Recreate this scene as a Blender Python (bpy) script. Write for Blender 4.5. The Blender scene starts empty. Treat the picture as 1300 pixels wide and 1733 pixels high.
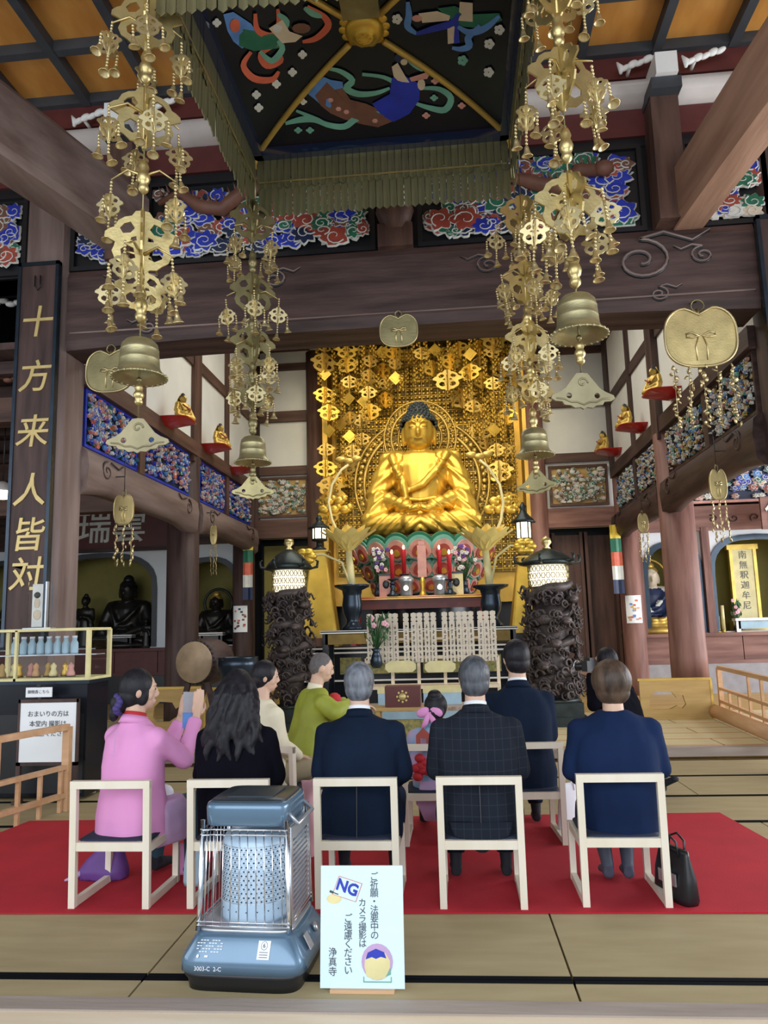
import bpy, math, random
from mathutils import Vector, Matrix, noise
from mathutils.geometry import tessellate_polygon
V = Vector
PI = math.pi
sc = bpy.context.scene
COL = sc.collection
R_ = random.Random(7)

# ---------------------------------------------------------------- camera
F, CX, CY, EYE = 1290.0, 650.0, 866.5, 1.45
_d = V((775 - CX, CY - 1058, F)).normalized()
_u = V((418 - CX, 8650.0, F)).normalized()
_u = (_u - _d * _u.dot(_d)).normalized()
_r = _u.cross(_d)
RX = V((_r.x, _d.x, _u.x)); RY = V((_r.y, _d.y, _u.y)); RF = V((_r.z, _d.z, _u.z))
cam_d = bpy.data.cameras.new('camera')
cam = bpy.data.objects.new('camera', cam_d); COL.objects.link(cam)
cam.matrix_world = Matrix(((RX.x, RY.x, -RF.x, 0), (RX.y, RY.y, -RF.y, 0), (RX.z, RY.z, -RF.z, EYE), (0, 0, 0, 1)))
cam_d.sensor_width = 36; cam_d.lens = F / 1733 * 36; cam_d.clip_end = 200
sc.camera = cam
def ray(px, py):
    return RX * (px - CX) + RY * (CY - py) + RF * F
def aty(px, py, Y):
    w = ray(px, py); w = w * (Y / w.y); return V((w.x, w.y, w.z + EYE))
def atz(px, py, Z=0.0):
    w = ray(px, py); w = w * ((Z - EYE) / w.z); return V((w.x, w.y, Z))
def atx(px, py, X):
    w = ray(px, py); w = w * (X / w.x); return V((w.x, w.y, w.z + EYE))

# ---------------------------------------------------------------- light
world = bpy.data.worlds.new('daylight'); sc.world = world; world.use_nodes = True
wn = world.node_tree.nodes['Background']; wn.inputs[0].default_value = (0.80, 0.89, 1.0, 1); wn.inputs[1].default_value = 0.92
sc.view_settings.view_transform = 'Standard'; sc.view_settings.look = 'None'
sc.view_settings.exposure = 0.25; sc.view_settings.gamma = 1.0
def area(name, loc, target, sx, sy, power, color):
    l = bpy.data.lights.new(name, 'AREA'); l.shape = 'RECTANGLE'; l.size = sx; l.size_y = sy; l.energy = power; l.color = color
    o = bpy.data.objects.new(name, l); COL.objects.link(o); o.location = loc
    o.rotation_euler = (V(target) - V(loc)).to_track_quat('-Z', 'Y').to_euler(); return o
def spot(name, loc, target, power, color, ang=60, rad=0.15, blend=0.5):
    l = bpy.data.lights.new(name, 'SPOT'); l.energy = power; l.color = color; l.spot_size = math.radians(ang); l.spot_blend = blend; l.shadow_soft_size = rad
    o = bpy.data.objects.new(name, l); COL.objects.link(o); o.location = loc
    o.rotation_euler = (V(target) - V(loc)).to_track_quat('-Z', 'Y').to_euler(); return o
def point(name, loc, power, color, rad=0.1):
    l = bpy.data.lights.new(name, 'POINT'); l.energy = power; l.color = color; l.shadow_soft_size = rad
    o = bpy.data.objects.new(name, l); COL.objects.link(o); o.location = loc; return o
area('front_doorway_light', (-0.5, -3.0, 3.4), (-0.5, 9, 2.5), 12, 5, 420, (0.92, 0.96, 1.0))
area('right_doorway_light', (9.3, 8.5, 2.6), (-1, 9.5, 2.0), 12, 3.8, 820, (0.95, 0.97, 1.0))
area('left_area_light', (-9.4, 3.0, 2.6), (0, 8, 2.5), 6, 3.8, 150, (0.95, 0.97, 1.0))  # weaker area light standing inside the closed left outer wall
area('nave_fill_light', (-0.5, 11.2, 7.1), (-0.5, 11.4, 0), 5, 3.5, 170, (1.0, 0.95, 0.84))  # added overhead fill to brighten the nave wall panels; no lamps hang there
spot('altar_spot_left', (-2.2, 9.2, 7.0), (-0.9, 14.6, 4.9), 250, (1.0, 0.80, 0.45), 62, 0.5)
spot('altar_spot_right', (1.1, 9.2, 7.0), (-0.4, 14.6, 4.9), 250, (1.0, 0.80, 0.45), 62, 0.5)
spot('altar_spot_low', (-0.6, 9.4, 5.6), (-0.6, 13.4, 2.2), 260, (1.0, 0.88, 0.70), 75)

# ---------------------------------------------------------------- materials
MATS = {}
def mat(name, col, rough=0.6, metal=0.0, var=0.12, scale=6.0, bump=0.0, bscale=40.0, stretch=None, emit=None, es=0.0,
        col2=None, spec=0.5, alpha=1.0, trans=0.0, coat=0.0, detail=4.0, sheen=0.0):
    m = bpy.data.materials.new(name); m.use_nodes = True
    nt = m.node_tree; b = nt.nodes['Principled BSDF']; L = nt.links
    b.inputs['Roughness'].default_value = rough; b.inputs['Metallic'].default_value = metal
    b.inputs['Specular IOR Level'].default_value = spec
    if coat: b.inputs['Coat Weight'].default_value = coat
    if trans: b.inputs['Transmission Weight'].default_value = trans
    if alpha < 1: b.inputs['Alpha'].default_value = alpha
    c = (*col, 1)
    tc = nt.nodes.new('ShaderNodeTexCoord'); mp = nt.nodes.new('ShaderNodeMapping')
    L.new(tc.outputs['Object'], mp.inputs[0])
    if stretch: mp.inputs['Scale'].default_value = stretch
    if var > 0 or col2:
        n = nt.nodes.new('ShaderNodeTexNoise'); n.inputs['Scale'].default_value = scale; n.inputs['Detail'].default_value = detail
        L.new(mp.outputs[0], n.inputs['Vector'])
        rp = nt.nodes.new('ShaderNodeValToRGB'); L.new(n.outputs['Fac'], rp.inputs[0])
        rp.color_ramp.elements[0].position = 0.32; rp.color_ramp.elements[1].position = 0.68
        c2 = col2 if col2 else tuple(min(1, x * (1 + var)) for x in col)
        c1 = col if col2 else tuple(x * (1 - var) for x in col)
        rp.color_ramp.elements[0].color = (*c1, 1); rp.color_ramp.elements[1].color = (*c2, 1)
        L.new(rp.outputs[0], b.inputs['Base Color'])
    else:
        b.inputs['Base Color'].default_value = c
    if bump > 0:
        n2 = nt.nodes.new('ShaderNodeTexNoise'); n2.inputs['Scale'].default_value = bscale; n2.inputs['Detail'].default_value = 3
        L.new(mp.outputs[0], n2.inputs['Vector'])
        bp = nt.nodes.new('ShaderNodeBump'); bp.inputs['Strength'].default_value = bump; bp.inputs['Distance'].default_value = 0.01
        L.new(n2.outputs['Fac'], bp.inputs['Height']); L.new(bp.outputs[0], b.inputs['Normal'])
    if emit:
        b.inputs['Emission Color'].default_value = (*emit, 1); b.inputs['Emission Strength'].default_value = es
    MATS[name] = m
    return m
def wood(name, col, col2, axis='z', rough=0.55, fine=9.0, bump=0.25):
    s = {'x': (0.12, 1, 1), 'y': (1, 0.12, 1), 'z': (1, 1, 0.12)}[axis]
    return mat(name, col, rough, 0, 0, fine, bump, fine * 5, s, col2=col2, detail=8, spec=0.35)
M = MATS
for ax in 'xyz':
    wood('dark_' + ax, (0.034, 0.019, 0.017), (0.095, 0.056, 0.050), ax)
    wood('grey_' + ax, (0.13, 0.085, 0.075), (0.28, 0.21, 0.19), ax, fine=5, bump=0.5)
    wood('brown_' + ax, (0.060, 0.030, 0.024), (0.140, 0.076, 0.056), ax)
    wood('sill_' + ax, (0.30, 0.25, 0.215), (0.42, 0.36, 0.315), ax)
    wood('red_' + ax, (0.15, 0.068, 0.055), (0.30, 0.155, 0.125), ax)
    wood('tie_' + ax, (0.27, 0.15, 0.10), (0.46, 0.28, 0.20), ax, fine=5, bump=.4)
    wood('pale_' + ax, (0.72, 0.58, 0.40), (0.86, 0.75, 0.58), ax, rough=0.45, bump=0.05)
    wood('rail_' + ax, (0.52, 0.30, 0.15), (0.68, 0.43, 0.25), ax, rough=0.5)
    wood('gold_wood_' + ax, (0.42, 0.27, 0.09), (0.56, 0.38, 0.15), ax)
mat('orange_ply', (0.50, 0.20, 0.035), 0.35, 0, 0, 3, 0.05, 20, (1, 0.3, 1), col2=(0.75, 0.37, 0.09), spec=0.5)
mat('slate', (0.045, 0.052, 0.062), 0.5)
mat('black', (0.012, 0.013, 0.016), 0.35)
mat('lacquer', (0.006, 0.008, 0.014), 0.25, var=0, spec=.35)
mat('navy_lacquer', (0.012, 0.020, 0.055), 0.15, coat=0.6, var=0)
mat('maroon', (0.105, 0.022, 0.020), 0.5)
mat('redlac', (0.48, 0.02, 0.015), 0.3, coat=0.4)
mat('plaster', (0.76, 0.77, 0.73), 0.85, var=0.05, scale=2)
mat('plaster_blue', (0.74, 0.79, 0.84), 0.85, var=0.04, scale=2)
mat('cornice', (0.55, 0.50, 0.47), 0.7, var=0.12, scale=2.5)
mat('white', (0.85, 0.85, 0.83), 0.5, var=0.03)
mat('tatami', (0.37, 0.30, 0.165), 0.6, 0, 0, 2.0, 0.12, 160, (1, 5, 1), col2=(0.43, 0.355, 0.205), detail=6, spec=0.3)
mat('goza', (0.56, 0.47, 0.25), 0.7, 0, 0, 4, 0.2, 60, (0.3, 10, 1), col2=(0.68, 0.60, 0.36), detail=6)
mat('heri', (0.004, 0.005, 0.007), 0.9, spec=.1)
mat('felt', (0.43, 0.008, 0.022), 0.95, var=0.10, scale=3, bump=0.2, bscale=200, sheen=0.3)
mat('gold', (0.72, 0.47, 0.075), 0.40, 0.72, 0.18, 3)
mat('gold_flower', (0.92, 0.72, 0.24), 0.45, 0.15, 0.12, 3)
mat('brass_mid', (0.27, 0.235, 0.135), 0.5, 0.45, 0.2, 5, .1, 40)
mat('bell_brass', (0.42, 0.37, 0.20), 0.42, 0.75, 0.22, 7, .1, 50, (1, 1, 3))
mat('plinth_grey', (0.30, 0.29, 0.31), 0.7)
mat('gold_dull', (0.60, 0.41, 0.10), 0.45, 0.65, 0.25, 4, 0.15, 30)
mat('gold_leaf', (0.72, 0.46, 0.10), 0.45, 0.75, 0.2, 2)
mat('gold_paint', (0.62, 0.42, 0.10), 0.45, 0.5, 0.1)
mat('brass', (0.60, 0.48, 0.22), 0.36, 0.88, 0.22, 5, 0.1, 60)
mat('brass_pale', (0.60, 0.50, 0.27), 0.34, 0.8, 0.15, 5)
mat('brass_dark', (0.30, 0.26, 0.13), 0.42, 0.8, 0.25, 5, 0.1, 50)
mat('brass_fringe', (0.20, 0.19, 0.10), 0.42, 0.7, 0.35, 14, 0.1, 50, (1, 1, 0.15))
mat('bronze', (0.035, 0.045, 0.045), 0.38, 0.75, 0.3, 6, 0.15, 40)
mat('bronze_blue', (0.030, 0.045, 0.065), 0.25, 0.6, 0.15, 6)
mat('carved_wood', (0.030, 0.022, 0.022), 0.5, 0, 0, 8, 0.3, 30, col2=(0.10, 0.075, 0.07))
mat('statue_dark', (0.020, 0.018, 0.016), 0.35, 0.3, 0.4, 8)
mat('olive', (0.23, 0.20, 0.055), 0.8, var=0.06)
mat('c_blue', (0.015, 0.035, 0.42), 0.5, var=0.2)
mat('c_lblue', (0.10, 0.26, 0.62), 0.5, var=0.2)
mat('c_green', (0.015, 0.15, 0.085), 0.5, var=0.2)
mat('c_teal', (0.16, 0.42, 0.33), 0.5, var=0.15)
mat('c_red', (0.34, 0.06, 0.04), 0.5, var=0.2)
mat('c_orange', (0.62, 0.13, 0.07), 0.5, var=0.15)
mat('c_brown', (0.17, 0.075, 0.05), 0.55, var=0.2)
mat('c_pink', (0.60, 0.30, 0.25), 0.5, var=0.2)
mat('c_white', (0.66, 0.68, 0.64), 0.5, var=0.1)
mat('c_navy', (0.010, 0.022, 0.075), 0.5, var=0.2)
mat('c_skin', (0.66, 0.56, 0.42), 0.5, var=0.1)
mat('glass', (1, 1, 1), 0.02, var=0, trans=1.0)
MATS['glass'].node_tree.nodes['Principled BSDF'].inputs['IOR'].default_value = 1.1
mat('paper', (0.86, 0.90, 0.92), 0.7, var=0.02)
mat('skin', (0.62, 0.40, 0.29), 0.5, var=0.06, spec=0.4)
mat('gildtext', (0.62, 0.48, 0.20), 0.45, 0.4, 0.1)
mat('stone', (0.42, 0.41, 0.38), 0.9, var=0.1)

# ---------------------------------------------------------------- mesh builder
class MB:
    def __init__(s): s.v = []; s.f = []; s.m = []; s.sm = []; s.cur = 0
    def add(s, vs, fs, mi=None, smooth=False):
        o = len(s.v); s.v.extend(tuple(p) for p in vs)
        mi = s.cur if mi is None else mi
        for f in fs: s.f.append(tuple(i + o for i in f)); s.m.append(mi); s.sm.append(smooth)
    def box(s, x0, x1, y0, y1, z0, z1, mi=None):
        s.obox(((x0 + x1) / 2, (y0 + y1) / 2, (z0 + z1) / 2), (abs(x1 - x0), abs(y1 - y0), abs(z1 - z0)), None, mi)
    def obox(s, c, d, rot=None, mi=None):
        c = V(c); h = V(d) / 2
        vs = [V((a * h.x, b * h.y, e * h.z)) for a in (-1, 1) for b in (-1, 1) for e in (-1, 1)]
        if rot is not None: vs = [rot @ p for p in vs]
        s.add([p + c for p in vs], [(0, 1, 3, 2), (4, 6, 7, 5), (0, 4, 5, 1), (2, 3, 7, 6), (0, 2, 6, 4), (1, 5, 7, 3)], mi)
    def bar(s, p0, p1, w, h=None, up=(0, 0, 1), mi=None):
        p0 = V(p0); p1 = V(p1); h = h or w; d = p1 - p0
        y = d.normalized(); x = y.cross(V(up))
        if x.length < 1e-4: x = V((1, 0, 0))
        x.normalize(); z = x.cross(y)
        rot = Matrix((x, y, z)).transposed()
        s.obox((p0 + p1) / 2, (w, d.length, h), rot, mi)
    def tube(s, pts, rad, n=8, mi=None, closed=False, flat=1.0, cap=True, smooth=True):
        pts = [V(p) for p in pts]; N = len(pts)
        if not hasattr(rad, '__len__'): rad = [rad] * N
        fr = []; pu = None
        for i in range(N):
            if closed: t = pts[(i + 1) % N] - pts[i - 1]
            else: t = pts[min(i + 1, N - 1)] - pts[max(i - 1, 0)]
            if t.length < 1e-9: t = V((0, 0, 1))
            t.normalize()
            if pu is None: pu = V((0, 0, 1)) if abs(t.z) < 0.9 else V((0, 1, 0))
            x = pu.cross(t)
            if x.length < 1e-5: x = V((1, 0, 0)).cross(t)
            x.normalize(); y = t.cross(x); pu = y
            fr.append((x, y))
        vs = []
        for i in range(N):
            for k in range(n):
                a = 2 * PI * k / n
                vs.append(pts[i] + fr[i][0] * (math.cos(a) * rad[i]) + fr[i][1] * (math.sin(a) * rad[i] * flat))
        fs = []
        for i in range(N if closed else N - 1):
            j = (i + 1) % N
            for k in range(n):
                l = (k + 1) % n; fs.append((i * n + k, i * n + l, j * n + l, j * n + k))
        if cap and not closed:
            fs.append(tuple(range(n - 1, -1, -1))); fs.append(tuple((N - 1) * n + k for k in range(n)))
        s.add(vs, fs, mi, smooth)
    def cyl(s, p0, p1, r0, r1=None, n=12, mi=None, smooth=True):
        s.tube([p0, p1], [r0, r0 if r1 is None else r1], n, mi, smooth=smooth)
    def ell(s, c, r, u=12, v=8, rot=None, mi=None):
        if not hasattr(r, '__len__'): r = (r, r, r)
        c = V(c); vs = []
        for i in range(1, v):
            th = PI * i / v
            for k in range(u):
                a = 2 * PI * k / u
                vs.append(V((r[0] * math.sin(th) * math.cos(a), r[1] * math.sin(th) * math.sin(a), r[2] * math.cos(th))))
        vs.append(V((0, 0, r[2]))); vs.append(V((0, 0, -r[2])))
        if rot is not None: vs = [rot @ p for p in vs]
        fs = []
        for i in range(v - 2):
            for k in range(u):
                l = (k + 1) % u; fs.append((i * u + k, (i + 1) * u + k, (i + 1) * u + l, i * u + l))
        T = (v - 1) * u
        for k in range(u):
            l = (k + 1) % u; fs.append((T, k, l)); fs.append((T + 1, (v - 2) * u + l, (v - 2) * u + k))
        s.add([p + c for p in vs], fs, mi, True)
    def lathe(s, prof, c=(0, 0, 0), n=20, mi=None, rot=None, smooth=True, sy=1.0):
        c = V(c); vs = []
        for r, z in prof:
            for k in range(n):
                a = 2 * PI * k / n; p = V((r * math.cos(a), r * math.sin(a) * sy, z))
                vs.append((rot @ p if rot is not None else p) + c)
        fs = []
        for i in range(len(prof) - 1):
            for k in range(n):
                l = (k + 1) % n; fs.append((i * n + k, i * n + l, (i + 1) * n + l, (i + 1) * n + k))
        fs.append(tuple(range(n - 1, -1, -1))); fs.append(tuple((len(prof) - 1) * n + k for k in range(n)))
        s.add(vs, fs, mi, smooth)
    def loft(s, rings, n=20, mi=None, p=2.0, smooth=True):
        # rings: (cx, cy, cz, rx, ry) horizontal super-ellipses
        vs = []
        for (cx, cy, cz, rx, ry) in rings:
            for k in range(n):
                a = 2 * PI * k / n; ca, sa = math.cos(a), math.sin(a)
                vs.append((cx + rx * math.copysign(abs(ca) ** (2 / p), ca), cy + ry * math.copysign(abs(sa) ** (2 / p), sa), cz))
        fs = []
        for i in range(len(rings) - 1):
            for k in range(n):
                l = (k + 1) % n; fs.append((i * n + k, i * n + l, (i + 1) * n + l, (i + 1) * n + k))
        fs.append(tuple(range(n - 1, -1, -1))); fs.append(tuple((len(rings) - 1) * n + k for k in range(n)))
        s.add(vs, fs, mi, smooth)
    def plate(s, outline, holes=(), t=0.02, mat4=None, mi=None, mis=None):
        # outline in local x,z ; thickness along y
        loops = [list(outline)] + [list(h) for h in holes]
        tri = tessellate_polygon([[V((a, b, 0)) for a, b in l] for l in loops])
        flat = [p for l in loops for p in l]; N = len(flat)
        vs = [V((a, -t / 2, b)) for a, b in flat] + [V((a, t / 2, b)) for a, b in flat]
        if mat4 is not None: vs = [mat4 @ p for p in vs]
        fs = [tuple(t_) for t_ in tri] + [tuple(i + N for i in reversed(t_)) for t_ in tri]
        o = 0; sd = []
        for l in loops:
            k = len(l)
            for i in range(k):
                j = (i + 1) % k; sd.append((o + i, o + j, o + j + N, o + i + N))
            o += k
        s.add(vs, fs, mi); s.add(vs, sd, mi if mis is None else mis)
    def build(s, name, mats, parent=None, link=True):
        me = bpy.data.meshes.new(name); me.from_pydata(s.v, [], s.f)
        if not isinstance(mats, (list, tuple)): mats = [mats]
        for m in mats: me.materials.append(M[m] if isinstance(m, str) else m)
        me.polygons.foreach_set('material_index', [min(x, len(mats) - 1) for x in s.m])
        me.polygons.foreach_set('use_smooth', s.sm)
        me.update()
        import bmesh
        bm = bmesh.new(); bm.from_mesh(me); bmesh.ops.recalc_face_normals(bm, faces=bm.faces); bm.to_mesh(me); bm.free()
        if not link: return me
        return mk(name, me, parent)
def mk(name, me, parent=None, loc=None, rot=None):
    o = bpy.data.objects.new(name, me); COL.objects.link(o)
    if parent is not None: o.parent = parent
    if loc is not None: o.location = loc
    if rot is not None: o.rotation_euler = rot
    return o
def thing(name, label, cat, loc=(0, 0, 0), rz=0.0, group=None):
    o = bpy.data.objects.new(name, None); COL.objects.link(o); o.location = loc; o.rotation_euler = (0, 0, rz)
    o.empty_display_size = 0.1
    return tag(o, label, cat, group)
def tag(o, label, cat, group=None):
    o['label'] = label; o['category'] = cat
    if group: o['group'] = group
    return o
def struct(name, mb, m, parent=None):
    o = mb.build(name, m, parent)
    if parent is None: o['kind'] = 'structure'
    return o
def stuff(o): o['kind'] = 'stuff'; return o
KIDS = {}
def kids(o): return [c for c in bpy.data.objects if c.parent == o]
def dup(root, loc, rz=None, label=None, group=None, scale=None):
    r = root.copy(); COL.objects.link(r); r.location = loc
    if rz is not None: r.rotation_euler = (0, 0, rz)
    if scale: r.scale = (scale,) * 3
    if label: r['label'] = label
    if group: r['group'] = group
    def rec(a, b):
        for ch in kids(a):
            if ch == b: continue
            c = ch.copy(); COL.objects.link(c); c.parent = b; rec(ch, c)
    rec(root, r); return r
def arc(cx, cz, r, a0, a1, n=12, rz=None):
    rz = rz or r
    return [(cx + r * math.cos(a0 + (a1 - a0) * i / n), cz + rz * math.sin(a0 + (a1 - a0) * i / n)) for i in range(n + 1)]
def spiral(cx, cz, r, turns=1.4, a0=0.0, n=18, sgn=1, sq=1.0):
    out = []
    for i in range(n + 1):
        t = i / n; a = a0 + sgn * turns * 2 * PI * t; q = r * (1 - 0.85 * t)
        out.append((cx + q * math.cos(a), cz + q * math.sin(a) * sq))
    return out
TSC = bpy.data.scenes.new('workbench')
def evalmesh(o):
    vl = TSC.view_layers[0]; vl.update(); dg = vl.depsgraph
    return bpy.data.meshes.new_from_object(o.evaluated_get(dg))
def text_mesh(txt, size, depth=0.004, align='CENTER', shear=0.0, bold=0.0):
    c = bpy.data.curves.new('t', 'FONT'); c.body = txt; c.size = size; c.extrude = depth; c.align_x = align; c.align_y = 'CENTER'
    c.shear = shear; c.offset = bold; c.resolution_u = 3
    o = bpy.data.objects.new('t', c); TSC.collection.objects.link(o)
    me = evalmesh(o)
    bpy.data.objects.remove(o); bpy.data.curves.remove(c)
    return me
def text_into(mb, txt, size, pos, rot=None, mi=0, depth=0.003, shear=0.0, bold=0.0, align='CENTER'):
    """lettering stands in the local xz plane, facing -y"""
    me = text_mesh(txt, size, depth, align, shear, bold)
    B = Matrix.Rotation(PI / 2, 3, 'X'); pos = V(pos)
    vs = []
    for v in me.vertices:
        p = B @ v.co
        if rot is not None: p = rot @ p
        vs.append(p + pos)
    mb.add(vs, [tuple(p.vertices) for p in me.polygons], mi)
    bpy.data.meshes.remove(me)
def remesh(mb, voxel, smooth=3, fold=0.0, fscale=9.0, seed=0):
    me = mb.build('tmp', ['skin'], link=False)
    o = bpy.data.objects.new('tmp', me); TSC.collection.objects.link(o)
    m = o.modifiers.new('r', 'REMESH'); m.mode = 'VOXEL'; m.voxel_size = voxel; m.use_smooth_shade = True
    if smooth:
        s = o.modifiers.new('s', 'SMOOTH'); s.iterations = smooth; s.factor = 0.6
    out = evalmesh(o)
    bpy.data.objects.remove(o); bpy.data.meshes.remove(me)
    if fold:
        nr = [v.normal.copy() for v in out.vertices]
        for v, n in zip(out.vertices, nr):
            p = v.co
            a = noise.noise(V((p.x * fscale + seed, p.y * fscale, p.z * fscale * 0.35 + 0.6 * p.x * fscale)))
            b = 1 - abs(noise.noise(V((p.x * fscale * 1.1, p.y * fscale + seed, p.z * fscale * 0.8 + 3)))) * 2
            v.co = p + n * fold * (0.7 * a + 0.35 * b)
    out.materials.clear()
    return out
def setmats(me, mats, fn=None):
    for m in mats: me.materials.append(M[m] if isinstance(m, str) else m)
    idx = [0] * len(me.polygons)
    if fn:
        for i, p in enumerate(me.polygons): idx[i] = fn(p.center)
        me.polygons.foreach_set('material_index', idx)
    me.polygons.foreach_set('use_smooth', [True] * len(me.polygons))
    return me
# ================================================================ SETTING
FR = math.radians(0.9)
# ---- floor with single tatami mats
mb = MB(); mb.box(-11, 10, 3.20, 16.4, -0.10, -0.035)
floor = struct('floor', mb, 'gold_wood_x')
mm = MB(); mm.box(-0.895, 0.895, -0.415, 0.415, -0.035, 0.0); mat_me = mm.build('tatami_mat', 'tatami', link=False)
hm = MB()
for s in (-1, 1): hm.box(-0.8952, 0.8952, s * 0.4155, s * 0.387, -0.034, 0.0012)
her_me = hm.build('cloth_border', 'heri', link=False)
rot_f = Matrix.Rotation(FR, 3, 'Z')
rows = [3.84 + 0.84 * k for k in range(6)]
for ri, yy in enumerate(rows + [2.99]):
    off = [0.32, -0.55, 0.25, -0.6, 0.1, -0.4, 0.30][ri]
    for k in range(-5, 5):
        c = rot_f @ V((off + 0.895 + 1.80 * k + 0.15, yy, 0))
        if c.x < -9.5 or c.x > 8.6: continue
        if yy < 3.2:
            continue
        o = mk('tatami_mat', mat_me, floor, c, (0, 0, FR)); mk('cloth_border', her_me, o)
# half row by the sill
hmat = MB(); hmat.box(-0.895, 0.895, -0.09, 0.09, -0.035, 0.0); hme = hmat.build('tatami_mat', 'tatami', link=False)
hb = MB(); hb.box(-0.8952, 0.8952, 0.0905, 0.062, -0.034, 0.0012); hbe = hb.build('cloth_border', 'heri', link=False)
for k in range(-5, 5):
    c = rot_f @ V((0.32 + 0.895 + 1.80 * k + 0.15, 3.325, 0)); o = mk('tatami_mat', hme, floor, c, (0, 0, FR)); mk('cloth_border', hbe, o)
# sill (threshold) at the bottom of the picture
mb = MB(); mb.obox((-0.4, 3.172, -0.02), (19, 0.105, 0.05), rot_f); o = struct('trim_1', mb, 'sill_x')
mb = MB(); mb.obox((-0.4, 2.955, -0.03), (19, 0.33, 0.055), rot_f); o = struct('trim_2', mb, 'pale_x')
mb = MB(); mb.box(-40, 40, -40, 2.75, -0.55, -0.5); g = struct('ground', mb, 'stone')
# platform beyond the lay seats
mb = MB(); mb.obox((0, 8.72, 0.045), (17.5, 0.14, 0.09), rot_f)
struct('trim_3', mb, 'sill_x')
inner = MB(); inner.box(-10, 9, 8.8, 15.9, -0.03, 0.085); plat = struct('floor_inner', inner, 'gold_wood_x')
mm = MB(); mm.box(-0.9, 0.9, -0.225, 0.225, 0, 0.012); gz = mm.build('straw_mat', 'goza', link=False)
hm = MB()
for s in (-1, 1): hm.box(-0.9, 0.9, s * 0.226, s * 0.205, 0, 0.0135)
gzh = hm.build('mat_edge', 'rail_x', link=False)
for r in range(7):
    for k in range(9):
        x = -7.2 + k * 1.82 + (0.9 if r % 2 else 0)
        if x > 8: continue
        o = mk('straw_mat', gz, plat, (x, 9.06 + 0.46 * r, 0.085)); mk('mat_edge', gzh, o)

# ---- columns
def round_col(name, x, y, r, z0, z1, m, lean=0):
    b = MB(); b.lathe([(r * 1.02, z0), (r * 1.02, z0 + 0.3), (r, z0 + 0.5), (r * 0.97, z1)], (x, y, 0), 28)
    o = struct(name, b, m); return o
NF, N2, N3, NB = 7.6, 11.5, 15.0, 15.45
XL, XR = -4.22, 3.28
def sq_col(name, x, y, w, z0, z1, m):
    b = MB(); c = 0.05; h = w / 2
    pr = [(-h + c, -h), (h - c, -h), (h, -h + c), (h, h - c), (h - c, h), (-h + c, h), (-h, h - c), (-h, -h + c)]
    vs = [(x + a, y + d, z) for z in (z0, z1) for a, d in pr]
    b.add(vs, [(i, (i + 1) % 8, (i + 1) % 8 + 8, i + 8) for i in range(8)] + [tuple(range(8)), tuple(range(15, 7, -1))])
    return struct(name, b, m)
sq_col('column_front_left', XL - 0.05, NF, 0.5, 0, 7.2, 'grey_z')
sq_col('column_front_right', XR + 0.12, NF, 0.5, 0, 7.2, 'dark_z')
round_col('column_middle_left', XL, N2, 0.25, 0.08, 4.2, 'dark_z')
round_col('column_middle_right', XR, N2, 0.25, 0.62, 4.2, 'red_z')
round_col('column_rear_left', XL - 0.02, N3, 0.22, 0.08, 7.2, 'dark_z')
round_col('column_rear_right', XR + 0.02, N3 - 0.1, 0.21, 0.08, 4.4, 'red_z')
for nm, x in (('column_upper_left', XL + 0.02), ('column_upper_right', XR - 0.02)):
    b = MB(); b.box(x - 0.2, x + 0.2, N2 - 0.17, N2 + 0.17, 4.1, 7.2); struct(nm, b, 'brown_z' if x < 0 else 'dark_z')
for nm, x in (('column_corner_right', XR - 0.02),):
    b = MB(); b.box(x - 0.14, x + 0.2, N3 - 0.15, N3 + 0.2, 4.3, 7.2); struct(nm, b, 'dark_z')

# ---- carved cloud panels
def cloud_field(mb, w, h, n, pal, rng, smin, smax, tube=0.012, white=0, fig=0.0, depth=0.03, rim=.87):
    """mb in local xz plane facing -y; puffs: coloured lobes with a pale raised spiral rim"""
    for i in range(n):
        if fig: white = rng.choice(pal)
        r = rng.uniform(smin, smax); x = rng.uniform(r * 0.7, w - r * 0.7); z = rng.uniform(r * 0.5, h - r * 0.5)
        c = rng.choice(pal); dy = -rng.uniform(0.2, 1) * depth
        k = rng.randint(5, 8); a0 = rng.uniform(0, 6)
        sq = rng.uniform(0.6, 0.9)
        pts = []
        for j in range(k * 4):
            a = a0 + 2 * PI * j / (k * 4); q = r * (0.86 + 0.16 * math.cos(j * PI / 2))
            px = min(max(x + q * math.cos(a), 0.005), w - 0.005); pz = min(max(z + q * math.sin(a) * sq, 0.005), h - 0.005)
            pts.append((px, pz))
        N = len(pts)
        vs = [(a, dy, b) for a, b in pts] + [(x + (a - x) * rim, dy - depth * 0.5, z + (b - z) * rim) for a, b in pts] + [(x, dy - depth * 0.6, z)]
        fs = [(j, (j + 1) % N, (j + 1) % N + N, j + N) for j in range(N)]
        mb.add(vs, fs, white); mb.add(vs, [(j + N, (j + 1) % N + N, 2 * N) for j in range(N)], c)
        sp = spiral(x, z, r * 0.62, rng.uniform(0.9, 1.4), a0, 11, rng.choice((-1, 1)), sq)
        sp = [(min(max(a, 0.01), w - 0.01), min(max(b, 0.01), h - 0.01)) for a, b in sp]
        mb.tube([(a, dy - depth * 0.62, b) for a, b in sp], [tube * (1 - 0.6 * q / 11) for q in range(12)], 4, white, cap=False)
def place(o, loc, rz=0):
    o.location = loc; o.rotation_euler = (0, 0, rz); return o
PAL = ['c_white', 'c_blue', 'c_lblue', 'c_green', 'c_red', 'c_brown', 'c_navy', 'c_pink', 'c_teal', 'c_skin', 'black', 'gold_dull', 'c_orange']
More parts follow.
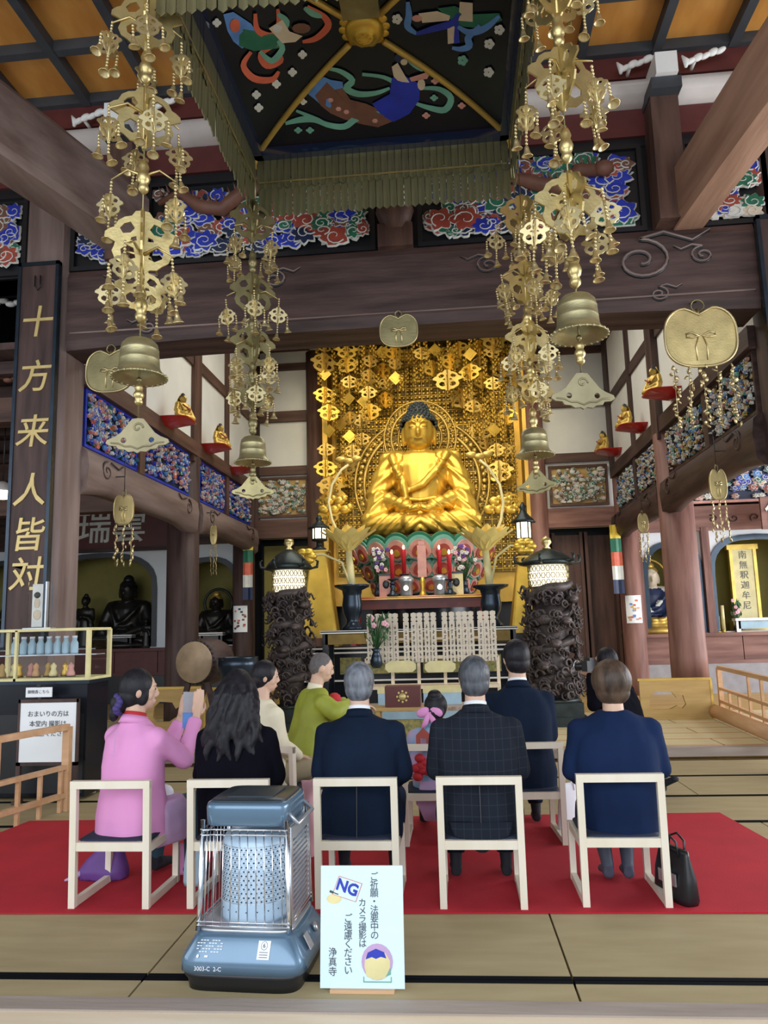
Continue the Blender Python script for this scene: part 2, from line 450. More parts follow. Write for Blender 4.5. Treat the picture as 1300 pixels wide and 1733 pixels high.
def carved_panel(name, label, loc, rz, w, h, n, cols, seed, smin, smax, frame='black', fw=0.05, back='black', tube=0.009, depth=0.04, group=None, fig=0):
    t = thing(name, label, 'carved panel', loc, rz, group)
    b = MB(); b.box(0, w, 0.02, 0.06, 0, h); b.build('backboard', back, t)
    b = MB()
    b.box(-fw, w + fw, -0.03, 0.06, -fw, 0); b.box(-fw, w + fw, -0.03, 0.06, h, h + fw)
    b.box(-fw, 0, -0.03, 0.06, 0, h); b.box(w, w + fw, -0.03, 0.06, 0, h)
    b.build('frame', frame, t)
    b = MB(); rng = random.Random(seed)
    cloud_field(b, w, h, n, cols, rng, smin, smax, tube, 0, fig, depth)
    o = b.build('cloud_relief', PAL, t); stuff(o)
    return t
CW = [1, 1, 3, 4, 4, 6, 3, 1, 5]
zb, zt = 5.36, 6.24
FY = 7.38
xs = [(-5.6, -4.62, 'far left, left of the hanging name board'), (-4.02, -3.5, 'small, just right of the left pillar head')]
carved_panel('transom_carving', 'painted cloud carving at the top left edge of the picture beside the dark post', (-5.75, FY, zb), 0, 1.2, 0.85, 50, CW, 1, 0.11, 0.20)
carved_panel('transom_carving', 'small blue cloud carving seen behind the end of the left diagonal beam', (-3.95, FY, zb), 0, 0.5, 0.85, 24, [1, 1, 6], 2, 0.10, 0.18)
tl = carved_panel('transom_carving', 'long painted cloud and dragon carving over the beam, left of its centre strut', (-3.1, FY, zb), 0, 2.36, 0.85, 105, CW, 3, 0.09, 0.20)
tr = carved_panel('transom_carving', 'long painted cloud and dragon carving over the beam, right of its centre strut', (-0.2, FY, zb), 0, 2.2, 0.85, 100, CW, 4, 0.09, 0.20)
carved_panel('transom_carving', 'painted cloud carving half hidden behind the right diagonal beam', (2.48, FY, zb), 0, 0.72, 0.85, 36, [1, 3, 4, 9, 0], 5, 0.09, 0.18)
# brown dragon bodies winding through the two long panels
for t, pts in ((tl, [(0.1, .62), (.35, .72), (.55, .55), (.8, .5), (1.0, .66), (1.25, .72), (1.4, .58)]), (tr, [(0.6, .5), (.9, .62), (1.2, .5), (1.45, .45), (1.6, .62), (1.85, .6)])):
    b = MB(); b.tube([(x, -0.08, z) for x, z in pts], [0.03, 0.06, 0.075, 0.08, 0.075, 0.06, 0.03][:len(pts)], 8)
    b.ell((pts[-1][0], -0.12, pts[-1][1]), (0.10, 0.07, 0.08));
    for q in range(len(pts) - 1):
        for s_ in (.2, .5, .8):
            x_ = pts[q][0] + (pts[q + 1][0] - pts[q][0]) * s_; z_ = pts[q][1] + (pts[q + 1][1] - pts[q][1]) * s_; b.tube([(x_, -.10, z_ + .05), (x_ - .03, -.13, z_ + .14)], [.02, .002], 5)
    b.build('dragon', 'c_brown', t)
# ---- main frontal beam
def swirl(mb, cx, cz, s, y, mi=1, flip=1, w=0.018):
    sp = spiral(cx, cz, s, 1.5, PI * 0.5, 30, flip, 0.75)
    mb.tube([(a, y, b) for a, b in sp], [w] * 31, 5, mi, cap=False)
    tail = [(cx, y, cz + s * 0.75), (cx - flip * s * 0.8, y, cz + s * 0.95), (cx - flip * s * 1.7, y, cz + s * 0.6), (cx - flip * s * 2.3, y, cz + s * 0.95)]
    mb.tube(tail, [w, w, w * 0.8, w * 0.3], 5, mi)
b = MB(); Lx, Rx = -4.0, 3.06
prof = []
nn = 40
vs = []; fs = []
for i in range(nn + 1):
    x = Lx + (Rx - Lx) * i / nn; t = i / nn
    e = min(t, 1 - t) * (Rx - Lx); zl = 4.47 + (0.0 if e > 1.6 else -0.05 * (1 - e / 1.6) ** 1.5)
    vs += [(x, 7.33, zl + 0.1), (x, 7.36, zl), (x, 7.84, zl), (x, 7.84, 5.30), (x, 7.36, 5.30), (x, 7.33, 5.22)]
for i in range(nn):
    for k in range(6):
        l = (k + 1) % 6; fs.append((i * 6 + k, i * 6 + l, (i + 1) * 6 + l, (i + 1) * 6 + k))
b.add(vs, fs); b.add(vs, [(0, 1, 2, 3, 4, 5), tuple(nn * 6 + k for k in range(6))])
beam = struct('beam_front', b, 'dark_x')
b = MB()
b.tube([(Lx + 0.05 + (Rx - Lx - 0.1) * i / 40, 7.325, 4.60) for i in range(41)], 0.012, 5)
swirl(b, 1.95, 4.98, 0.30, 7.325, 0, -1); swirl(b, 2.55, 5.0, 0.12, 7.325, 0, 1, .012); swirl(b, -3.0, 4.98, 0.26, 7.325, 0, 1)
swirl(b, 2.1, 4.62, 0.10, 7.325, 0, -1, 0.01); swirl(b, -3.1, 4.62, 0.10, 7.325, 0, 1, 0.01)
for cx, fl in ((-1.75, -1), (0.45, 1)):
    swirl(b, cx, 5.05, 0.12, 7.325, 0, fl, 0.012)
b.build('carved_scroll', 'grey_x', beam)
b2 = MB(); b2.v = [(x, y + .002, z - .016) for x, y, z in b.v[200:]]; b2.f = [tuple(i - 200 for i in f) for f in b.f if min(f) >= 200]; b2.m = [0] * len(b2.f); b2.sm = [True] * len(b2.f); b2.build('scroll_shade', 'black', beam)  # black copy just below the grey scrolls: groove shade put in as colour
# layers above the beam
b = MB(); b.box(-9, 8.5, 7.40, 7.85, 5.30, 5.34); b.box(-9, 8.5, 7.42, 7.85, 6.27, 6.36); struct('trim_4', b, 'black')
b = MB(); b.box(-9, 8.5, 7.44, 7.80, 5.3, 7.2); struct('wall_transom', b, 'black')
b = MB(); b.box(-9, 8.5, 7.38, 7.6, 6.36, 6.66); b.box(-9, 8.5, 7.30, 7.6, 6.96, 7.2); struct('trim_5', b, 'maroon')
b = MB()
vs = []; fs = []; pr = [(0.0, 6.66), (-0.10, 6.68), (-0.18, 6.74), (-0.22, 6.81), (-0.18, 6.89), (-0.10, 6.95), (0, 6.97)]
for x in (-9, 8.5):
    vs += [(x, 7.42 + a, z) for a, z in pr]
b.add(vs, [(i, i + 1, i + 8, i + 7) for i in range(6)] + [tuple(range(7)), tuple(range(13, 6, -1))], smooth=True)
struct('trim_6', b, 'cornice')
for nm, x, w in (('strut_left', -3.36, 0.27), ('strut_right', 2.25, 0.27)):
    b = MB(); b.box(x - w / 2, x + w / 2, 7.12, 7.42, 5.3, 6.72); o = struct(nm, b, 'brown_z')
    b = MB(); b.box(x - w / 2 - .01, x + w / 2 + .01, 7.0, 7.42, 6.6, 6.72); b.build('capital', 'slate', o)
    b = MB(); b.box(x - w / 2 + .03, x + w / 2 - .03, 6.95, 7.3, 6.725, 6.95); b.build('painted_block', 'white', o)
b = MB()
b.box(-0.66, -0.30, 7.28, 7.5, 5.3, 5.55); b.loft([(-0.48, 7.36, 5.5, 0.13, 0.1), (-0.48, 7.34, 5.7, 0.2, 0.14), (-0.48, 7.36, 5.9, 0.16, 0.12), (-0.48, 7.4, 6.25, 0.18, 0.1)])
o = struct('strut_centre', b, 'brown_z')
b = MB()
for k in range(4): b.ell((-0.40, 7.21, 5.72 + 0.06 * k), (0.035, 0.02, 0.035))
b.build('white_carving', 'white', o)
# white carved beam noses at cornice height
def nose(x, z, s, label):
    b = MB()
    for k in range(5):
        q = k / 4; b.ell((x + s * (0.05 + 0.075 * k), 7.16, z + 0.022 * k + (0.012 if k % 2 else 0)), (0.062, 0.03, 0.028 + 0.010 * (k % 2)), 10, 6, Matrix.Rotation(-s * .5, 3, 'Y'))
    b.tube([(x, 7.16, z - 0.06), (x + s * 0.01, 7.16, z), (x - s * 0.03, 7.16, z + 0.07)], [0.015, 0.035, 0.008], 6); b.cyl((x + s * .1, 7.16, z + .02), (x + s * .1, 7.34, z + .02), .02, None, 6)
    tag(b.build('beam_nose', 'white'), label, 'beam end')
for x, z, s, lb in ((1.86, 6.97, 1, 'white carved beam nose at the cornice, left side of the right strut'), (2.5, 6.98, 1, 'white carved beam nose at the cornice, right side of the right strut'),
                 (-3.9, 6.93, 1, 'white carved beam nose at the cornice near the left diagonal beam'), (-3.16, 6.98, 1, 'white carved beam nose at the cornice behind the left ornament chain')):
    nose(x, z, s, lb)
# ---- coffered ceiling
ceil_b = MB(); ceil_b.box(-10.5, 9.5, -1.2, 16.2, 7.34, 7.44); ceiling = struct('ceiling', ceil_b, 'black')
cell = 0.76
pb = MB(); pb.box(-0.335, 0.335, -0.335, 0.335, 0, 0.02); pme = pb.build('ceiling_panel', 'orange_ply', link=False)
ny = 7
x0 = -0.5 - 8.5 * cell * 1.0
for i in range(23):
    for j in range(ny):
        cx = -0.5 + (i - 11) * cell + 0.1; cy = 7.28 - (j + 0.5) * cell
        mk('ceiling_panel', pme, ceiling, (cx, cy, 7.315))
lb = MB(); lb.box(-0.045, 0.045, -ny * cell / 2, ny * cell / 2, 0, 0.14); lme = lb.build('lattice_bar', 'slate', link=False)
for i in range(24):
    mk('lattice_bar', lme, ceiling, (-0.5 + (i - 11.5) * cell + 0.1, 7.28 - ny * cell / 2, 7.19))
lb = MB(); lb.box(-8.2, 8.2, -0.045, 0.045, 0, 0.125); lme = lb.build('cross_bar', 'slate', link=False)
for j in range(ny + 1): mk('cross_bar', lme, ceiling, (-0.38, 7.28 - j * cell, 7.20))
# ---- diagonal tie beams
def tie(name, p0, p1, w, h, m, m2, bow=0.12):
    p0 = V(p0); p1 = V(p1); d = (p1 - p0); side = d.cross(V((0, 0, 1))).normalized(); up = side.cross(d.normalized())
    vs = []; fs = []; n = 14
    for i in range(n + 1):
        t = i / n; c = p0 + d * t + V((0, 0, bow * math.sin(PI * t)))
        for a, b_ in ((-1, -.8), (-.8, -1), (.8, -1), (1, -.8), (1, .8), (.8, 1), (-.8, 1), (-1, .8)):
            vs.append(c + side * a * w / 2 + up * b_ * h / 2)
    b = MB()
    for i in range(n):
        for k in range(8):
            l = (k + 1) % 8; b.add([], [])
            fs.append((i * 8 + k, i * 8 + l, (i + 1) * 8 + l, (i + 1) * 8 + k))
    b.add(vs, fs); b.add(vs, [tuple(range(8)), tuple(n * 8 + k for k in range(8))])
    for i, f in enumerate(b.f):
        pass
    return struct(name, b, m)
tie('beam_tie_left', aty(225, 385, 7.3), aty(225, 385, 7.3) + (aty(-90, 170, 5.2) - aty(225, 385, 7.3)) * 2.2, 0.42, 0.66, 'grey_y', 'rail_y', 0.05)
tie('beam_tie_right', aty(1158, 345, 7.4), aty(1158, 345, 7.4) + (aty(1370, 60, 5.0) - aty(1158, 345, 7.4)) * 2.2, 0.34, 0.60, 'tie_y', 'rail_y', 0.06)
# ---- side walls of the nave above the aisle beams
def side_wall(side, X, y0, y1, ya, fx, tone, seed):
    """X: wall plane; fx: sign of the direction that faces the nave"""
    S = 1 if fx > 0 else -1
    nm = 'left' if side == 'left' else 'right'
    b = MB(); b.box(X - 0.04, X + 0.04, y0, y1, 4.42, 7.2); w = struct('wall_' + nm, b, 'plaster')
    def rail(n, za, zb_, t=0.12, m=tone + '_y'):
        q = MB(); q.box(X - t, X + t, y0, y1, za, zb_); q.build(n, m, w)
    rail('rail', 4.20, 4.42); rail('rail', 5.66, 5.84, 0.08); rail('rail', 6.95, 7.2)
    for py in ya:
        q = MB(); q.box(X - 0.09, X + 0.09, py - 0.08, py + 0.08, 3.5, 7.2); q.build('post', tone + '_z', w)
    # lower beam, rounded, with scrolls
    for (a, c) in ((y0, N2 - 0.1), (N2 + 0.1, y1)):
        q = MB(); n = 16; vs = []; fs = []
        for i in range(n + 1):
            yy = a + (c - a) * i / n; e = min(i, n - i) / n; dz = -0.10 * (1 - min(1, e / 0.25)) ** 2
            for k in range(10):
                an = 2 * PI * k / 10; vs.append((X + 0.17 * math.copysign(abs(math.cos(an)) ** .7, math.cos(an)), yy, 3.28 + dz * 0 + 0.23 * math.copysign(abs(math.sin(an)) ** .7, math.sin(an)) + (dz if math.sin(an) < 0 else 0)))
        for i in range(n):
            for k in range(10):
                l = (k + 1) % 10; fs.append((i * 10 + k, i * 10 + l, (i + 1) * 10 + l, (i + 1) * 10 + k))
        q.add(vs, [tuple(range(10)), tuple(n * 10 + k for k in range(10))])
        q.add(vs, fs, smooth=True); bo = struct('beam_side_' + nm, q, 'grey_y' if nm == 'left' else tone + '_y')
        q = MB()
        for yy, fl in ((a + 0.45, 1), (c - 0.45, -1)):
            sp = spiral(yy, 3.3, 0.13, 1.4, PI / 2, 20, fl, 0.9)
            q.tube([(X + S * 0.165, a_, b_) for a_, b_ in sp], 0.012, 5, cap=False)
            q.tube([(X + S * 0.165, yy + fl * 0.1, 3.42), (X + S * 0.165, yy + fl * 0.3, 3.38), (X + S * 0.165, yy + fl * 0.42, 3.44)], 0.010, 5)
        q.build('carved_scroll', 'dark_y', bo)
    return w
YL = [9.45, N2, 13.2]
wl = side_wall('left', -4.1, NF + 0.2, N3, [9.4, 13.15], 1, 'brown', 1)
wr = side_wall('right', 3.2, NF + 0.2, N3, [9.4, 13.15], -1, 'dark', 2)
spans = [(NF + 0.35, 9.28, 'nearest'), (9.52, N2 - 0.28, 'second'), (N2 + 0.28, 13.03, 'third'), (13.27, N3 - 0.28, 'farthest')]
for i, (a, c, wd) in enumerate(spans):
    carved_panel('frieze_carving', f'small-figured blue and white painted carving in the left side wall, {wd} from the viewer', (-4.08, a, 3.56), PI / 2, c - a, 0.60, 330, [1, 2, 0, 0, 9, 7, 2, 12, 3, 1, 7, 2], 20 + i, 0.018, 0.05, 'c_blue', 0.035, 'c_navy', 0.006, 0.05, 'carved figure friezes of the left wall', 1)
    carved_panel('frieze_carving', f'small-figured silvery painted carving in the right side wall, {wd} from the viewer', (3.18, c, 3.56), -PI / 2, c - a, 0.60, 330, [0, 0, 9, 2, 6, 0, 10, 8, 7, 11], 30 + i, 0.016, 0.045, 'dark_y', 0.035, 'black', 0.006, 0.05, 'carved figure friezes of the right wall', 1)
# ---- back wall of the nave
BY = 15.3
b = MB(); b.box(-4.25, -2.72, BY, BY + 0.08, 3.3, 7.6); b.box(1.72, 3.4, BY, BY + 0.08, 3.3, 7.6); wback = struct('wall_back', b, 'plaster')
def bbx(n, x0_, x1_, z0, z1, m, y0=BY - 0.08, y1=BY + 0.02):
    q = MB(); q.box(x0_, x1_, y0, y1, z0, z1); return q.build(n, m, wback)
for (a, c) in ((-4.2, -2.9), (1.75, 3.3)):
    for z0, z1 in ((4.62, 4.80), (5.76, 5.98), (6.88, 7.02), (7.3, 7.6)): bbx('rail', a, c, z0, z1, 'brown_x')
    bbx('beam', a, c, 3.30, 3.68, 'brown_x' if a < 0 else 'red_x', BY - 0.14)
bbx('post', -4.22, -3.98, 3.2, 7.6, 'dark_z', BY - 0.1)
for n_, x, m in (('column_back_left', -2.78, 'brown_z'), ('column_back_right', 1.68, 'red_z')):
    round_col(n_, x, BY - 0.1, 0.19, 0.08, 7.2, m)
carved_panel('flower_carving', 'green and white peony carving in the back wall, left of the gilded alcove', (-4.0, BY - 0.06, 3.78), 0, 1.0, 0.74, 170, [3, 3, 3, 0, 9, 7, 10], 41, 0.03, 0.075, 'brown_x', 0.05, 'gold_wood_x', 0.008, 0.05)
carved_panel('flower_carving', 'green and pink peony carving in the back wall, right of the gilded alcove', (1.98, BY - 0.06, 3.78), 0, 1.05, 0.72, 170, [3, 3, 0, 9, 7, 5, 10], 42, 0.03, 0.075, 'brown_x', 0.05, 'gold_wood_x', 0.008, 0.05)
# dark passages beside the altar
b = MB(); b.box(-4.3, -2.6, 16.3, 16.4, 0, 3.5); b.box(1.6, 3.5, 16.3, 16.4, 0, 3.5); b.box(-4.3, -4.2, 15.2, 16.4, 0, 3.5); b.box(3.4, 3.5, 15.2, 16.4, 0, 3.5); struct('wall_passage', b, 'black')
b = MB(); b.box(2.0, 2.55, 15.7, 15.75, 0.1, 3.2); b.box(2.65, 3.2, 15.9, 15.95, 0.1, 3.2)
for x in (2.0, 2.55, 2.65, 3.2): b.box(x - 0.03, x + 0.03, 15.66, 15.98, 0.1, 3.25)
struct('door_1', b, 'brown_z')
b = MB(); b.box(-4.0, -3.5, 15.7, 15.75, 0.1, 3.2); b.box(-3.4, -3.0, 15.9, 15.95, 0.1, 3.2); struct('door_2', b, 'olive')
# gilded alcove
b = MB(); b.box(-2.62, 1.55, 15.75, 15.85, 1.9, 7.6); b.box(-2.62, -2.52, 15.1, 15.8, 1.9, 7.6); b.box(1.45, 1.55, 15.1, 15.8, 1.9, 7.6)
struct('wall_alcove', b, 'gold_leaf')
# ceiling of the nave is dark; outer shell
b = MB(); b.box(-10.6, -10.5, -1, 16.4, -0.1, 7.4); struct('wall_outer_left', b, 'black')
b = MB(); b.box(9.5, 9.6, 5.0, 16.4, 4.4, 7.4); struct('wall_outer_right', b, 'dark_y')
b = MB(); b.box(-10.6, 9.6, 16.5, 16.6, -0.1, 7.6); struct('wall_rear', b, 'black')
# ---- aisle end walls with arched niches
def arch_poly(x0_, x1_, z0, zs, zt, n=14):
    cx = (x0_ + x1_) / 2; r = (x1_ - x0_) / 2
    pts = [(x0_, z0), (x1_, z0)]
    for i in range(n + 1):
        a = PI * i / n; ca, sa = math.cos(a), math.sin(a)
        pts.append((cx + r * math.copysign(abs(ca) ** 0.75, ca), zs + (zt - zs) * abs(sa) ** 0.75))
    return pts
def aisle_wall(side, x0_, x1_, ledge, ztop, arches, wallm, inm, trimm, basem):
    b = MB(); outer = [(x0_, ledge), (x1_, ledge), (x1_, ztop), (x0_, ztop)]
    holes = [arch_poly(a, c, ledge + 0.02, zs, zt) for a, c, zs, zt in arches]
    b.plate(outer, holes, 0.1, Matrix.Translation((0, BY + 0.05, 0)))
    w = struct('wall_aisle_' + side, b, wallm)
    for a, c, zs, zt in arches:
        o_ = arch_poly(a - 0.10, c + 0.10, ledge + 0.02, zs, zt + 0.10); i_ = arch_poly(a, c, ledge + 0.02, zs, zt)
        b = MB(); n = len(i_); vs = []
        for (p, q) in zip(o_, i_): vs += [(p[0], BY - 0.04, p[1]), (q[0], BY - 0.04, q[1]), (q[0], BY + 0.12, q[1]), (p[0], BY + 0.0, p[1])]
        for i in range(1, n):
            j = (i + 1) % n
            if i == n - 1: continue
            b.add([vs[i * 4 + k] for k in range(4)] + [vs[j * 4 + k] for k in range(4)], [(0, 1, 5, 4), (1, 2, 6, 5), (3, 0, 4, 7)])
        i = n - 1
        b.add([vs[i * 4 + k] for k in range(4)] + [vs[k] for k in range(4)], [(0, 1, 5, 4), (1, 2, 6, 5), (3, 0, 4, 7)])
        b.build('arch_trim', trimm, w)
        b = MB(); D = 0.95
        b.box(a - 0.1, c + 0.1, BY + D, BY + D + 0.03, ledge, zt + 0.1); b.box(a - 0.12, a - 0.1, BY + 0.1, BY + D, ledge, zt + 0.1)
        b.box(c + 0.1, c + 0.12, BY + 0.1, BY + D, ledge, zt + 0.1); b.box(a - 0.1, c + 0.1, BY + 0.1, BY + D, zt + 0.1, zt + 0.12)
        b.build('niche_lining', inm, w)
    b = MB(); b.box(x0_, x1_, BY - 0.35, BY + D, ledge - 0.06, ledge); b.build('ledge', basem, w)
    for k in range(int((x1_ - x0_) / 0.9) + 1):
        a = x0_ + k * 0.9; c = min(a + 0.885, x1_)
        b = MB(); b.box(a, c, BY - 0.28, BY - 0.25, 0.68, ledge - 0.06); b.build('wainscot_board', basem, w)
    b = MB(); b.box(x0_, x1_, BY - 0.33, BY - 0.25, 0.62, 0.68); b.build('rail', basem, w)
    b = MB(); b.box(x0_, x1_, BY - 0.45, BY - 0.25, 0.08, 0.62); b.build('plinth', 'plinth_grey' if side == 'right' else 'black', w)
    return w
aisle_wall('left', -10.5, -4.3, 1.16, 3.24, [(-10.2, -8.85, 2.3, 2.95), (-8.5, -6.25, 2.35, 3.04), (-5.6, -4.5, 2.2, 2.88)], 'plaster_blue', 'olive', 'slate', 'maroon')
aisle_wall('right', 3.5, 9.5, 1.18, 3.14, [(3.72, 4.68, 2.2, 2.86), (4.98, 6.6, 2.3, 2.95), (7.0, 8.6, 2.3, 2.95)], 'plaster_blue', 'olive', 'bronze_blue', 'red_x')
# upper parts of the aisle end walls
b = MB(); b.box(-10.5, -4.3, BY - 0.1, BY, 3.24, 4.7); struct('wall_aisle_upper_left', b, 'dark_x')
b = MB(); b.box(3.5, 9.5, BY - 0.1, BY, 3.14, 3.62); o = struct('wall_aisle_upper_right', b, 'red_x')
q = MB()
for k in range(7): q.tube([(a, BY - 0.11, c) for a, c in spiral(4.2 + k * 0.4, 3.36, 0.1, 1.1, k, 14, 1 if k % 2 else -1, .8)], 0.012, 5)
q.build('carved_scroll', 'dark_x', o)
carved_panel('aisle_frieze', 'red, pink and blue painted carving high on the right aisle end wall', (4.55, BY - 0.08, 3.72), 0, 3.6, 1.0, 210, [4, 7, 7, 1, 3, 9, 0, 5, 2], 51, 0.05, 0.12, 'c_pink', 0.05, 'c_navy', 0.012, 0.06)
for x in (3.55, 4.83, 6.8):
    b = MB(); b.box(x - 0.07, x + 0.07, BY - 0.12, BY + 0.02, 1.18, 3.2); struct('post_aisle_right', b, 'red_z')
b = MB(); b.box(-10.4, -4.45, 7.7, 15.3, 4.62, 4.7); struct('ceiling_aisle_left', b, 'dark_y')
b = MB(); b.box(3.55, 9.5, 7.7, 15.3, 4.75, 4.83); struct('ceiling_aisle_right', b, 'red_y')
for k in range(9):
    b = MB(); b.box(-10.4, -4.6, 8.0 + k * 0.85, 8.12 + k * 0.85, 4.45, 4.6); struct('rafter_left', b, 'dark_x')
for z, yy in ((4.0, 8.4), (3.3, 11.0), (4.2, 12.6)):
    b = MB(); b.box(-10.4, -4.6, yy, yy + 0.25, z, z + 0.3); struct('beam_aisle_left', b, 'brown_x')
# ================================================================ HANGING CANOPY
CXc, CYc, CH, CZ, CR = -0.535, 5.25, 1.14, 5.84, 0.20
def roof_z(x, y):
    d = max(abs(x - CXc), abs(y - CYc)) / CH
    return CZ + CR * (1 - min(1, d) ** 2.6)
canopy = thing('hanging_canopy', 'square black lacquered ceiling canopy with painted flying figures, gilt ribs and a brass strip fringe', 'canopy', (0, 0, 0))
b = MB(); n = 24; vs = []
for i in range(n + 1):
    for j in range(n + 1):
        x = CXc - CH + 2 * CH * i / n; y = CYc - CH + 2 * CH * j / n; vs.append((x, y, roof_z(x, y)))
m_ = len(vs); top = [(x, y, z + 0.05) for x, y, z in vs]
fs = [(i * (n + 1) + j, i * (n + 1) + j + 1, (i + 1) * (n + 1) + j + 1, (i + 1) * (n + 1) + j) for i in range(n) for j in range(n)]
b.add(vs, fs, 0, True); b.add(top, fs, 0, True)
b.build('roof', 'lacquer', canopy)
b = MB()
for sx, sy, w, h in ((-1, 0, .05, CH), (1, 0, .05, CH), (0, -1, CH, .05), (0, 1, CH, .05)):
    x = CXc + sx * (CH + .03); y = CYc + sy * (CH + .03)
    b.box(x - w - .03, x + w + .03, y - h - .03, y + h + .03, CZ - 0.06, CZ + 0.10)
b.build('rim', 'navy_lacquer', canopy)
def roof_pt(px, py, off=0.012):
    z = CZ + 0.1
    for _ in range(12):
        p = atz(px, py, z); z = 0.5 * z + 0.5 * roof_z(p.x, p.y)
    p = atz(px, py, z); return V((p.x, p.y, roof_z(p.x, p.y) - off))
for i, (sx, sy) in enumerate(((-1, 1), (1, 1), (-1, -1), (1, -1))):
    b = MB(); pts = []
    for k in range(14):
        t = 0.12 + 0.9 * k / 13; x = CXc + sx * CH * t; y = CYc + sy * CH * t
        pts.append((x, y, roof_z(x, y) - 0.012))
    pts.append((CXc + sx * CH * 1.04, CYc + sy * CH * 1.04, CZ - 0.12))
    b.tube(pts, 0.028, 6); b.build('gilt_rib', 'gold_paint', canopy)
# lotus boss
zc = CZ + CR - 0.02; lx, ly = CXc, CYc
lot = MB(); lot.lathe([(0.02, -0.075), (0.05, -0.08), (0.075, -0.07), (0.08, -0.05), (0.11, -0.05), (0.125, -0.03), (0.15, -0.02), (0.15, 0.01)], (lx, ly, zc), 28)
for k in range(7): a = 2 * PI * k / 7; lot.ell((lx + 0.045 * math.cos(a), ly + 0.045 * math.sin(a), zc - 0.082), 0.008, 6, 4)
lotus = lot.build('lotus_boss', 'gold', canopy)
for k in range(14):
    a = 2 * PI * k / 14; b = MB(); rot = Matrix.Rotation(a, 3, 'Z') @ Matrix.Rotation(-0.25, 3, 'Y')
    b.ell(V((lx, ly, zc - 0.02)) + rot @ V((0.17, 0, 0)), (0.055, 0.042, 0.018), 8, 6, rot); b.build('petal', 'gold', lotus)
# small bracket above the lotus, seen at the top
b = MB(); b.box(lx - 0.14, lx + 0.14, ly - 0.75, ly - 0.2, CZ + 0.10, CZ + 0.17); b.build('centre_board', 'brass_dark', canopy)
# painted flying figures (thin painted relief that lies on the roof)
def zr(a, c): return (433 + a / 3.0, c / 3.0)
def ribbon(b, pts, w, mi, off=0.014, tr=zr):
    P = []
    for k in range(len(pts) - 1):
        for s in range(4):
            t = s / 4; p0 = pts[max(k - 1, 0)]; p1 = pts[k]; p2 = pts[k + 1]; p3 = pts[min(k + 2, len(pts) - 1)]
            P.append(tuple(0.5 * (2 * p1[q] + (p2[q] - p0[q]) * t + (2 * p0[q] - 5 * p1[q] + 4 * p2[q] - p3[q]) * t * t + (3 * p1[q] - p0[q] - 3 * p2[q] + p3[q]) * t ** 3) for q in (0, 1)))
    P.append(pts[-1]); N = len(P)
    L = []; Rr = []
    for i in range(N):
        a = P[max(i - 1, 0)]; c = P[min(i + 1, N - 1)]; dx, dy = c[0] - a[0], c[1] - a[1]; l = math.hypot(dx, dy) or 1
        ww = w * (0.35 + 0.65 * math.sin(PI * min(1, max(0.08, (i + .5) / N)))) / 2
        L.append((P[i][0] - dy / l * ww, P[i][1] + dx / l * ww)); Rr.append((P[i][0] + dy / l * ww, P[i][1] - dx / l * ww))
    vs = [roof_pt(*tr(*p), off) for p in L] + [roof_pt(*tr(*p), off) for p in Rr]
    b.add(vs, [(i, i + 1, i + 1 + N, i + N) for i in range(N - 1)], mi)
def patch(b, pts, mi, off=0.011, tr=zr):
    c = (sum(p[0] for p in pts) / len(pts), sum(p[1] for p in pts) / len(pts))
    vs = [roof_pt(*tr(*p), off) for p in pts] + [roof_pt(*tr(*c), off + 0.003)]; N = len(pts)
    b.add(vs, [(i, (i + 1) % N, N) for i in range(N)], mi)
def blob(b, cx, cy, rx, ry, mi, off=0.013, tr=zr, n=10):
    patch(b, [(cx + rx * math.cos(2 * PI * k / n), cy + ry * math.sin(2 * PI * k / n)) for k in range(n)], mi, off, tr)
IX = {n_: i for i, n_ in enumerate(PAL)}
B = MB()
patch(B, [(250, 460), (345, 385), (380, 400), (440, 410), (450, 470), (380, 570), (300, 500)], IX['c_lblue'], .010)
patch(B, [(300, 480), (360, 410), (400, 450), (440, 440), (480, 500), (560, 520), (650, 560), (720, 600), (620, 640), (540, 625), (450, 600), (380, 570), (330, 530)], IX['c_brown'], .012)
patch(B, [(590, 520), (680, 470), (690, 390), (740, 370), (835, 420), (830, 500), (780, 570), (700, 612), (640, 580)], IX['c_blue'], .014)
for rp in ([(360, 340), (430, 355), (490, 400), (460, 440), (520, 470), (610, 465), (680, 440)], [(540, 370), (650, 385), (715, 430), (700, 520), (640, 570), (520, 590), (450, 635), (360, 625), (290, 590), (205, 555)],
           [(150, 620), (230, 600), (300, 600), (370, 635)], [(840, 440), (930, 445), (990, 490), (960, 550), (880, 540), (805, 515)], [(770, 290), (810, 320), (850, 350)]):
    ribbon(B, rp, 34, IX['c_teal'])
patch(B, [(690, 330), (720, 310), (760, 380), (780, 410), (740, 420), (700, 380)], IX['c_skin'], .016)
blob(B, 735, 285, 32, 26, IX['c_navy'], .017); blob(B, 752, 305, 18, 16, IX['c_skin'], .019)
patch(B, [(780, 385), (890, 350), (870, 390), (790, 405)], IX['c_pink'], .018); blob(B, 840, 420, 20, 30, IX['c_skin'], .017)
for x, y in ((240, 510), (905, 490), (865, 580), (1045, 530), (275, 655), (215, 655), (910, 405)): 
    for k in range(4): blob(B, x + 11 * math.cos(k * 1.57), y + 9 * math.sin(k * 1.57), 10, 8, IX[('c_white', 'c_pink', 'c_teal')[(x + k // 4) % 3]], .013)
for x, y in ((380, 500), (460, 560), (605, 605), (420, 545)): blob(B, x, y, 15, 12, IX['c_pink'], .0165, n=6)
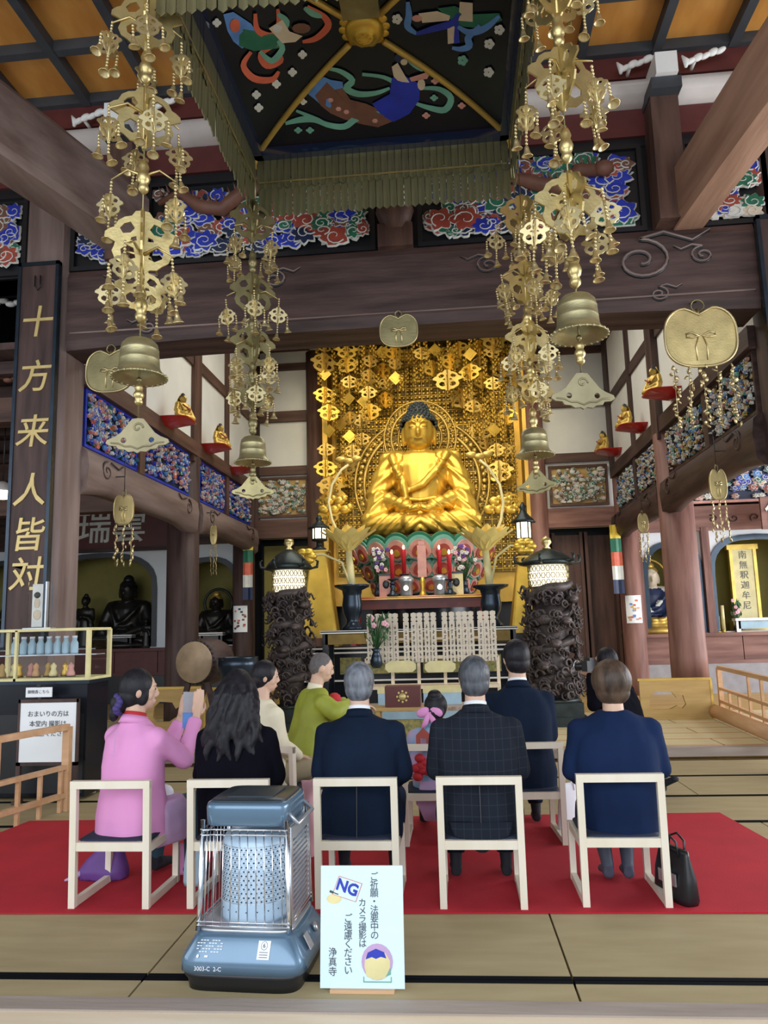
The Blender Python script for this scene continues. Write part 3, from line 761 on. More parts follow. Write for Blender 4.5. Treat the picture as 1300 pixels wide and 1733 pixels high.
# left petal
def zf(a, c): return (a, c)
patch(B, [(378, 22), (395, 18), (425, 38), (440, 60), (410, 80), (395, 68), (385, 50)], IX['c_lblue'], tr=zf)
patch(B, [(405, 45), (440, 52), (485, 58), (480, 78), (430, 84), (405, 75)], IX['c_green'], .013, zf)
patch(B, [(455, 45), (478, 30), (490, 50), (512, 58), (500, 68), (478, 70)], IX['c_skin'], .016, zf)
blob(B, 398, 40, 9, 12, IX['c_orange'], .016, zf); blob(B, 510, 45, 16, 9, IX['c_brown'], .016, zf); blob(B, 470, 45, 8, 7, IX['c_white'], .018, zf)
for rp in ([(520, 8), (548, 25), (555, 42), (535, 62), (512, 68)], [(432, 20), (436, 48), (460, 58), (472, 40), (470, 12)], [(470, 72), (442, 88), (452, 108), (475, 100), (472, 88)], [(425, 85), (412, 108), (430, 130), (460, 132), (472, 118)]):
    ribbon(B, rp, 12, IX['c_orange'], .015, zf)
for rp in ([(440, 84), (460, 100), (478, 80), (470, 66)], [(515, 10), (530, 20), (545, 25)], [(470, 20), (485, 34), (478, 52)]): ribbon(B, rp, 11, IX['c_teal'], .016, zf)
for x, y in ((512, 90), (468, 140), (434, 158), (438, 180), (367, 36), (495, 120)):
    for k in range(4): blob(B, x + 4 * math.cos(k * 1.57), y + 4 * math.sin(k * 1.57), 4, 4, IX['c_white'], .013, zf, 6)
# right petal
patch(B, [(740, 12), (770, 8), (800, 22), (845, 20), (850, 32), (815, 46), (775, 42)], IX['c_green'], tr=zf)
patch(B, [(778, 0), (800, 2), (800, 34), (776, 32)], IX['c_skin'], .015, zf); patch(B, [(708, 20), (740, 16), (762, 24), (760, 32), (715, 36)], IX['c_skin'], .014, zf)
blob(B, 706, 28, 9, 6, IX['c_pink'], .016, zf); patch(B, [(757, 40), (770, 42), (768, 70), (758, 72)], IX['c_skin'], .014, zf)
for rp in ([(690, 0), (692, 22), (690, 42), (705, 54)], [(812, 40), (800, 52), (792, 62), (794, 75), (780, 80), (765, 78)], [(775, 42), (795, 52), (822, 44), (845, 24)]): ribbon(B, rp, 12, IX['c_lblue'], .016, zf)
ribbon(B, [(705, 54), (735, 45), (765, 36), (776, 20)], 12, IX['c_blue'], .017, zf)
patch(B, [(768, 32), (776, 32), (778, 70), (765, 72)], IX['c_blue'], .013, zf)
for x, y in ((828, 72), (827, 120), (783, 100), (845, 48), (672, 30)):
    for k in range(5): blob(B, x + 5 * math.cos(k * 1.26), y + 5 * math.sin(k * 1.26), 4.5, 4.5, IX['c_white' if x != 783 else 'c_teal'], .013, zf, 6)
B.build('painted_figures', PAL, canopy)
# fringe
st = MB(); st.box(-0.030, 0.030, -0.004, 0.004, -0.31, 0); st.add([(-.030, -.004, -.31), (.030, -.004, -.31), (0, -.004, -.335), (-.030, .004, -.31), (.030, .004, -.31), (0, .004, -.335)], [(0, 1, 2), (3, 5, 4), (0, 2, 5, 3), (1, 4, 5, 2)])
sme = st.build('fringe_strip', 'brass_fringe', link=False)
rr = random.Random(5)
for side in range(4):
    ang = side * PI / 2
    for k in range(36):
        u = -CH - 0.02 + (2 * CH + 0.04) * (k + 0.5) / 36
        for row in (0, 1):
            p = Matrix.Rotation(ang, 3, 'Z') @ V((u + row * 0.012, CH + 0.03 + row * 0.012, 0))
            o = mk('fringe_strip', sme, canopy, (CXc + p.x, CYc + p.y, CZ - 0.02 - row * 0.27), (rr.uniform(-.03, .05), 0, ang + rr.uniform(-.06, .06)))
b = MB()
for side in range(4):
    rot = Matrix.Rotation(side * PI / 2, 3, 'Z'); b.obox(V((CXc, CYc, CZ - 0.285)) + rot @ V((0, CH + 0.02, 0)), (2 * CH, 0.006, 0.014), rot)
b.build('fringe_wire', 'brass', canopy)
b = MB()
for sx in (-1, 1):
    for sy in (-1, 1): b.cyl((CXc + sx * (CH + .05), CYc + sy * (CH + .05), CZ + .06), (CXc + sx * (CH + .05), CYc + sy * (CH + .05), CZ - 0.42), 0.02, 0.02, 8)
b.build('corner_rod', 'brass_dark', canopy)
b = MB(); b.cyl((CXc, CYc, CZ + CR), (CXc, CYc, 7.3), 0.03, 0.03, 8); b.build('suspension_rod', 'brass_dark', canopy)

# ================================================================ ORNAMENT CHAINS
FIN = [(0.03, 1), (0.13, .985), (.20, .90), (.33, .87), (.45, .80), (.52, .69), (.60, .66), (.69, .60), (.70, .52), (.60, .49), (.50, .45), (.52, .38), (.56, .30), (.50, .18), (.38, .12), (.28, .05), (.14, .04), (.05, -.03)]
HOL = [[(.14, .70), (.22, .62), (.36, .60), (.42, .68), (.34, .76), (.22, .80)], [(.12, .22), (.24, .18), (.38, .24), (.40, .34), (.28, .42), (.16, .38)], [(.10, .50), (.22, .50), (.20, .55), (.11, .57)]]
def fin_plate(mb, s, t, mat4, wide=1.0):
    half = [(a * s * wide, c * s) for a, c in FIN]; out = half + [(-a, c) for a, c in reversed(half)]
    hs = []
    for h in HOL:
        hs.append([(a * s * wide, c * s) for a, c in h]); hs.append([(-a * s * wide, c * s) for a, c in reversed(h)])
    mb.plate(out, hs, t, mat4)
def med_mesh(s, t, name, m, wide=1.0, nf=2):
    b = MB()
    for k in range(nf): fin_plate(b, s, t, Matrix.Translation((0, 0, -s)) @ Matrix.Rotation(k * PI / nf, 4, 'Z'), wide)
    b.cyl((0, 0, 0.01), (0, 0, -s - 0.02), 0.03 * s + 0.004, None, 6)
    return b.build(name, m, link=False)
def gourd_mesh(s, m):
    b = MB(); b.lathe([(0.006, 0), (.02, -.01), (.028 * s, -.03 * s), (.034 * s, -.05 * s), (.026 * s, -.075 * s), (.034 * s, -.09 * s), (.042 * s, -.115 * s), (.034 * s, -.145 * s), (.024 * s, -.155 * s), (.034 * s, -.18 * s), (.03 * s, -.20 * s), (.006, -.225 * s)], n=12)
    return b.build('gourd_bead', m, link=False)
def smallbell(m, s=1.0):
    b = MB(); b.lathe([(.004 * s, 0), (.010 * s, -.004 * s), (.013 * s, -.02 * s), (.017 * s, -.035 * s), (.029 * s, -.048 * s), (.031 * s, -.052 * s), (.026 * s, -.05 * s), (.012 * s, -.03 * s)], n=10)
    return b.build('small_bell', m, link=False)
def beadstr(m, k, s=1.0):
    b = MB(); b.cyl((0, 0, 0), (0, 0, -k * .022 * s), .002, None, 4)
    for i in range(k): b.ell((0, 0, -(i + .5) * .022 * s), (.0095 * s, .0095 * s, .010 * s), 7, 5)
    return b.build('bead_string', m, link=False)
PM = dict(med={}, med2={})
def protos(key, mm, mp):
    return dict(big=med_mesh(.39, .012, 'openwork_medallion', mm, 0.78, 2), mid=med_mesh(.27, .010, 'openwork_medallion', mm, 0.8, 2),
                small=med_mesh(.15, .008, 'side_strand', mp, 0.8, 2), gourd=gourd_mesh(1.0, mm), bead=beadstr(mp, 4), bead3=beadstr(mp, 3), bell=smallbell(mp, 1.15))
PN = protos('near', 'brass', 'brass_pale')
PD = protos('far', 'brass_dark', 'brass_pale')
def strand(P, parent, loc, rz, rng):
    o = mk('side_strand', P['small'], parent, loc, (rng.uniform(-.1, .1), rng.uniform(-.1, .1), rz))
    mk('bead_string', P['bead'], o, (0, 0, 0.088))
    for dx, dz in ((-.085, -.075), (.085, -.075), (0, -.155)):
        mk('bead_string', P['bead'], o, (dx, 0, dz)); mk('small_bell', P['bell'], o, (dx, 0, dz - .09), (rng.uniform(-.3, .3), rng.uniform(-.3, .3), 0))
    return o
def big_bell(m, s, rng):
    b = MB(); b.lathe([(.01, 0), (.045, -.004), (.080, -.016), (.102, -.040), (.108, -.07), (.110, -.073), (.109, -.078), (.112, -.13), (.114, -.133), (.113, -.138), (.116, -.175), (.122, -.195), (.135, -.212), (.155, -.232), (.160, -.243), (.150, -.238), (.120, -.205), (.10, -.19), (.09, -.05)], n=32)
    for i, v in enumerate(b.v):
        pass
    for k in range(26): a = 2 * PI * k / 26; b.ell((.157 * math.cos(a), .157 * math.sin(a), -.238), .009, 6, 4)
    return b.build('wind_bell', m, link=False)
def pendant_mesh(m, w):
    half = [(0.0, .0), (.09, -.01), (.13, -.06), (.20, -.15), (.27, -.24), (.36, -.30), (.48, -.35), (.50, -.40), (.44, -.44), (.33, -.45), (.30, -.50), (.20, -.51), (.14, -.55), (.05, -.54), (0, -.57)]
    out = [(a * w, c * w) for a, c in half] + [(-a * w, c * w) for a, c in reversed(half[1:-1])]
    hole = lambda cx, cz, r: [(w * (cx + r * math.cos(2 * PI * k / 10)), w * (cz + r * math.sin(2 * PI * k / 10))) for k in range(10)]
    b = MB(); b.plate(out, [hole(-.22, -.36, .045), hole(.22, -.36, .045)], .014)
    b.tube([(w * x, -.008, w * z) for x, z in spiral(0, -.16, .09, 1, 0, 12)], .006, 4); b.tube([(w * x, -.008, w * z) for x, z in [(-.42, -.40), (-.3, -.41), (-.2, -.46), (-.1, -.46), (0, -.5), (.1, -.46), (.2, -.46), (.3, -.41), (.42, -.40)]], .005, 4)
    return b.build('cloud_pendant', m, link=False)
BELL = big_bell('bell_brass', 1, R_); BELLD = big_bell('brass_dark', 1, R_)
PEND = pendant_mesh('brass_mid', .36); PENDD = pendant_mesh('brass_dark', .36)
def chain(label, px, Y, ztop, meds, gourds, bell, pend, P, strands, scale=1.0, bellm=None, pm=None, seed=0):
    rng = random.Random(seed)
    base = aty(px, bell, Y); t = thing('hanging_ornament', label, 'temple ornament', (base.x, base.y, base.z), 0, 'tiered brass ornament chains hung from the canopy corners')
    zz = lambda py: aty(px, py, Y).z - base.z
    b = MB(); b.cyl((0, 0, ztop - base.z), (0, 0, zz(pend) - .02), .005, None, 5); b.build('rod', 'brass_dark', t)
    for py, kind in meds: mk('openwork_medallion', P[kind], t, (0, 0, zz(py)), (0, 0, rng.uniform(.2, .7)))
    for py in gourds: mk('gourd_bead', P['gourd'], t, (0, 0, zz(py)))
    bo = mk('wind_bell', bellm or BELL, t, (0, 0, 0))
    c = MB(); c.cyl((0, 0, -.05), (0, 0, -.24), .006, None, 5); c.ell((0, 0, -.25), .016, 8, 6); c.build('clapper', 'brass_dark', bo)
    mk('gourd_bead', P['gourd'], t, (0, 0, -.27)).scale = (.75, .75, .62)
    mk('cloud_pendant', pm or PEND, t, (0, 0, zz(pend)), (0, 0, rng.uniform(-.5, .5)))
    for py, dx, rad, k in strands:
        a = rng.uniform(0, 6.28) if dx is None else 0
        for q in range(k):
            if dx is None: an = a + 2 * PI * q / k; ox, oy = rad * math.cos(an), rad * math.sin(an)
            else: ox, oy = dx, rng.uniform(-.1, .1)
            strand(P, t, (ox, oy, zz(py) + rng.uniform(-.03, .03)), rng.uniform(0, 3), rng)
        b = MB(); z0 = zz(py) + .12
        for q in range(k):
            if dx is None:
                an = a + 2 * PI * q / k; b.tube([(0, 0, z0), (rad * .5 * math.cos(an), rad * .5 * math.sin(an), z0 + .04), (rad * math.cos(an), rad * math.sin(an), z0 - .03)], [.012, .008, .005], 5)
        if b.v: b.build('hook_arm', 'brass', t)
    return t
chain('tiered brass ornament chain with bell, nearer one left of the canopy', 237, 4.1, 6.3, [(-10, 'big'), (150, 'big'), (358, 'big'), (455, 'mid')], [88, 272, 486], 573, 708, PN,
      [(75, None, .21, 4), (225, None, .21, 4), (330, None, .19, 2), (465, None, .20, 4)], seed=3)
chain('tiered brass ornament chain with bell, nearer one right of the canopy', 975, 4.1, 6.3, [(78, 'big'), (-70, 'big'), (292, 'big')], [20, 215, 425], 499, 632, PN,
      [(-40, None, .2, 4), (160, None, .21, 5), (370, None, .20, 5)], seed=8)
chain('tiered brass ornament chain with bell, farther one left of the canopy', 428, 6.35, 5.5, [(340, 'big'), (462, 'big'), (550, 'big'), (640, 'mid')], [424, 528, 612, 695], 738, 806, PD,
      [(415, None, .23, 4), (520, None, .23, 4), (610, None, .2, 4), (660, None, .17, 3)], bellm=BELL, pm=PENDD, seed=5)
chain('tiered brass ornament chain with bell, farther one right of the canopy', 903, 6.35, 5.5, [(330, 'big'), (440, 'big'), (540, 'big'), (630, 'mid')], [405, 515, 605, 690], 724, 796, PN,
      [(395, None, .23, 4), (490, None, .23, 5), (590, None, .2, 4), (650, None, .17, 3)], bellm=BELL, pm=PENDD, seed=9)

# ================================================================ KEMAN GONGS
def keman(label, px, py, Y, w, m, tassels=0, name='heart_shaped_gong'):
    p = aty(px, py, Y); t = thing(name, label, 'hanging gong', p, 0)
    out = []
    n = 44
    for k in range(n):
        a = 2 * PI * k / n + PI / 2; ca, sa = math.cos(a), math.sin(a)
        x = .5 * math.copysign(abs(ca) ** .75, ca); z = .45 * math.copysign(abs(sa) ** .75, sa)
        if sa > 0: z -= .13 * math.exp(-(x / .13) ** 2)
        out.append((x * w, z * w))
    b = MB(); b.plate(out, [], .035); b.build('plate', m, t)
    b = MB(); b.tube([(x, -.02, z) for x, z in out], .012 * w / .6, 5, closed=True)
    bow = [(-.02, .0), (-.12, .06), (-.2, .04), (-.2, -.01), (-.1, -.02), (0, .02), (.1, -.02), (.2, -.01), (.2, .04), (.12, .06), (.02, 0)]
    b.tube([(x * w, -.022, z * w) for x, z in bow], .010, 5)
    for s in (-1, 1): b.tube([(s * .03 * w, -.022, 0), (s * .08 * w, -.022, -.15 * w), (s * .07 * w, -.022, -.36 * w)], .007, 5)
    b.build('raised_cord', 'brass_pale', t)
    b = MB(); b.tube([(.09 * w * math.cos(a / 8 * PI), 0, .47 * w + .09 * w * math.sin(a / 8 * PI)) for a in range(16)], .008, 5, closed=True); b.cyl((0, 0, .30 * w), (0, 0, .42 * w), .03 * w, None, 8)
    b.build('ring', 'brass_dark', t)
    b = MB(); b.cyl((0, 0, .53 * w), (0, .35 if Y > 7 and name == 'heart_shaped_gong' and w > .31 else 0, .56 * w + (.10 if w > .31 else .25)), .007, None, 6); b.build('hook', 'black', t)
    if w <= .31:
        b = MB(); b.cyl((0, 0, .56 * w + .12), ((-.42 if px < 700 else .42) if Y > 0 else 0, 0, .56 * w + .12), .006, None, 6); b.build('peg', 'black', t)
    for k in range(tassels):
        x = (k - (tassels - 1) / 2) * w * .8 / max(1, tassels - 1) if tassels > 1 else 0
        b = MB(); z = -.42 * w
        L = 10 if tassels > 3 else 6; rg = random.Random(k * 7 + int(px))
        for i in range(L * 2):
            b.ell((x + rg.uniform(-.03, .03), rg.uniform(-.025, .025), z - .03 * i - .02), (rg.uniform(.012, .026), .009, rg.uniform(.016, .030)), 6, 4, Matrix.Rotation(rg.uniform(-1.2, 1.2), 3, 'Y') @ Matrix.Rotation(rg.uniform(0, 3), 3, 'Z'))
        b.cyl((x, 0, z), (x, 0, z - .06 * L), .003, None, 4)
        b.build('tassel', 'brass_pale', t)
    return t
keman('large brass heart-shaped gong hanging under the beam at the right', 1185, 570, 7.15, .66, 'brass', 5)
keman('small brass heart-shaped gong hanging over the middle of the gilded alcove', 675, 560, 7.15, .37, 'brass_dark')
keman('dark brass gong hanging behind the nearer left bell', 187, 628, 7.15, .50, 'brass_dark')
for px, py, w, lb in ((210, 862, .30, 'small oval brass gong with tassels hanging in the first opening of the left aisle'), (362, 905, .26, 'small brass gong hanging edge-on in the second opening of the left aisle')):
    p = atx(px, py, -3.82); q = keman(lb, px, py, p.y, w, 'brass', 3)
    q.scale = (.40 if px == 362 else .78, 1, 1.35)
for px, py, w, lb in ((1215, 820, .30, 'oval brass gong with tassels hanging in the first opening of the right aisle'), (1088, 885, .26, 'narrow brass gong hanging in the second opening of the right aisle')):
    p = atx(px, py, 2.92); q = keman(lb, px, py, p.y, w, 'brass', 3); q.scale = (.6, 1, 1.3)
# ================================================================ NAME BOARDS
t = thing('calligraphy_board', 'tall dark hanging board with gilt brush characters on the left pillar', 'board', (-4.27, 7.24, 0))
b = MB(); b.box(-.20, .20, 0, .04, 1.35, 5.36); b.build('plank', 'dark_z', t)
b = MB(); b.box(-.225, -.19, -.015, .05, 1.35, 5.38); b.box(.19, .225, -.015, .05, 1.35, 5.38); b.box(-.225, .225, -.015, .05, 5.34, 5.38); b.build('frame', 'bronze_blue', t)
for ch, py in zip('十方来人皆対', (548, 640, 733, 832, 908, 975)):
    z = aty(70, py, 7.24).z; b = MB(); text_into(b, ch, .36, (0, -.006, z), None, 0, .006, 0.12, .0025); b.build('gilt_character', 'gildtext', t)
b = MB(); b.tube([(-.03, -.02, 5.22), (-.03, -.02, 5.1), (0, -.02, 5.06), (.03, -.02, 5.1), (.03, -.02, 5.22)], .008, 6); b.build('hook', 'black', t)
t = thing('calligraphy_board', 'tall dark hanging board with a bluish edge cut off at the right picture edge', 'board', (3.27, 7.24, 0))
b = MB(); b.box(-.20, .22, 0, .04, 1.9, 5.3); b.build('plank', 'dark_z', t)
b = MB(); b.box(-.225, -.19, -.015, .05, 1.9, 5.32); b.box(.2, .235, -.015, .05, 1.9, 5.32); b.box(-.225, .235, -.015, .05, 5.28, 5.32); b.build('frame', 'bronze_blue', t)
t = thing('name_plaque', 'dark wooden plaque with pale brush characters high in the left aisle', 'plaque', (-6.9, 15.1, 3.62))
b = MB(); b.box(-1.3, 1.3, 0, .06, -.42, .42); b.build('plank', 'maroon', t)
b = MB(); b.box(-1.36, -1.28, -.03, .07, -.48, .48); b.box(1.28, 1.36, -.03, .07, -.48, .48); b.box(-1.36, 1.36, -.03, .07, .40, .48); b.box(-1.36, 1.36, -.03, .07, -.48, -.40); b.build('frame', 'dark_x', t)
for ch, x in (('瑞', -.55), ('雲', .20)):
    b = MB(); text_into(b, ch, .74, (x, -.012, .0), None, 0, .012, .05, .006); b.build('pale_character', 'c_white', t)
t = thing('name_plaque', 'orange-red plaque with pale brush characters at the right picture edge', 'plaque', (6.2, 14.5, 3.35))
b = MB(); b.box(-.55, .9, 0, .06, -.3, .3); b.build('plank', 'red_x', t)
b = MB(); text_into(b, '佛心', .5, (0, -.012, 0), None, 0, .01, .05, .004); b.build('pale_character', 'c_white', t)
# ================================================================ ALTAR
ORD = ['first', 'second', 'third', 'fourth', 'fifth', 'sixth', 'seventh', 'eighth', 'ninth', 'tenth', 'eleventh', 'twelfth', 'thirteenth', 'fourteenth', 'fifteenth', 'sixteenth', 'seventeenth', 'eighteenth']
mat('glow', (1, .9, .7), 0.5, var=0, emit=(1.0, .86, .60), es=3.0)
mat('flame', (1, .8, .4), 0.5, var=0, emit=(1.0, .75, .35), es=8.0)
mat('candle', (.55, .02, .03), 0.35, var=0)
mat('hair_curl', (.035, .045, .05), 0.6)
mat('leaf', (.03, .10, .03), 0.6, var=.3)
mat('petal_pink', (.75, .42, .48), 0.6, var=.2)
mat('purple', (.13, .05, .25), 0.6)
mat('toba', (.68, .60, .48), 0.6, var=.1)
mat('brocade', (.50, .40, .14), 0.6, 0, 0, 22, col2=(.16, .20, .08))
mat('brocade2', (.55, .50, .40), 0.6, 0, 0, 16, col2=(.30, .14, .10))
mat('paleblue', (.36, .52, .62), 0.6)
mat('cream_y', (.72, .64, .32), 0.5)
mat('gold_shade', (.20, .13, .03), 0.5, .5, .3, 5)
mat('drumskin', (.40, .29, .18), 0.7, var=.15, scale=8)
mat('silver', (.55, .58, .62), 0.3, .7)
def cap(b, p0, p1, r0, r1, mi=None):
    b.tube([p0, p1], [r0, r1], 12, mi); b.ell(p0, r0, 12, 8, None, mi); b.ell(p1, r1, 12, 8, None, mi)
def statue_mesh(seat=True, voxel=.03, robe=1.0):
    """unit figure, about 1 high, looks towards -y; returns body mesh, hair mesh"""
    b = MB()
    if seat:
        for s in (-1, 1):
            cap(b, (s * .10, .02, .10), (s * .36, -.14, .09), .13, .09); cap(b, (s * .36, -.14, .09), (-s * .08, -.25, .08), .09, .06)
            cap(b, (s * .235, .02, .555), (s * .33, -.03, .30), .085, .085); cap(b, (s * .33, -.03, .30), (s * .10, -.22, .20), .075, .045)
            b.ell((s * .05, -.245, .185), (.07, .05, .028))
            b.tube([(s * .30, -.06, .30), (s * .34, -.10, .14), (s * .36, -.12, .03)], [.09, .10, .07], 10)
            b.ell((s * .17, .03, .58), (.12, .09, .07))
        b.loft([(0, 0, .02, .33, .24), (0, .02, .12, .30, .20), (0, .02, .25, .18, .14), (0, .01, .40, .215, .135), (0, .01, .52, .255, .13), (0, .02, .60, .20, .11), (0, .02, .64, .09, .08)], 20)
        for k, z in enumerate((.50, .45)):
            pass
        b.tube([(.21, -.06, .60), (.14, -.13, .48), (.02, -.15, .36), (-.10, -.14, .32)], [.025, .03, .03, .02], 8)
        b.tube([(-.21, -.06, .60), (-.17, -.13, .48), (-.12, -.15, .38), (-.10, -.16, .26)], [.025, .03, .03, .02], 8)
        b.tube([(-.12, -.13, .27), (0, -.16, .25), (.12, -.13, .27)], .018, 8)
    else:
        b.loft([(0, 0, 0, .17, .13), (0, 0, .2, .14, .11), (0, 0, .45, .11, .09), (0, 0, .62, .13, .09), (0, 0, .70, .14, .08), (0, 0, .76, .05, .05)], 18)
        for s in (-1, 1):
            cap(b, (s * .13, 0, .70), (s * .16, -.03, .54), .045, .04); cap(b, (s * .16, -.03, .54), (s * .03, -.13, .58), .04, .025)
            b.tube([(s * .13, -.06, .54), (s * .15, -.07, .38)], [.05, .06], 8)
    hz = .77 if seat else .87; k = 1.0 if seat else .62
    cap(b, (0, .02, hz - .20 * k), (0, .0, hz - .06 * k), .062 * k, .06 * k)
    b.ell((0, -.015, hz), (.118 * k, .125 * k, .148 * k)); b.ell((0, -.06 * k, hz - .085 * k), (.075 * k, .07 * k, .06 * k))
    b.ell((0, -.145 * k, hz - .03 * k), (.017 * k, .028 * k, .035 * k)); b.tube([(0, -.13 * k, hz + .03 * k), (0, -.150 * k, hz - .03 * k)], [.008 * k, .012 * k], 6)
    for s in (-1, 1):
        b.ell((s * .12 * k, 0, hz - .03 * k), (.018 * k, .03 * k, .075 * k)); b.tube([(s * .075 * k, -.12 * k, hz + .045 * k), (s * .04 * k, -.14 * k, hz + .05 * k), (s * .015 * k, -.138 * k, hz + .035 * k)], .008 * k, 6)
        b.ell((s * .045 * k, -.122 * k, hz + .012 * k), (.028 * k, .012 * k, .010 * k))
    b.ell((0, -.128 * k, hz - .075 * k), (.032 * k, .015 * k, .010 * k))
    me = remesh(b, voxel, 1)
    h = MB(); h.ell((0, .012, hz + .035 * k), (.128 * k, .13 * k, .13 * k), 20, 12); h.ell((0, .015, hz + .14 * k), (.075 * k, .08 * k, .085 * k), 16, 10)
    if True:
        # trim the hair cap so it stays above the brow
        keep = lambda p: not (p[1] < -.02 * k and p[2] < hz + .062 * k) and p[2] > hz - .04 * k
        fs = [i for i, f in enumerate(h.f) if all(keep(h.v[q]) for q in f)]
        h.f = [h.f[i] for i in fs]; h.m = [h.m[i] for i in fs]; h.sm = [h.sm[i] for i in fs]
    return me, h, hz, k
BUY = 14.0
bb = aty(715, 912, BUY)
bud = thing('buddha_statue', 'large seated gilded Buddha statue with dark snail-curled hair before a gold openwork backdrop', 'statue', (bb.x, BUY, bb.z))
me, hb_, hz, kk = statue_mesh(True, .0075)
NRM = [v.normal.copy() for v in me.vertices]
for v, vn in zip(me.vertices, NRM):
    x, y, z = v.co; nn_ = noise.noise(V((x * 3, y * 3, z * 14 + abs(x) * 12)))
    if z < .62 and (abs(x) > .13 or z < .24): v.co = V((x, y, z)) + vn * (.008 * math.sin(z * 70 + abs(x) * 55 + 3 * nn_))
setmats(me, ['gold']); S = 2.62
o = mk('body', me, bud); o.scale = (S * .94, S, S)
for q in range(16):
    pass
for rr_ in range(9):
    an = rr_ * .19; n = max(1, int(26 * math.cos(an) + 1))
    for q in range(n):
        a = 2 * PI * q / n; p = V((.130 * math.cos(an) * math.cos(a), .012 + .132 * math.cos(an) * math.sin(a), hz + .035 + .132 * math.sin(an)))
        if p.y < -.02 and p.z < hz + .062: continue
        hb_.ell(p, .012, 6, 4)
for rr_ in range(6):
    an = .2 + rr_ * .25; n = max(1, int(14 * math.cos(an) + 1))
    for q in range(n):
        a = 2 * PI * q / n; hb_.ell((.078 * math.cos(an) * math.cos(a), .015 + .08 * math.cos(an) * math.sin(a), hz + .14 + .086 * math.sin(an)), .011, 6, 4)
o = hb_.build('hair', 'hair_curl', bud); o.scale = (S,) * 3
b = MB()
for s in (-1, 1): b.ell((s * .045, -.130, hz + .012), (.022, .006, .004))
b.ell((0, -.142, hz + .055), .007); b.tube([(-.03, -.142, hz - .075), (0, -.146, hz - .078), (.03, -.142, hz - .075)], .003, 5)
o = b.build('face_detail', 'gold_shade', bud); o.scale = (S,) * 3
# halo
b = MB(); hc = V((0, .48, hz * S + .02))
for r, w in ((.42, .02), (.56, .03), (.70, .02)): b.tube([hc + V((r * math.cos(2 * PI * k / 48), 0, r * math.sin(2 * PI * k / 48) * 1.05)) for k in range(48)], w, 6, closed=True)
for k in range(40):
    a = 2 * PI * k / 40; b.tube([hc + V((.42 * math.cos(a), 0, .44 * math.sin(a))), hc + V((.56 * math.cos(a + .12), 0, .59 * math.sin(a + .12))), hc + V((.70 * math.cos(a), 0, .73 * math.sin(a)))], .012, 5)
    b.ell(hc + V((.63 * math.cos(a), 0, .66 * math.sin(a))), (.028, .015, .028), 6, 5)
b.build('halo', 'gold_dull', bud)
b = MB(); hc2 = V((0, .55, 1.15))
for r, w in ((1.12, .035), (1.3, .025)): b.tube([hc2 + V((r * math.cos(2 * PI * k / 56), 0, r * math.sin(2 * PI * k / 56))) for k in range(56)], w, 6, closed=True)
for k in range(60):
    a = 2 * PI * k / 60; b.ell(hc2 + V((1.21 * math.cos(a), 0, 1.21 * math.sin(a))), (.045, .02, .045), 7, 5)
b.build('body_halo', 'gold_dull', bud)
# lotus seat
lt = thing('lotus_pedestal', 'round lotus pedestal with rows of green, pink and gold petals under the large Buddha', 'pedestal', (bb.x, BUY, 0))
z0 = bb.z
b = MB(); b.lathe([(.95, z0 - .02), (1.12, z0 - .10), (1.0, z0 - .3), (.7, z0 - .9), (.9, z0 - 1.05), (.95, z0 - 1.25), (.95, .6)], n=32); b.build('core', 'lacquer', lt)
def petal_mesh():
    b = MB()
    for k, (s, mi, dy) in enumerate(((1, 0, 0), (.86, 1, -.02), (.68, 2, -.04), (.45, 3, -.06), (.22, 4, -.08))):
        pts = []
        for q in range(15):
            a = PI * q / 14; pts.append((s * .29 * math.cos(a), s * .36 * math.sin(a)))
        pts += [(-s * .22, -.10 * s), (0, -.16 * s), (s * .22, -.10 * s)]
        b.plate(pts, [], .05, Matrix.Translation((0, dy, 0)), k)
    return b.build('petal', ['c_green', 'c_teal', 'c_pink', 'c_red', 'gold'], link=False)
pmesh = petal_mesh()
for row, (r, z, sc_, n) in enumerate(((1.20, z0 - .36, 1.0, 20), (1.02, z0 - .66, .95, 18), (.88, z0 - .93, .82, 18))):
    for k in range(n):
        a = 2 * PI * (k + .5 * (row % 2)) / n
        o = mk('petal', pmesh, lt, (r * math.cos(a), r * math.sin(a), z), (0, 0, a + PI / 2)); o.rotation_euler = (.35, 0, a + PI / 2); o.scale = (sc_,) * 3
# gilded openwork backdrop: studs in rows (too many and too small to pick apart)
bd = thing('gilded_backdrop', 'gilded openwork screen of small studs and niches behind the large Buddha', 'screen', (-.53, 15.48, 0))
b = MB(); b.box(-1.9, 1.85, 0.10, .14, 2.5, 7.3); b.build('backing', 'gold_shade', bd)
b = MB(); rng = random.Random(12)
for i in range(44):
    for j in range(56):
        x = -1.84 + i * .084; z = 2.6 + j * .084
        u = rng.random()
        if u < .10: continue
        h = .024 + .008 * rng.random(); d = -rng.uniform(.0, .03)
        vs = [(x - h, .09, z - h), (x + h, .09, z - h), (x + h, .09, z + h), (x - h, .09, z + h), (x - h * .6, d + .05, z - h * .6), (x + h * .6, d + .05, z - h * .6), (x + h * .6, d + .05, z + h * .6), (x - h * .6, d + .05, z + h * .6)]
        b.add(vs, [(4, 5, 6, 7), (0, 1, 5, 4), (1, 2, 6, 5), (2, 3, 7, 6), (3, 0, 4, 7)])
for j in range(28): b.box(-1.86, 1.84, .075, .10, 2.555 + j * .168, 2.57 + j * .168)
for i in range(22): b.box(-1.885 + i * .168, -1.875 + i * .168, .075, .10, 2.5, 7.3)
stuff(b.build('gilt_stud', 'gold', bd))
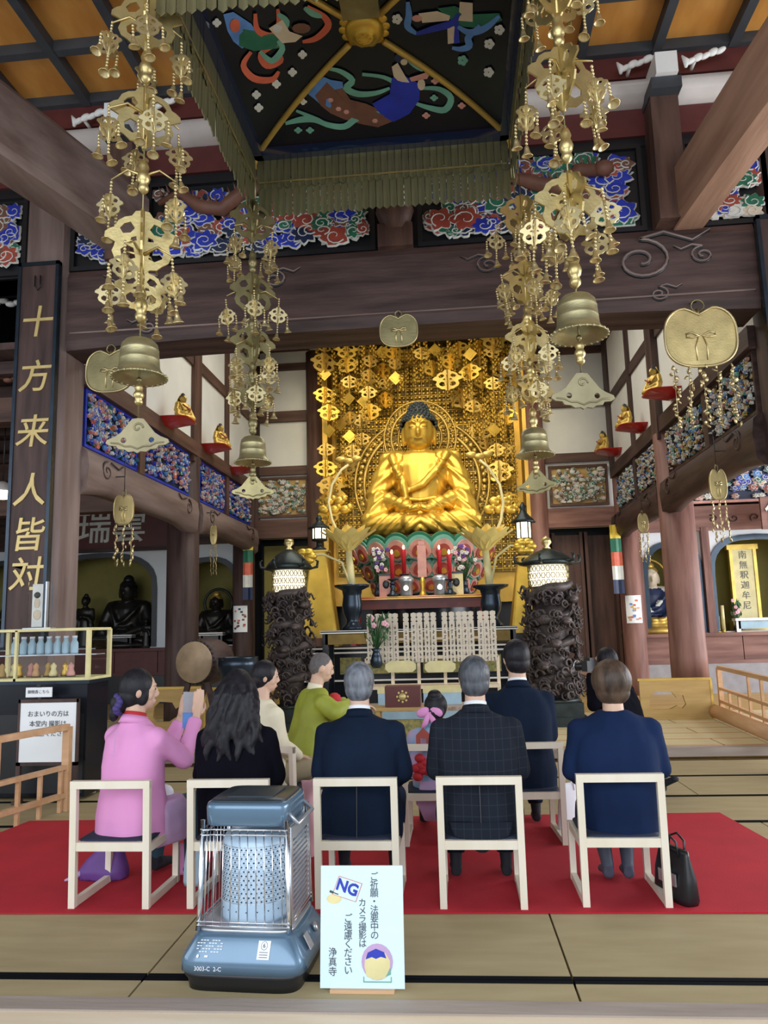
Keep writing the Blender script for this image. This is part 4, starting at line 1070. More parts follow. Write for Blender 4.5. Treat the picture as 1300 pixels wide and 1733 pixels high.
# hanging gilt ornaments before the backdrop
GM = {k: med_mesh(s, .012, 'gilt_plate', m, 1.0, 2) for k, s, m in (('a', .34, 'gold'), ('b', .26, 'gold_dull'), ('c', .42, 'gold_dull'))}
b = MB(); b.obox((0, 0, -.14), (.2, .02, .2), Matrix.Rotation(PI / 4, 3, 'Y')); b.obox((0, -.012, -.14), (.13, .02, .13), Matrix.Rotation(PI / 4, 3, 'Y')); GM['d'] = b.build('gilt_diamond', 'gold', link=False)
b = MB(); b.cyl((0, 0, .12), (0, 0, -.3), .004, None, 4)
for k in range(6): b.ell((.02 * (-1) ** k, 0, -.05 * k), (.028, .02, .022), 6, 5); b.ell((-.03 * (-1) ** k, .01, -.05 * k - .02), (.016, .012, .026), 5, 4)
GM['t'] = b.build('gilt_tassel', 'gold', link=False)
rng = random.Random(77)
cols_ = [(-2.05, 3.9), (-1.8, 3.2), (-1.55, 2.6), (-1.32, 2.1), (-1.1, 1.6), (-.85, 1.3), (-.6, 1.1), (-.3, .8), (0, .9), (.3, .8), (.58, 1.2), (.82, 1.5), (1.08, 2.0), (1.3, 2.6), (1.52, 3.0), (1.75, 3.8)]
for i, (x, L) in enumerate(cols_):
    side = 'left of' if x < -.4 else ('right of' if x > .4 else 'above')
    t = thing('gilt_hanging', f'{ORD[i]} string of gilt plates from the left, {side} the Buddha', 'hanging ornament', (-.53 + x * .93, 14.62 + .42 * (i % 2), 7.4), rng.uniform(-.2, .2), f'gilt strings hanging {side} the Buddha')
    b = MB(); b.cyl((0, 0, .2), (0, 0, -L), .006, None, 4); b.build('cord', 'gold_dull', t)
    z = -.05 - rng.uniform(0, .3)
    while z > -L:
        k = rng.choice('aabbcdtt'); o = mk({'d': 'gilt_diamond', 't': 'gilt_tassel'}.get(k, 'gilt_plate'), GM[k], t, (rng.uniform(-.05, .05), 0, z), (0, 0, rng.uniform(-.5, .5)))
        for s in (-1, 1):
            if rng.random() < .65: mk('gilt_tassel', GM['t'], t, (s * rng.uniform(.10, .18), rng.uniform(-.05, .05), z - .1))
        z -= rng.uniform(.28, .42)
# ---- stepped altar
def table(name, label, x0, x1, y0, y1, z0, z1, m, cat='altar table', edge='white', apron='redlac', legs=True):
    t = thing(name, label, cat, ((x0 + x1) / 2, (y0 + y1) / 2, z0)); w = (x1 - x0) / 2; d = (y1 - y0) / 2; h = z1 - z0
    b = MB(); b.box(-w, w, -d, d, h - .05, h); b.build('tabletop', m, t)
    b = MB(); b.box(-w - .005, w + .005, -d - .008, d, h - .045, h - .03); b.box(-w - .005, w + .005, -d - .008, d, h - .012, h - .004); b.build('edge_line', edge, t)
    b = MB(); b.box(-w + .06, w - .06, -d + .04, -d + .07, h - .20, h - .05); b.build('apron', apron, t)
    for s in (-1, 1):
        for q in (-1, 1):
            b = MB(); b.box(s * (w - .06) - .04, s * (w - .06) + .04, q * (d - .08) - .04, q * (d - .08) + .04, 0, h - .05); b.build('leg', m, t)
    return t
AX = -.62
big = thing('altar_dais', 'wide black lacquered altar dais with white edge lines below the Buddha', 'altar', (AX, 12.6, .085))
b = MB(); b.box(-1.9, 1.9, -.35, .30, 0, .965); b.box(-2.25, 2.25, -.2, .30, 0, .5); b.build('body', 'lacquer', big)
for z, w in ((1.05, 2.0), (.98, 1.95), (.55, 2.3)):
    b = MB(); b.box(-w, w, -.5, .30, z - .03, z + .03); b.build('shelf', 'lacquer', big)
    b = MB(); b.box(-w - .01, w + .01, -.515, -.5, z - .012, z + .012); b.build('edge_line', 'white', big)
for s in (-1, 1):
    b = MB(); b.tube([(s * 1.7, -.45, 1.10), (s * 1.9, -.45, 1.12), (s * 2.02, -.45, 1.20)], [.05, .06, .02], 8); b.build('curled_end', 'cream_y', big)
for k in range(8):
    b = MB(); b.plate([(-.17, -.13), (.17, -.13), (.17, .13), (-.17, .13)], [], .02, Matrix.Translation((-1.54 + k * .44, -.365, .77))); b.build('carved_inset', 'brocade', big)
table('altar_table', 'red lacquered offering table with candles in front of the Buddha', AX - 1.1, AX + 1.1, 12.12, 12.86, 1.166, 1.93, 'redlac', edge='gold', apron='maroon')
tf = table('altar_table', 'low black altar table behind the row of memorial tablets', AX - 1.35, AX + 1.45, 10.95, 11.6, .085, 1.42, 'lacquer', apron='gold_shade')
TZ, TY = 1.93, 12.15
def candlestick(px, top, base_py, Y, label, z0):
    p = aty(px, top, Y); t = thing('candlestick', label, 'candlestick', (p.x, Y, z0)); h = p.z - z0; c = aty(px, top + 42, Y).z - z0
    b = MB(); b.lathe([(.09, 0), (.10, .02), (.05, .05), (.03, .12), (.05, .16), (.025, .2), (.022, c - .1), (.05, c - .07), (.02, c - .04), (.08, c - .01), (.085, c)], n=14); b.build('stand', 'bronze_blue', t)
    b = MB(); b.lathe([(.03, c), (.04, h - .03), (.045, h)], n=12); b.build('candle', 'candle', t)
    b = MB(); b.ell((0, 0, h + .035), (.018, .018, .04), 8, 6); b.build('flame', 'flame', t)
g_ = 'red altar candles'
candlestick(663, 938, 1035, 12.1, 'front left black candlestick with a burning red candle', TZ)
candlestick(760, 938, 1035, 12.1, 'front right black candlestick with a burning red candle', TZ)
candlestick(683, 930, 1000, 12.48, 'rear left black candlestick with a shorter red candle', TZ)
candlestick(743, 930, 1000, 12.48, 'rear right black candlestick with a shorter red candle', TZ)
p = aty(716, 1003, 12.3); t = thing('incense_stand', 'slender gilt stand holding a pinkish upright tablet at the middle of the altar', 'stand', (p.x, 12.3, TZ))
b = MB(); b.lathe([(.09, 0), (.05, .04), (.035, .12), (.05, .2), (.03, .3)], n=12); b.build('foot', 'gold', t)
b = MB(); b.box(-.07, .07, -.02, .02, .3, .82); b.box(-.05, .05, -.025, .0, .82, .88); b.build('tablet', 'c_pink', t)
for px, wd in ((688, 'left'), (745, 'right')):
    p = aty(px, 1000, 12.15); t = thing('cup_lamp', f'silver cup lamp with a glowing window, {wd} one on the red altar table', 'lamp', (p.x, 12.15, TZ))
    b = MB(); b.lathe([(.09, 0), (.10, .02), (.10, .20), (.12, .22), (.12, .28), (.06, .32)], n=14); b.build('cup', 'silver', t)
    b = MB(); b.ell((0, -.1, .12), (.04, .02, .04), 8, 6); b.build('window', 'glow', t)
for px, wd in ((653, 'left'), (773, 'right')):
    p = aty(px, 1000, 12.2); t = thing('offering_box', f'small pale offering case standing beside the {wd} front candle', 'box', (p.x, 12.35, TZ))
    b = MB(); b.box(-.11, .11, -.08, .08, 0, .34); b.build('case', 'c_pink' if wd == 'left' else 'cream_y', t)
    b = MB(); b.ell((0, -.085, .2), (.055, .01, .07), 10, 6); b.box(-.12, .12, -.09, .09, .34, .37); b.build('emblem', 'black', t)
def bouquet(px, py, Y, z0, label, cols, n=26, r=.24, h=.5, seed=0, vase='bronze_blue'):
    rng = random.Random(seed); p = aty(px, py, Y); t = thing('flower_vase', label, 'flowers', (p.x, Y, z0))
    b = MB(); b.lathe([(.05, 0), (.08, .05), (.06, .15), (.04, .2), (.07, .24)], n=12); b.build('vase', vase, t)
    b = MB()
    for k in range(40):
        a = rng.uniform(0, 6.28); q = rng.uniform(.2, 1); e = V((r * q * math.cos(a), r * q * math.sin(a) * .6, .22 + h * rng.uniform(.3, 1)))
        b.tube([(0, 0, .2), (e.x * .5, e.y * .5, .2 + (e.z - .2) * .6), e], .005, 4)
        b.plate([(-.02, 0), (0, .07), (.02, 0), (0, -.05)], [], .003, Matrix.Translation(e) @ Matrix.Rotation(rng.uniform(0, 6), 4, 'Z') @ Matrix.Rotation(rng.uniform(-1, 1), 4, 'Y'))
    stuff(b.build('foliage', 'leaf', t))
    for k in range(n):
        a = rng.uniform(0, 6.28); q = rng.uniform(0, 1); b = MB(); c = V((r * q * math.cos(a), r * q * math.sin(a) * .6 - .05, .25 + h * rng.uniform(.3, 1)))
        for j in range(5): b.ell(c + V((.02 * math.cos(j * 1.26), -.01, .02 * math.sin(j * 1.26))), (.02, .012, .02), 6, 4)
        b.build('blossom', rng.choice(cols), t)
    return t
bouquet(640, 970, 12.55, TZ, 'white and pink flower arrangement left of the altar candles', ['petal_pink', 'c_white', 'c_white', 'purple'], seed=1, n=30, r=.2, h=.55)
bouquet(785, 970, 12.55, TZ, 'purple and white flower arrangement right of the altar candles', ['petal_pink', 'purple', 'c_white'], seed=2, n=30, r=.2, h=.55)
t = bouquet(637, 1110, 9.6, .95, 'vase of dark green leaves with tiny pink buds in front of the memorial tablets', ['petal_pink'], n=4, r=.17, h=.42, seed=3)
# bronze vases with gilt lotus
def petals(parent, c, r, n, L, up, m, seed=0, name='gilt_petal'):
    for k in range(n):
        a = 2 * PI * k / n + seed; b = MB(); vs = []; N = 7
        for i in range(N):
            t_ = i / (N - 1); wv = math.sin(PI * min(1, .12 + t_ * .86)) * L * .30; rad = r * .2 + L * t_ * math.cos(up * (1 - t_ * .35)); z = L * t_ * math.sin(up) * (1.0 - .1 * t_)
            for s in (-1, 0, 1): vs.append(V((rad, s * wv, z + (.03 if s else 0) * L * 2)))
        fs = [(i * 3 + q, i * 3 + q + 1, i * 3 + q + 4, i * 3 + q + 3) for i in range(N - 1) for q in (0, 1)]
        rot = Matrix.Rotation(a, 3, 'Z'); b.add([rot @ v + V(c) for v in vs], fs, smooth=True); b.build(name, m, parent)
def lotus_vase(vx, label, fx, bx, by, Y, arcpts):
    p0 = aty(vx, 1062, Y); p1 = aty(vx, 990, Y); t = thing('lotus_vase', label, 'vase', (p0.x, Y, 1.42)); h = p1.z - 1.42
    r = 28 * Y / F
    b = MB(); b.lathe([(r * .62, 0), (r * .66, .05 * h), (r * .42, .14 * h), (r * .36, .22 * h), (r * .55, .38 * h), (r * .62, .55 * h), (r * .55, .75 * h), (r * .62, .88 * h), (r * 1.05, .95 * h), (r * 1.1, h), (r * .9, h)], n=24); b.build('vase', 'bronze_blue', t)
    f = aty(fx, 935, Y) - V((p0.x, Y, 1.42)); b = MB(); b.tube([(0, 0, h - .05), (f.x * .5, 0, (h + f.z) / 2), (f.x, 0, f.z + .02)], [.06, .055, .05], 10); b.build('stem', 'cream_y', t)
    petals(t, (f.x, 0, f.z), .12, 10, .46, .85, 'gold_flower'); petals(t, (f.x, 0, f.z), .08, 7, .44, 1.15, 'gold_flower', .3)
    g = aty(bx, by, Y) - V((p0.x, Y, 1.42)); b = MB(); b.tube([(0, -.03, h - .05), (g.x * .2, -.03, h + (g.z - h) * .75), (g.x * .6, -.03, g.z + .02), (g.x, -.03, g.z)], .018, 8); b.build('bud_stem', 'cream_y', t)
    b = MB()
    for k in range(6): a = k * 1.05; b.ell(g + V((.09 * math.cos(a), -.03, .07 * math.sin(a))), (.085, .05, .06), 10, 6)
    b.build('lotus_bud', 'gold', t)
    b = MB(); b.tube([aty(x, y, Y) - V((p0.x, Y, 1.42)) for x, y in arcpts], .02, 8); b.build('curved_stem', 'cream_y', t)
    e = aty(arcpts[-1][0], arcpts[-1][1], Y) - V((p0.x, Y, 1.42)); b = MB()
    for s in (-1, 0, 1): b.ell(e + V((s * .12, 0, .05 + .03 * abs(s))), (.09, .04, .05), 8, 6)
    b.build('lotus_leaf', 'gold_dull', t)
    for k in range(5):
        x, y = arcpts[0][0] + (10 - k * 9) * (1 if vx < 700 else -1), 862 - (k % 2) * 14; c = aty(x, y, Y + .3) - V((p0.x, Y, 1.42)); b = MB(); b.ell(c, (.09, .05, .07), 8, 6); b.ell(c + V((.07, 0, .04)), .05, 8, 6); b.build('gilt_blossom', 'gold', t)
lotus_vase(597, 'dark bronze vase with tall gilt lotus at the left side of the altar', 590, 518, 942, 11.2, [(574, 905), (562, 880), (556, 850), (562, 820), (578, 795), (590, 786)])
lotus_vase(833, 'dark bronze vase with tall gilt lotus at the right side of the altar', 822, 888, 925, 11.2, [(838, 905), (848, 880), (852, 850), (846, 820), (826, 790), (812, 778)])
# gilt lamp pedestals and little lanterns
for px, y0, y1, lpy0, lpy1, lpx, wd in ((550, 1006, 935, 922, 872, 543, 'left'), (884, 1010, 945, 906, 850, 884, 'right')):
    p = aty(px, y0, 12.3); zt_ = aty(px, y1, 12.3).z; t = thing('gilt_pedestal', f'tapering gilt pedestal at the {wd} end of the altar', 'pedestal', (p.x + (-.08 if wd == 'left' else .08), 12.3, 1.166)); h = zt_ - 1.166
    b = MB(); b.loft([(0, 0, .22, .30, .22), (0, 0, h, .13, .12)], 16, p=9, smooth=False); b.build('tapered_body', 'gold', t)
    b = MB(); b.box(-.34, .34, -.25, .25, .14, .22)
    for s in (-1, 1): b.box(s * .28 - .04, s * .28 + .04, -.2, .2, 0, .14)
    b.box(-.17, .17, -.16, .16, h, h + .03); b.build('foot', 'gold_dull', t)
    q = aty(lpx, lpy0, 12.3); zb_ = zt_ + .03; zt2 = aty(lpx, lpy1, 12.3).z
    t2 = thing('shrine_lantern', f'small black metal lantern with a lit white window above the {wd} gilt pedestal', 'lantern', (p.x + (-.08 if wd == 'left' else .08), 12.3, zb_)); hh = zt2 - zb_
    b = MB(); b.lathe([(.10, 0), (.12, .03), (.05, .07), (.05, hh * .25), (.13, hh * .28), (.13, hh * .33)], n=12); b.build('lantern_foot', 'bronze', t2); b = MB(); b.lathe([(.20, hh * .62), (.16, hh * .68), (.06, hh * .8), (.04, hh * .86), (.06, hh * .91), (.01, hh)], n=12); b.build('lantern_roof', 'bronze', t2)
    b = MB(); b.lathe([(.11, hh * .33), (.11, hh * .62)], n=6, smooth=False); b.build('window', 'glow', t2)
    b = MB()
    for k in range(6): a = k * PI / 3; b.cyl((.118 * math.cos(a), .118 * math.sin(a), hh * .33), (.118 * math.cos(a), .118 * math.sin(a), hh * .62), .012, None, 5)
    b.build('window_bar', 'bronze', t2)
# ---- dragon pillars with lantern tops
def dragon_pillar(px, Y, ys, rpx, label, seed):
    p = aty(px, ys[0], Y); z = [aty(px, y, Y).z for y in ys]; z0 = .097; r = rpx * Y / F
    t = thing('dragon_pillar', label, 'pillar', (p.x, Y, z0)); rng = random.Random(seed)
    zb_, zl0, zl1, zr, zf_ = [q - z0 for q in z[1:]]
    b = MB(); b.box(-r * 1.1, r * 1.1, -r * 1.1, r * 1.1, 0, .12); b.box(-r * .95, r * .95, -r * .95, r * .95, .12, .3); b.lathe([(r * 1.05, .3), (r * .9, .36)], n=16); b.build('base_block', 'bronze', t)
    b = MB(); H_ = zl0 - .30
    b.lathe([(r * .72, .32), (r * .66, H_ * .5), (r * .72, zl0)], n=14)
    n = 70; pts = []
    for i in range(n): a = i * .36; pts.append((r * .84 * math.cos(a), r * .84 * math.sin(a), .36 + H_ * i / n + .02 * math.sin(i)))
    b.tube(pts, [r * (.14 + .08 * math.sin(i * .5) ** 2) for i in range(n)], 8)
    for i in range(260):
        a = rng.uniform(0, 2 * PI); zz_ = rng.uniform(.36, zl0 - .03); q = r * rng.uniform(.75, 1.02); c = V((q * math.cos(a), q * math.sin(a), zz_)); tl_ = V((-math.sin(a), math.cos(a), 0))
        sp = [c + tl_ * (r * .22 * (1 - k / 9) * math.cos(k * .8)) + V((0, 0, r * .25 * (1 - k / 9) * math.sin(k * .8))) + V((math.cos(a), math.sin(a), 0)) * (.012 * k) for k in range(9)]
        b.tube(sp, [r * .07 * (1 - k / 10) for k in range(9)], 5)
        if i % 3 == 0:
            e = c + V((math.cos(a), math.sin(a), .5)) * r * .3; b.tube([c, e], [r * .09, .002], 5)
    for k in range(5):
        a = -PI / 2 + (k - 2) * .5; zz_ = .5 + H_ * k / 5.3; c = V((r * .95 * math.cos(a), r * .95 * math.sin(a), zz_)); b.ell(c, (r * .28, r * .28, r * .2), 10, 8)
        for s in (-1, 1): b.tube([c + V((s * r * .1, -r * .1, r * .1)), c + V((s * r * .28, -r * .12, r * .42))], [r * .06, .003], 5)
        b.ell(c + V((0, -r * .28, -r * .05)), (r * .16, r * .16, r * .1), 8, 6)
    stuff(b.build('dragon_carving', 'carved_wood', t))
    b = MB(); b.lathe([(r * .66, zl0), (r * .78, (zl0 + zl1) / 2), (r * .66, zl1)], n=20); b.build('lamp_drum', 'glow2', t)
    b = MB()
    for k in range(26):
        a = 2 * PI * k / 26
        for j in range(3):
            zc_ = zl0 + (zl1 - zl0) * (j + .5) / 3; b.tube([V((r * .80 * math.cos(a + .1 * math.cos(q)), r * .80 * math.sin(a + .1 * math.cos(q)), zc_ + (zl1 - zl0) * .14 * math.sin(q))) for q in (0, 1.05, 2.1, 3.15, 4.2, 5.25)], .006, 4, closed=True)
    b.build('openwork', 'brass_dark', t)
    b = MB(); b.lathe([(r * .9, zl1), (r * 1.15, zl1 + .02), (r * 1.0, zl1 + (zr - zl1) * .35), (r * .6, zl1 + (zr - zl1) * .8), (r * .25, zr), (r * .15, zr + .02)], n=24)
    for k in range(6):
        a = k * PI / 3 + .2; d = V((math.cos(a), math.sin(a), 0)); e = d * r * 1.05 + V((0, 0, zl1 + .03))
        b.tube([d * r * .5 + V((0, 0, zl1 + (zr - zl1) * .8)), e, e + d * r * .28 + V((0, 0, .02)), e + d * r * .32 + V((0, 0, .10)), e + d * r * .2 + V((0, 0, .12))], [.02, .025, .025, .02, .01], 6)
    b.build('roof', 'bronze', t)
    b = MB(); b.lathe([(.03, zr), (.06, zr + .02), (.03, zr + .05), (.075, zr + .10), (.06, zr + .16), (.01, zf_)], n=12); b.build('finial', 'brass', t)
    return t
mat('glow2', (1, .92, .75), 0.5, var=0, emit=(1.0, .88, .62), es=1.3)
dragon_pillar(491, 10.6, (1175, 1050, 1002, 966, 932, 915), 36, 'carved dark dragon pillar with a lit lantern top left of the altar', 1)
dragon_pillar(942, 10.8, (1215, 1180, 992, 957, 930, 906), 41, 'carved dark dragon pillar with a lit lantern top right of the altar', 2)
# ---- memorial tablets in a rack
rk = thing('tablet_rack', 'pale wooden rack holding a row of tall inscribed memorial tablets before the altar', 'rack', (AX + .2, 9.9, .085))
xs_ = [626, 640, 650, 660, 669, 687, 700, 710, 722, 733, 752, 764, 776, 786, 796, 812, 822, 833]
bx0 = aty(620, 1100, 9.9).x - (AX + .2); bx1 = aty(842, 1100, 9.9).x - (AX + .2)
ztop = aty(730, 1036, 9.9).z - .085; zr_ = aty(730, 1112, 9.9).z - .085; zl_ = aty(730, 1158, 9.9).z - .085
b = MB(); b.box(bx0, bx1, -.03, .03, zr_ - .02, zr_ + .02); b.box(bx0, bx1, .02, .05, ztop - .35, ztop - .32); b.box(bx0, bx1, -.2, .2, zl_ - .04, zl_); b.box(bx0, bx1, -.03, .03, .1, .14)
for k in range(6):
    x = bx0 + (bx1 - bx0) * k / 5; b.box(x - .02, x + .02, -.03, .03, 0, zr_)
b.build('frame', 'pale_x', rk)
for k, px in enumerate(xs_):
    p = aty(px, 1036, 9.9); x = p.x - (AX + .2); w = .036; hh = .75 + .05 * (k % 2)
    t = thing('memorial_tablet', f'{ORD[k]} pale memorial tablet from the left in the altar rack', 'tablet', (p.x, 9.84, .085 + zr_ - .06 + .0), 0, 'memorial tablets in the rack')
    b = MB(); H2 = ztop - zr_ + .06
    b.plate([(-w, 0), (w, 0), (w, H2 - .12), (w * .6, H2 - .11), (w, H2 - .10), (w, H2 - .07), (w * .6, H2 - .06), (w, H2 - .05), (w, H2 - .01), (0, H2), (-w, H2 - .01), (-w, H2 - .05), (-w * .6, H2 - .06), (-w, H2 - .07), (-w, H2 - .10), (-w * .6, H2 - .11), (-w, H2 - .12)], [], .014)
    b.build('board', 'toba', t)
    b = MB(); rng = random.Random(k)
    for j in range(7):
        z = H2 - .18 - j * .07
        for q in range(3): b.obox((rng.uniform(-.008, .008), -.009, z + rng.uniform(-.02, .02)), (rng.uniform(.01, .03), .002, .006), Matrix.Rotation(rng.uniform(-.8, .8), 3, 'Y'))
        b.obox((0, -.009, z), (.006, .002, .045))
    b.build('inscription', ['black', 'maroon', 'black'][k % 3], t)
for k, px in enumerate((678, 745)):
    p = aty(px, 1128, 9.6); b = MB(); pts = [(-.19, -.03), (-.15, -.07), (.15, -.07), (.19, -.03), (.19, .03), (.12, .07), (-.12, .07), (-.19, .03)]
    b.plate(pts, [], .03, Matrix.Translation((p.x - AX - .2, -.3, p.z - .085))); b.build('gilt_crest', 'cream_y', rk)
# brocade offering stand and chanting desk items
os_ = thing('brocade_stand', 'low offering stand covered in patterned gold brocade in front of the tablets', 'stand', (AX + .2, 8.7, 0.085))
b = MB(); b.box(-.85, .85, -.25, .25, .45, .5); b.build('top', 'brocade2', os_)
b = MB(); b.box(-.85, .85, -.27, -.255, .02, .46); b.build('brocade_cloth', 'brocade', os_)
b = MB(); b.box(-.5, .5, -.285, -.275, .38, .46); b.build('blue_band', 'paleblue', os_)
for s in (-1, 1):
    for q in (-1, 1):
        b = MB(); b.box(s * .8 - .03, s * .8 + .03, q * .2 - .03, q * .2 + .03, 0, .45); b.build('leg', 'pale_z', os_)
for px, wd in ((672, 'left'), (748, 'right')):
    p = aty(px, 1143, 8.8); t = thing('sutra_box', f'pale blue cloth-covered sutra box on the brocade stand, {wd} one', 'box', (p.x, 8.78, .585)); b = MB(); b.box(-.21, .21, -.1, .1, 0, .13); b.build('box', 'paleblue', t); b = MB(); b.box(-.215, .215, -.105, .105, .13, .19); b.build('lid', 'cream_y', t)
p = aty(683, 1195, 7.6); t = thing('lectern_box', 'dark red lacquered reading box with a round gold crest between the two front men', 'box', (p.x, 7.6, 0)); zt_ = aty(683, 1160, 7.6).z; zb2 = p.z
b = MB(); b.box(-.17, .17, -.1, .1, zb2, zt_); b.build('front_board', 'maroon', t)
b = MB(); b.lathe([(.035, 0), (.035, .01)], (0, -.105, (zt_ + zb2) / 2), 14, rot=Matrix.Rotation(PI / 2, 3, 'X'))
for k in range(8): a = k * PI / 4; b.ell((.05 * math.cos(a), -.106, (zt_ + zb2) / 2 + .05 * math.sin(a)), (.013, .004, .013), 6, 4)
b.build('gold_crest', 'gildtext', t)
b = MB(); b.box(-.28, .28, -.14, .14, zb2 - .03, zb2)
for s in (-1, 1): b.box(s * .24 - .02, s * .24 + .02, -.12, .12, 0, zb2 - .03)
b.build('desk', 'gold_wood_x', t)
# drum and bowl bell
p = aty(328, 1121, 9.2); t = thing('taiko_drum', 'barrel drum with a pale hide face and dark brown body near the left columns', 'drum', (p.x, 9.2, 0.085)); zc_ = p.z - .085
ax = V((.22, .97, .0)).normalized(); rot = ax.to_track_quat('Z', 'Y').to_matrix(); r = 36 * 9.2 / F
b = MB(); b.lathe([(r * .97, 0), (r * 1.08, .12), (r * 1.14, .3), (r * 1.08, .45), (r * .97, .55)], (0, 0, zc_), 28, rot=rot); b.build('drum_body', 'dark_y', t)
b = MB(); b.lathe([(r * .96, -.012), (r * .98, 0), (r * .98, .01)], (0, 0, zc_), 28, rot=rot); b.build('drum_head', 'drumskin', t)
b = MB()
for k in range(30): a = 2 * PI * k / 30; b.ell(V((0, 0, zc_)) + rot @ V((r * 1.01 * math.cos(a), r * 1.01 * math.sin(a), .03)), .014, 6, 4)
b.build('tack', 'bronze', t)
b = MB()
for q in (.1, .5):
    for s in (-1, 1): b.bar(ax * q + V((s * .3, 0, 0)), ax * q + V((s * .12, 0, zc_ - r * .95)), .06)
    b.bar(ax * q + V((-.32, 0, .1)), ax * q + V((.32, 0, .1)), .05)
b.build('stand', 'dark_x', t)
p = aty(402, 1150, 9.0); zt_ = aty(402, 1112, 9.0).z - .085; t = thing('bowl_gong', 'large dark bronze bowl gong beside the barrel drum', 'gong', (p.x, 9.0, .085))
b = MB(); b.lathe([(.1, zt_ - .34), (.2, zt_ - .28), (.24, zt_ - .1), (.245, zt_), (.22, zt_), (.21, zt_ - .1)], n=24); b.build('bowl', 'bronze_blue', t)
b = MB(); b.lathe([(.24, zt_ - .45), (.26, zt_ - .38), (.2, zt_ - .33)], n=16); b.build('cushion', 'c_red', t)
b = MB(); b.lathe([(.24, 0), (.2, .1), (.2, zt_ - .5), (.26, zt_ - .45)], n=16); b.build('stand', 'dark_z', t)
# golden wooden partition boards
def low_board(px0, px1, py0, py1, Y, label, hole=True):
    a = aty(px0, py1, Y); c = aty(px1, py0, Y); w = c.x - a.x; h = c.z - .085
    t = thing('partition_board', label, 'board', ((a.x + c.x) / 2, Y, .097)); h = c.z - .097
    hl = [(-.42, .30), (-.36, .22), (-.1, .22), (.02, .30), (.10, .24), (.16, .32), (.12, .52), (.02, .46), (-.05, .58), (-.3, .60), (-.40, .5)]
    b = MB(); b.plate([(-w / 2, 0), (w / 2, 0), (w / 2, h), (-w / 2, h)], [[(x * w * .9, z * h * 1.2) for x, z in hl]] if hole else [], .05); b.build('board', 'gold_wood_x', t)
    b = MB(); b.box(-w / 2 - .02, w / 2 + .02, -.03, .03, h, h + .03); b.box(w / 2, w / 2 + .03, -.03, .03, 0, h); b.build('edge', 'gold_paint', t); return t
low_board(1085, 1200, 1150, 1208, 11.05, 'golden wooden board with a gourd-shaped cut-out before the right column')
low_board(248, 346, 1165, 1214, 10.4, 'golden wooden board with a cut-out, nearer the left column')
low_board(350, 470, 1165, 1214, 10.4, 'golden wooden board behind the black-haired woman, beside the drum stand')
# ---- celestial figures on red brackets
fm, fh, fz, fk = statue_mesh(True, .02); fg = setmats(fm, ['gold_dull']); fh_me = fh.build('hair', 'hair_curl', link=False)
def celest(px, py, X, label, sc_, rz, dark):
    p = atx(px, py, X); s = 1 if X < 0 else -1
    br = thing('bracket_shelf', 'red lacquered shelf under the ' + label, 'shelf', (X - s * .1, p.y, p.z)); b = MB(); b.loft([(0, 0, -.10, .07, .1), (s * .06, 0, -.05, .16, .2), (s * .12, 0, -.01, .26, .28), (s * .14, 0, 0, .27, .29)], 16, p=4); b.build('shelf', 'redlac', br)
    t = thing('celestial_figure', label, 'figurine', (X + s * .16, p.y, p.z)); t.rotation_euler = (0, 0, rz)
    o = mk('body', fm, t); o.scale = (sc_,) * 3; o = mk('hair', fh_me, t); o.scale = (sc_,) * 3
    b = MB(); b.plate([(-.25, .35), (-.12, .75), (.0, .98), (.12, .75), (.25, .35), (.15, .1), (-.15, .1)], [], .02, Matrix.Translation((0, .16 * sc_, 0)) @ Matrix.Scale(sc_, 4)); b.build('flame_halo', 'gold', t)
    b = MB(); b.ell((.05 * sc_, -.26 * sc_, .36 * sc_), (.09 * sc_, .04 * sc_, .05 * sc_), 10, 6); b.tube([(.05 * sc_, -.27 * sc_, .36 * sc_), (-.2 * sc_, -.2 * sc_, .5 * sc_)], .012, 5); b.build('lute', 'c_red', t)
for px, py, lb in ((291, 712, 'nearest gilded figurine on the left wall posts'), (357, 757, 'middle gilded figurine on the left wall posts'), (402, 795, 'farthest gilded figurine on the left wall posts')): celest(px, py, -3.92, lb, .40, PI / 2 - .5, 0)
for px, py, lb in ((1128, 664, 'nearest gilded figurine on the right wall posts'), (1076, 722, 'middle gilded figurine on the right wall posts'), (1036, 763, 'farthest gilded figurine on the right wall posts')): celest(px, py, 3.03, lb, .40, -PI / 2 + .5, 0)
# ---- five-coloured streamers and paper notices
for px, y0, y1, lb in ((426, 910, 1015, 'five-coloured cloth streamer hanging left of the altar'), (1035, 888, 1005, 'five-coloured cloth streamer hanging right of the altar')):
    t = thing('streamer', lb, 'streamer', (aty(px, y0, 14.9).x, 14.62, 0)); z0_, z1_ = aty(px, y0, 14.6).z, aty(px, y1, 14.6).z
    b = MB(); b.cyl((0, 0, z0_), (0, 0, z0_ + .06), .01, None, 5); b.build('hook', 'bronze', t)
    for k, m in enumerate(('c_yel', 'c_green', 'c_orange', 'c_white', 'c_navy')):
        za = z0_ + (z1_ - z0_) * k / 5; zb_ = z0_ + (z1_ - z0_) * (k + 1) / 5; b = MB(); vs = []
        if m == 'c_yel' and m not in M: mat('c_yel', (.75, .55, .06), .6)
        for i in range(5):
            for j in range(4): vs.append((-.10 + .2 * i / 4, .015 * math.sin(i * 2 + k), za + (zb_ - za) * j / 3))
        b.add(vs, [(i * 4 + j, i * 4 + j + 1, i * 4 + j + 5, i * 4 + j + 4) for i in range(4) for j in range(3)]); b.build('cloth', m, t)
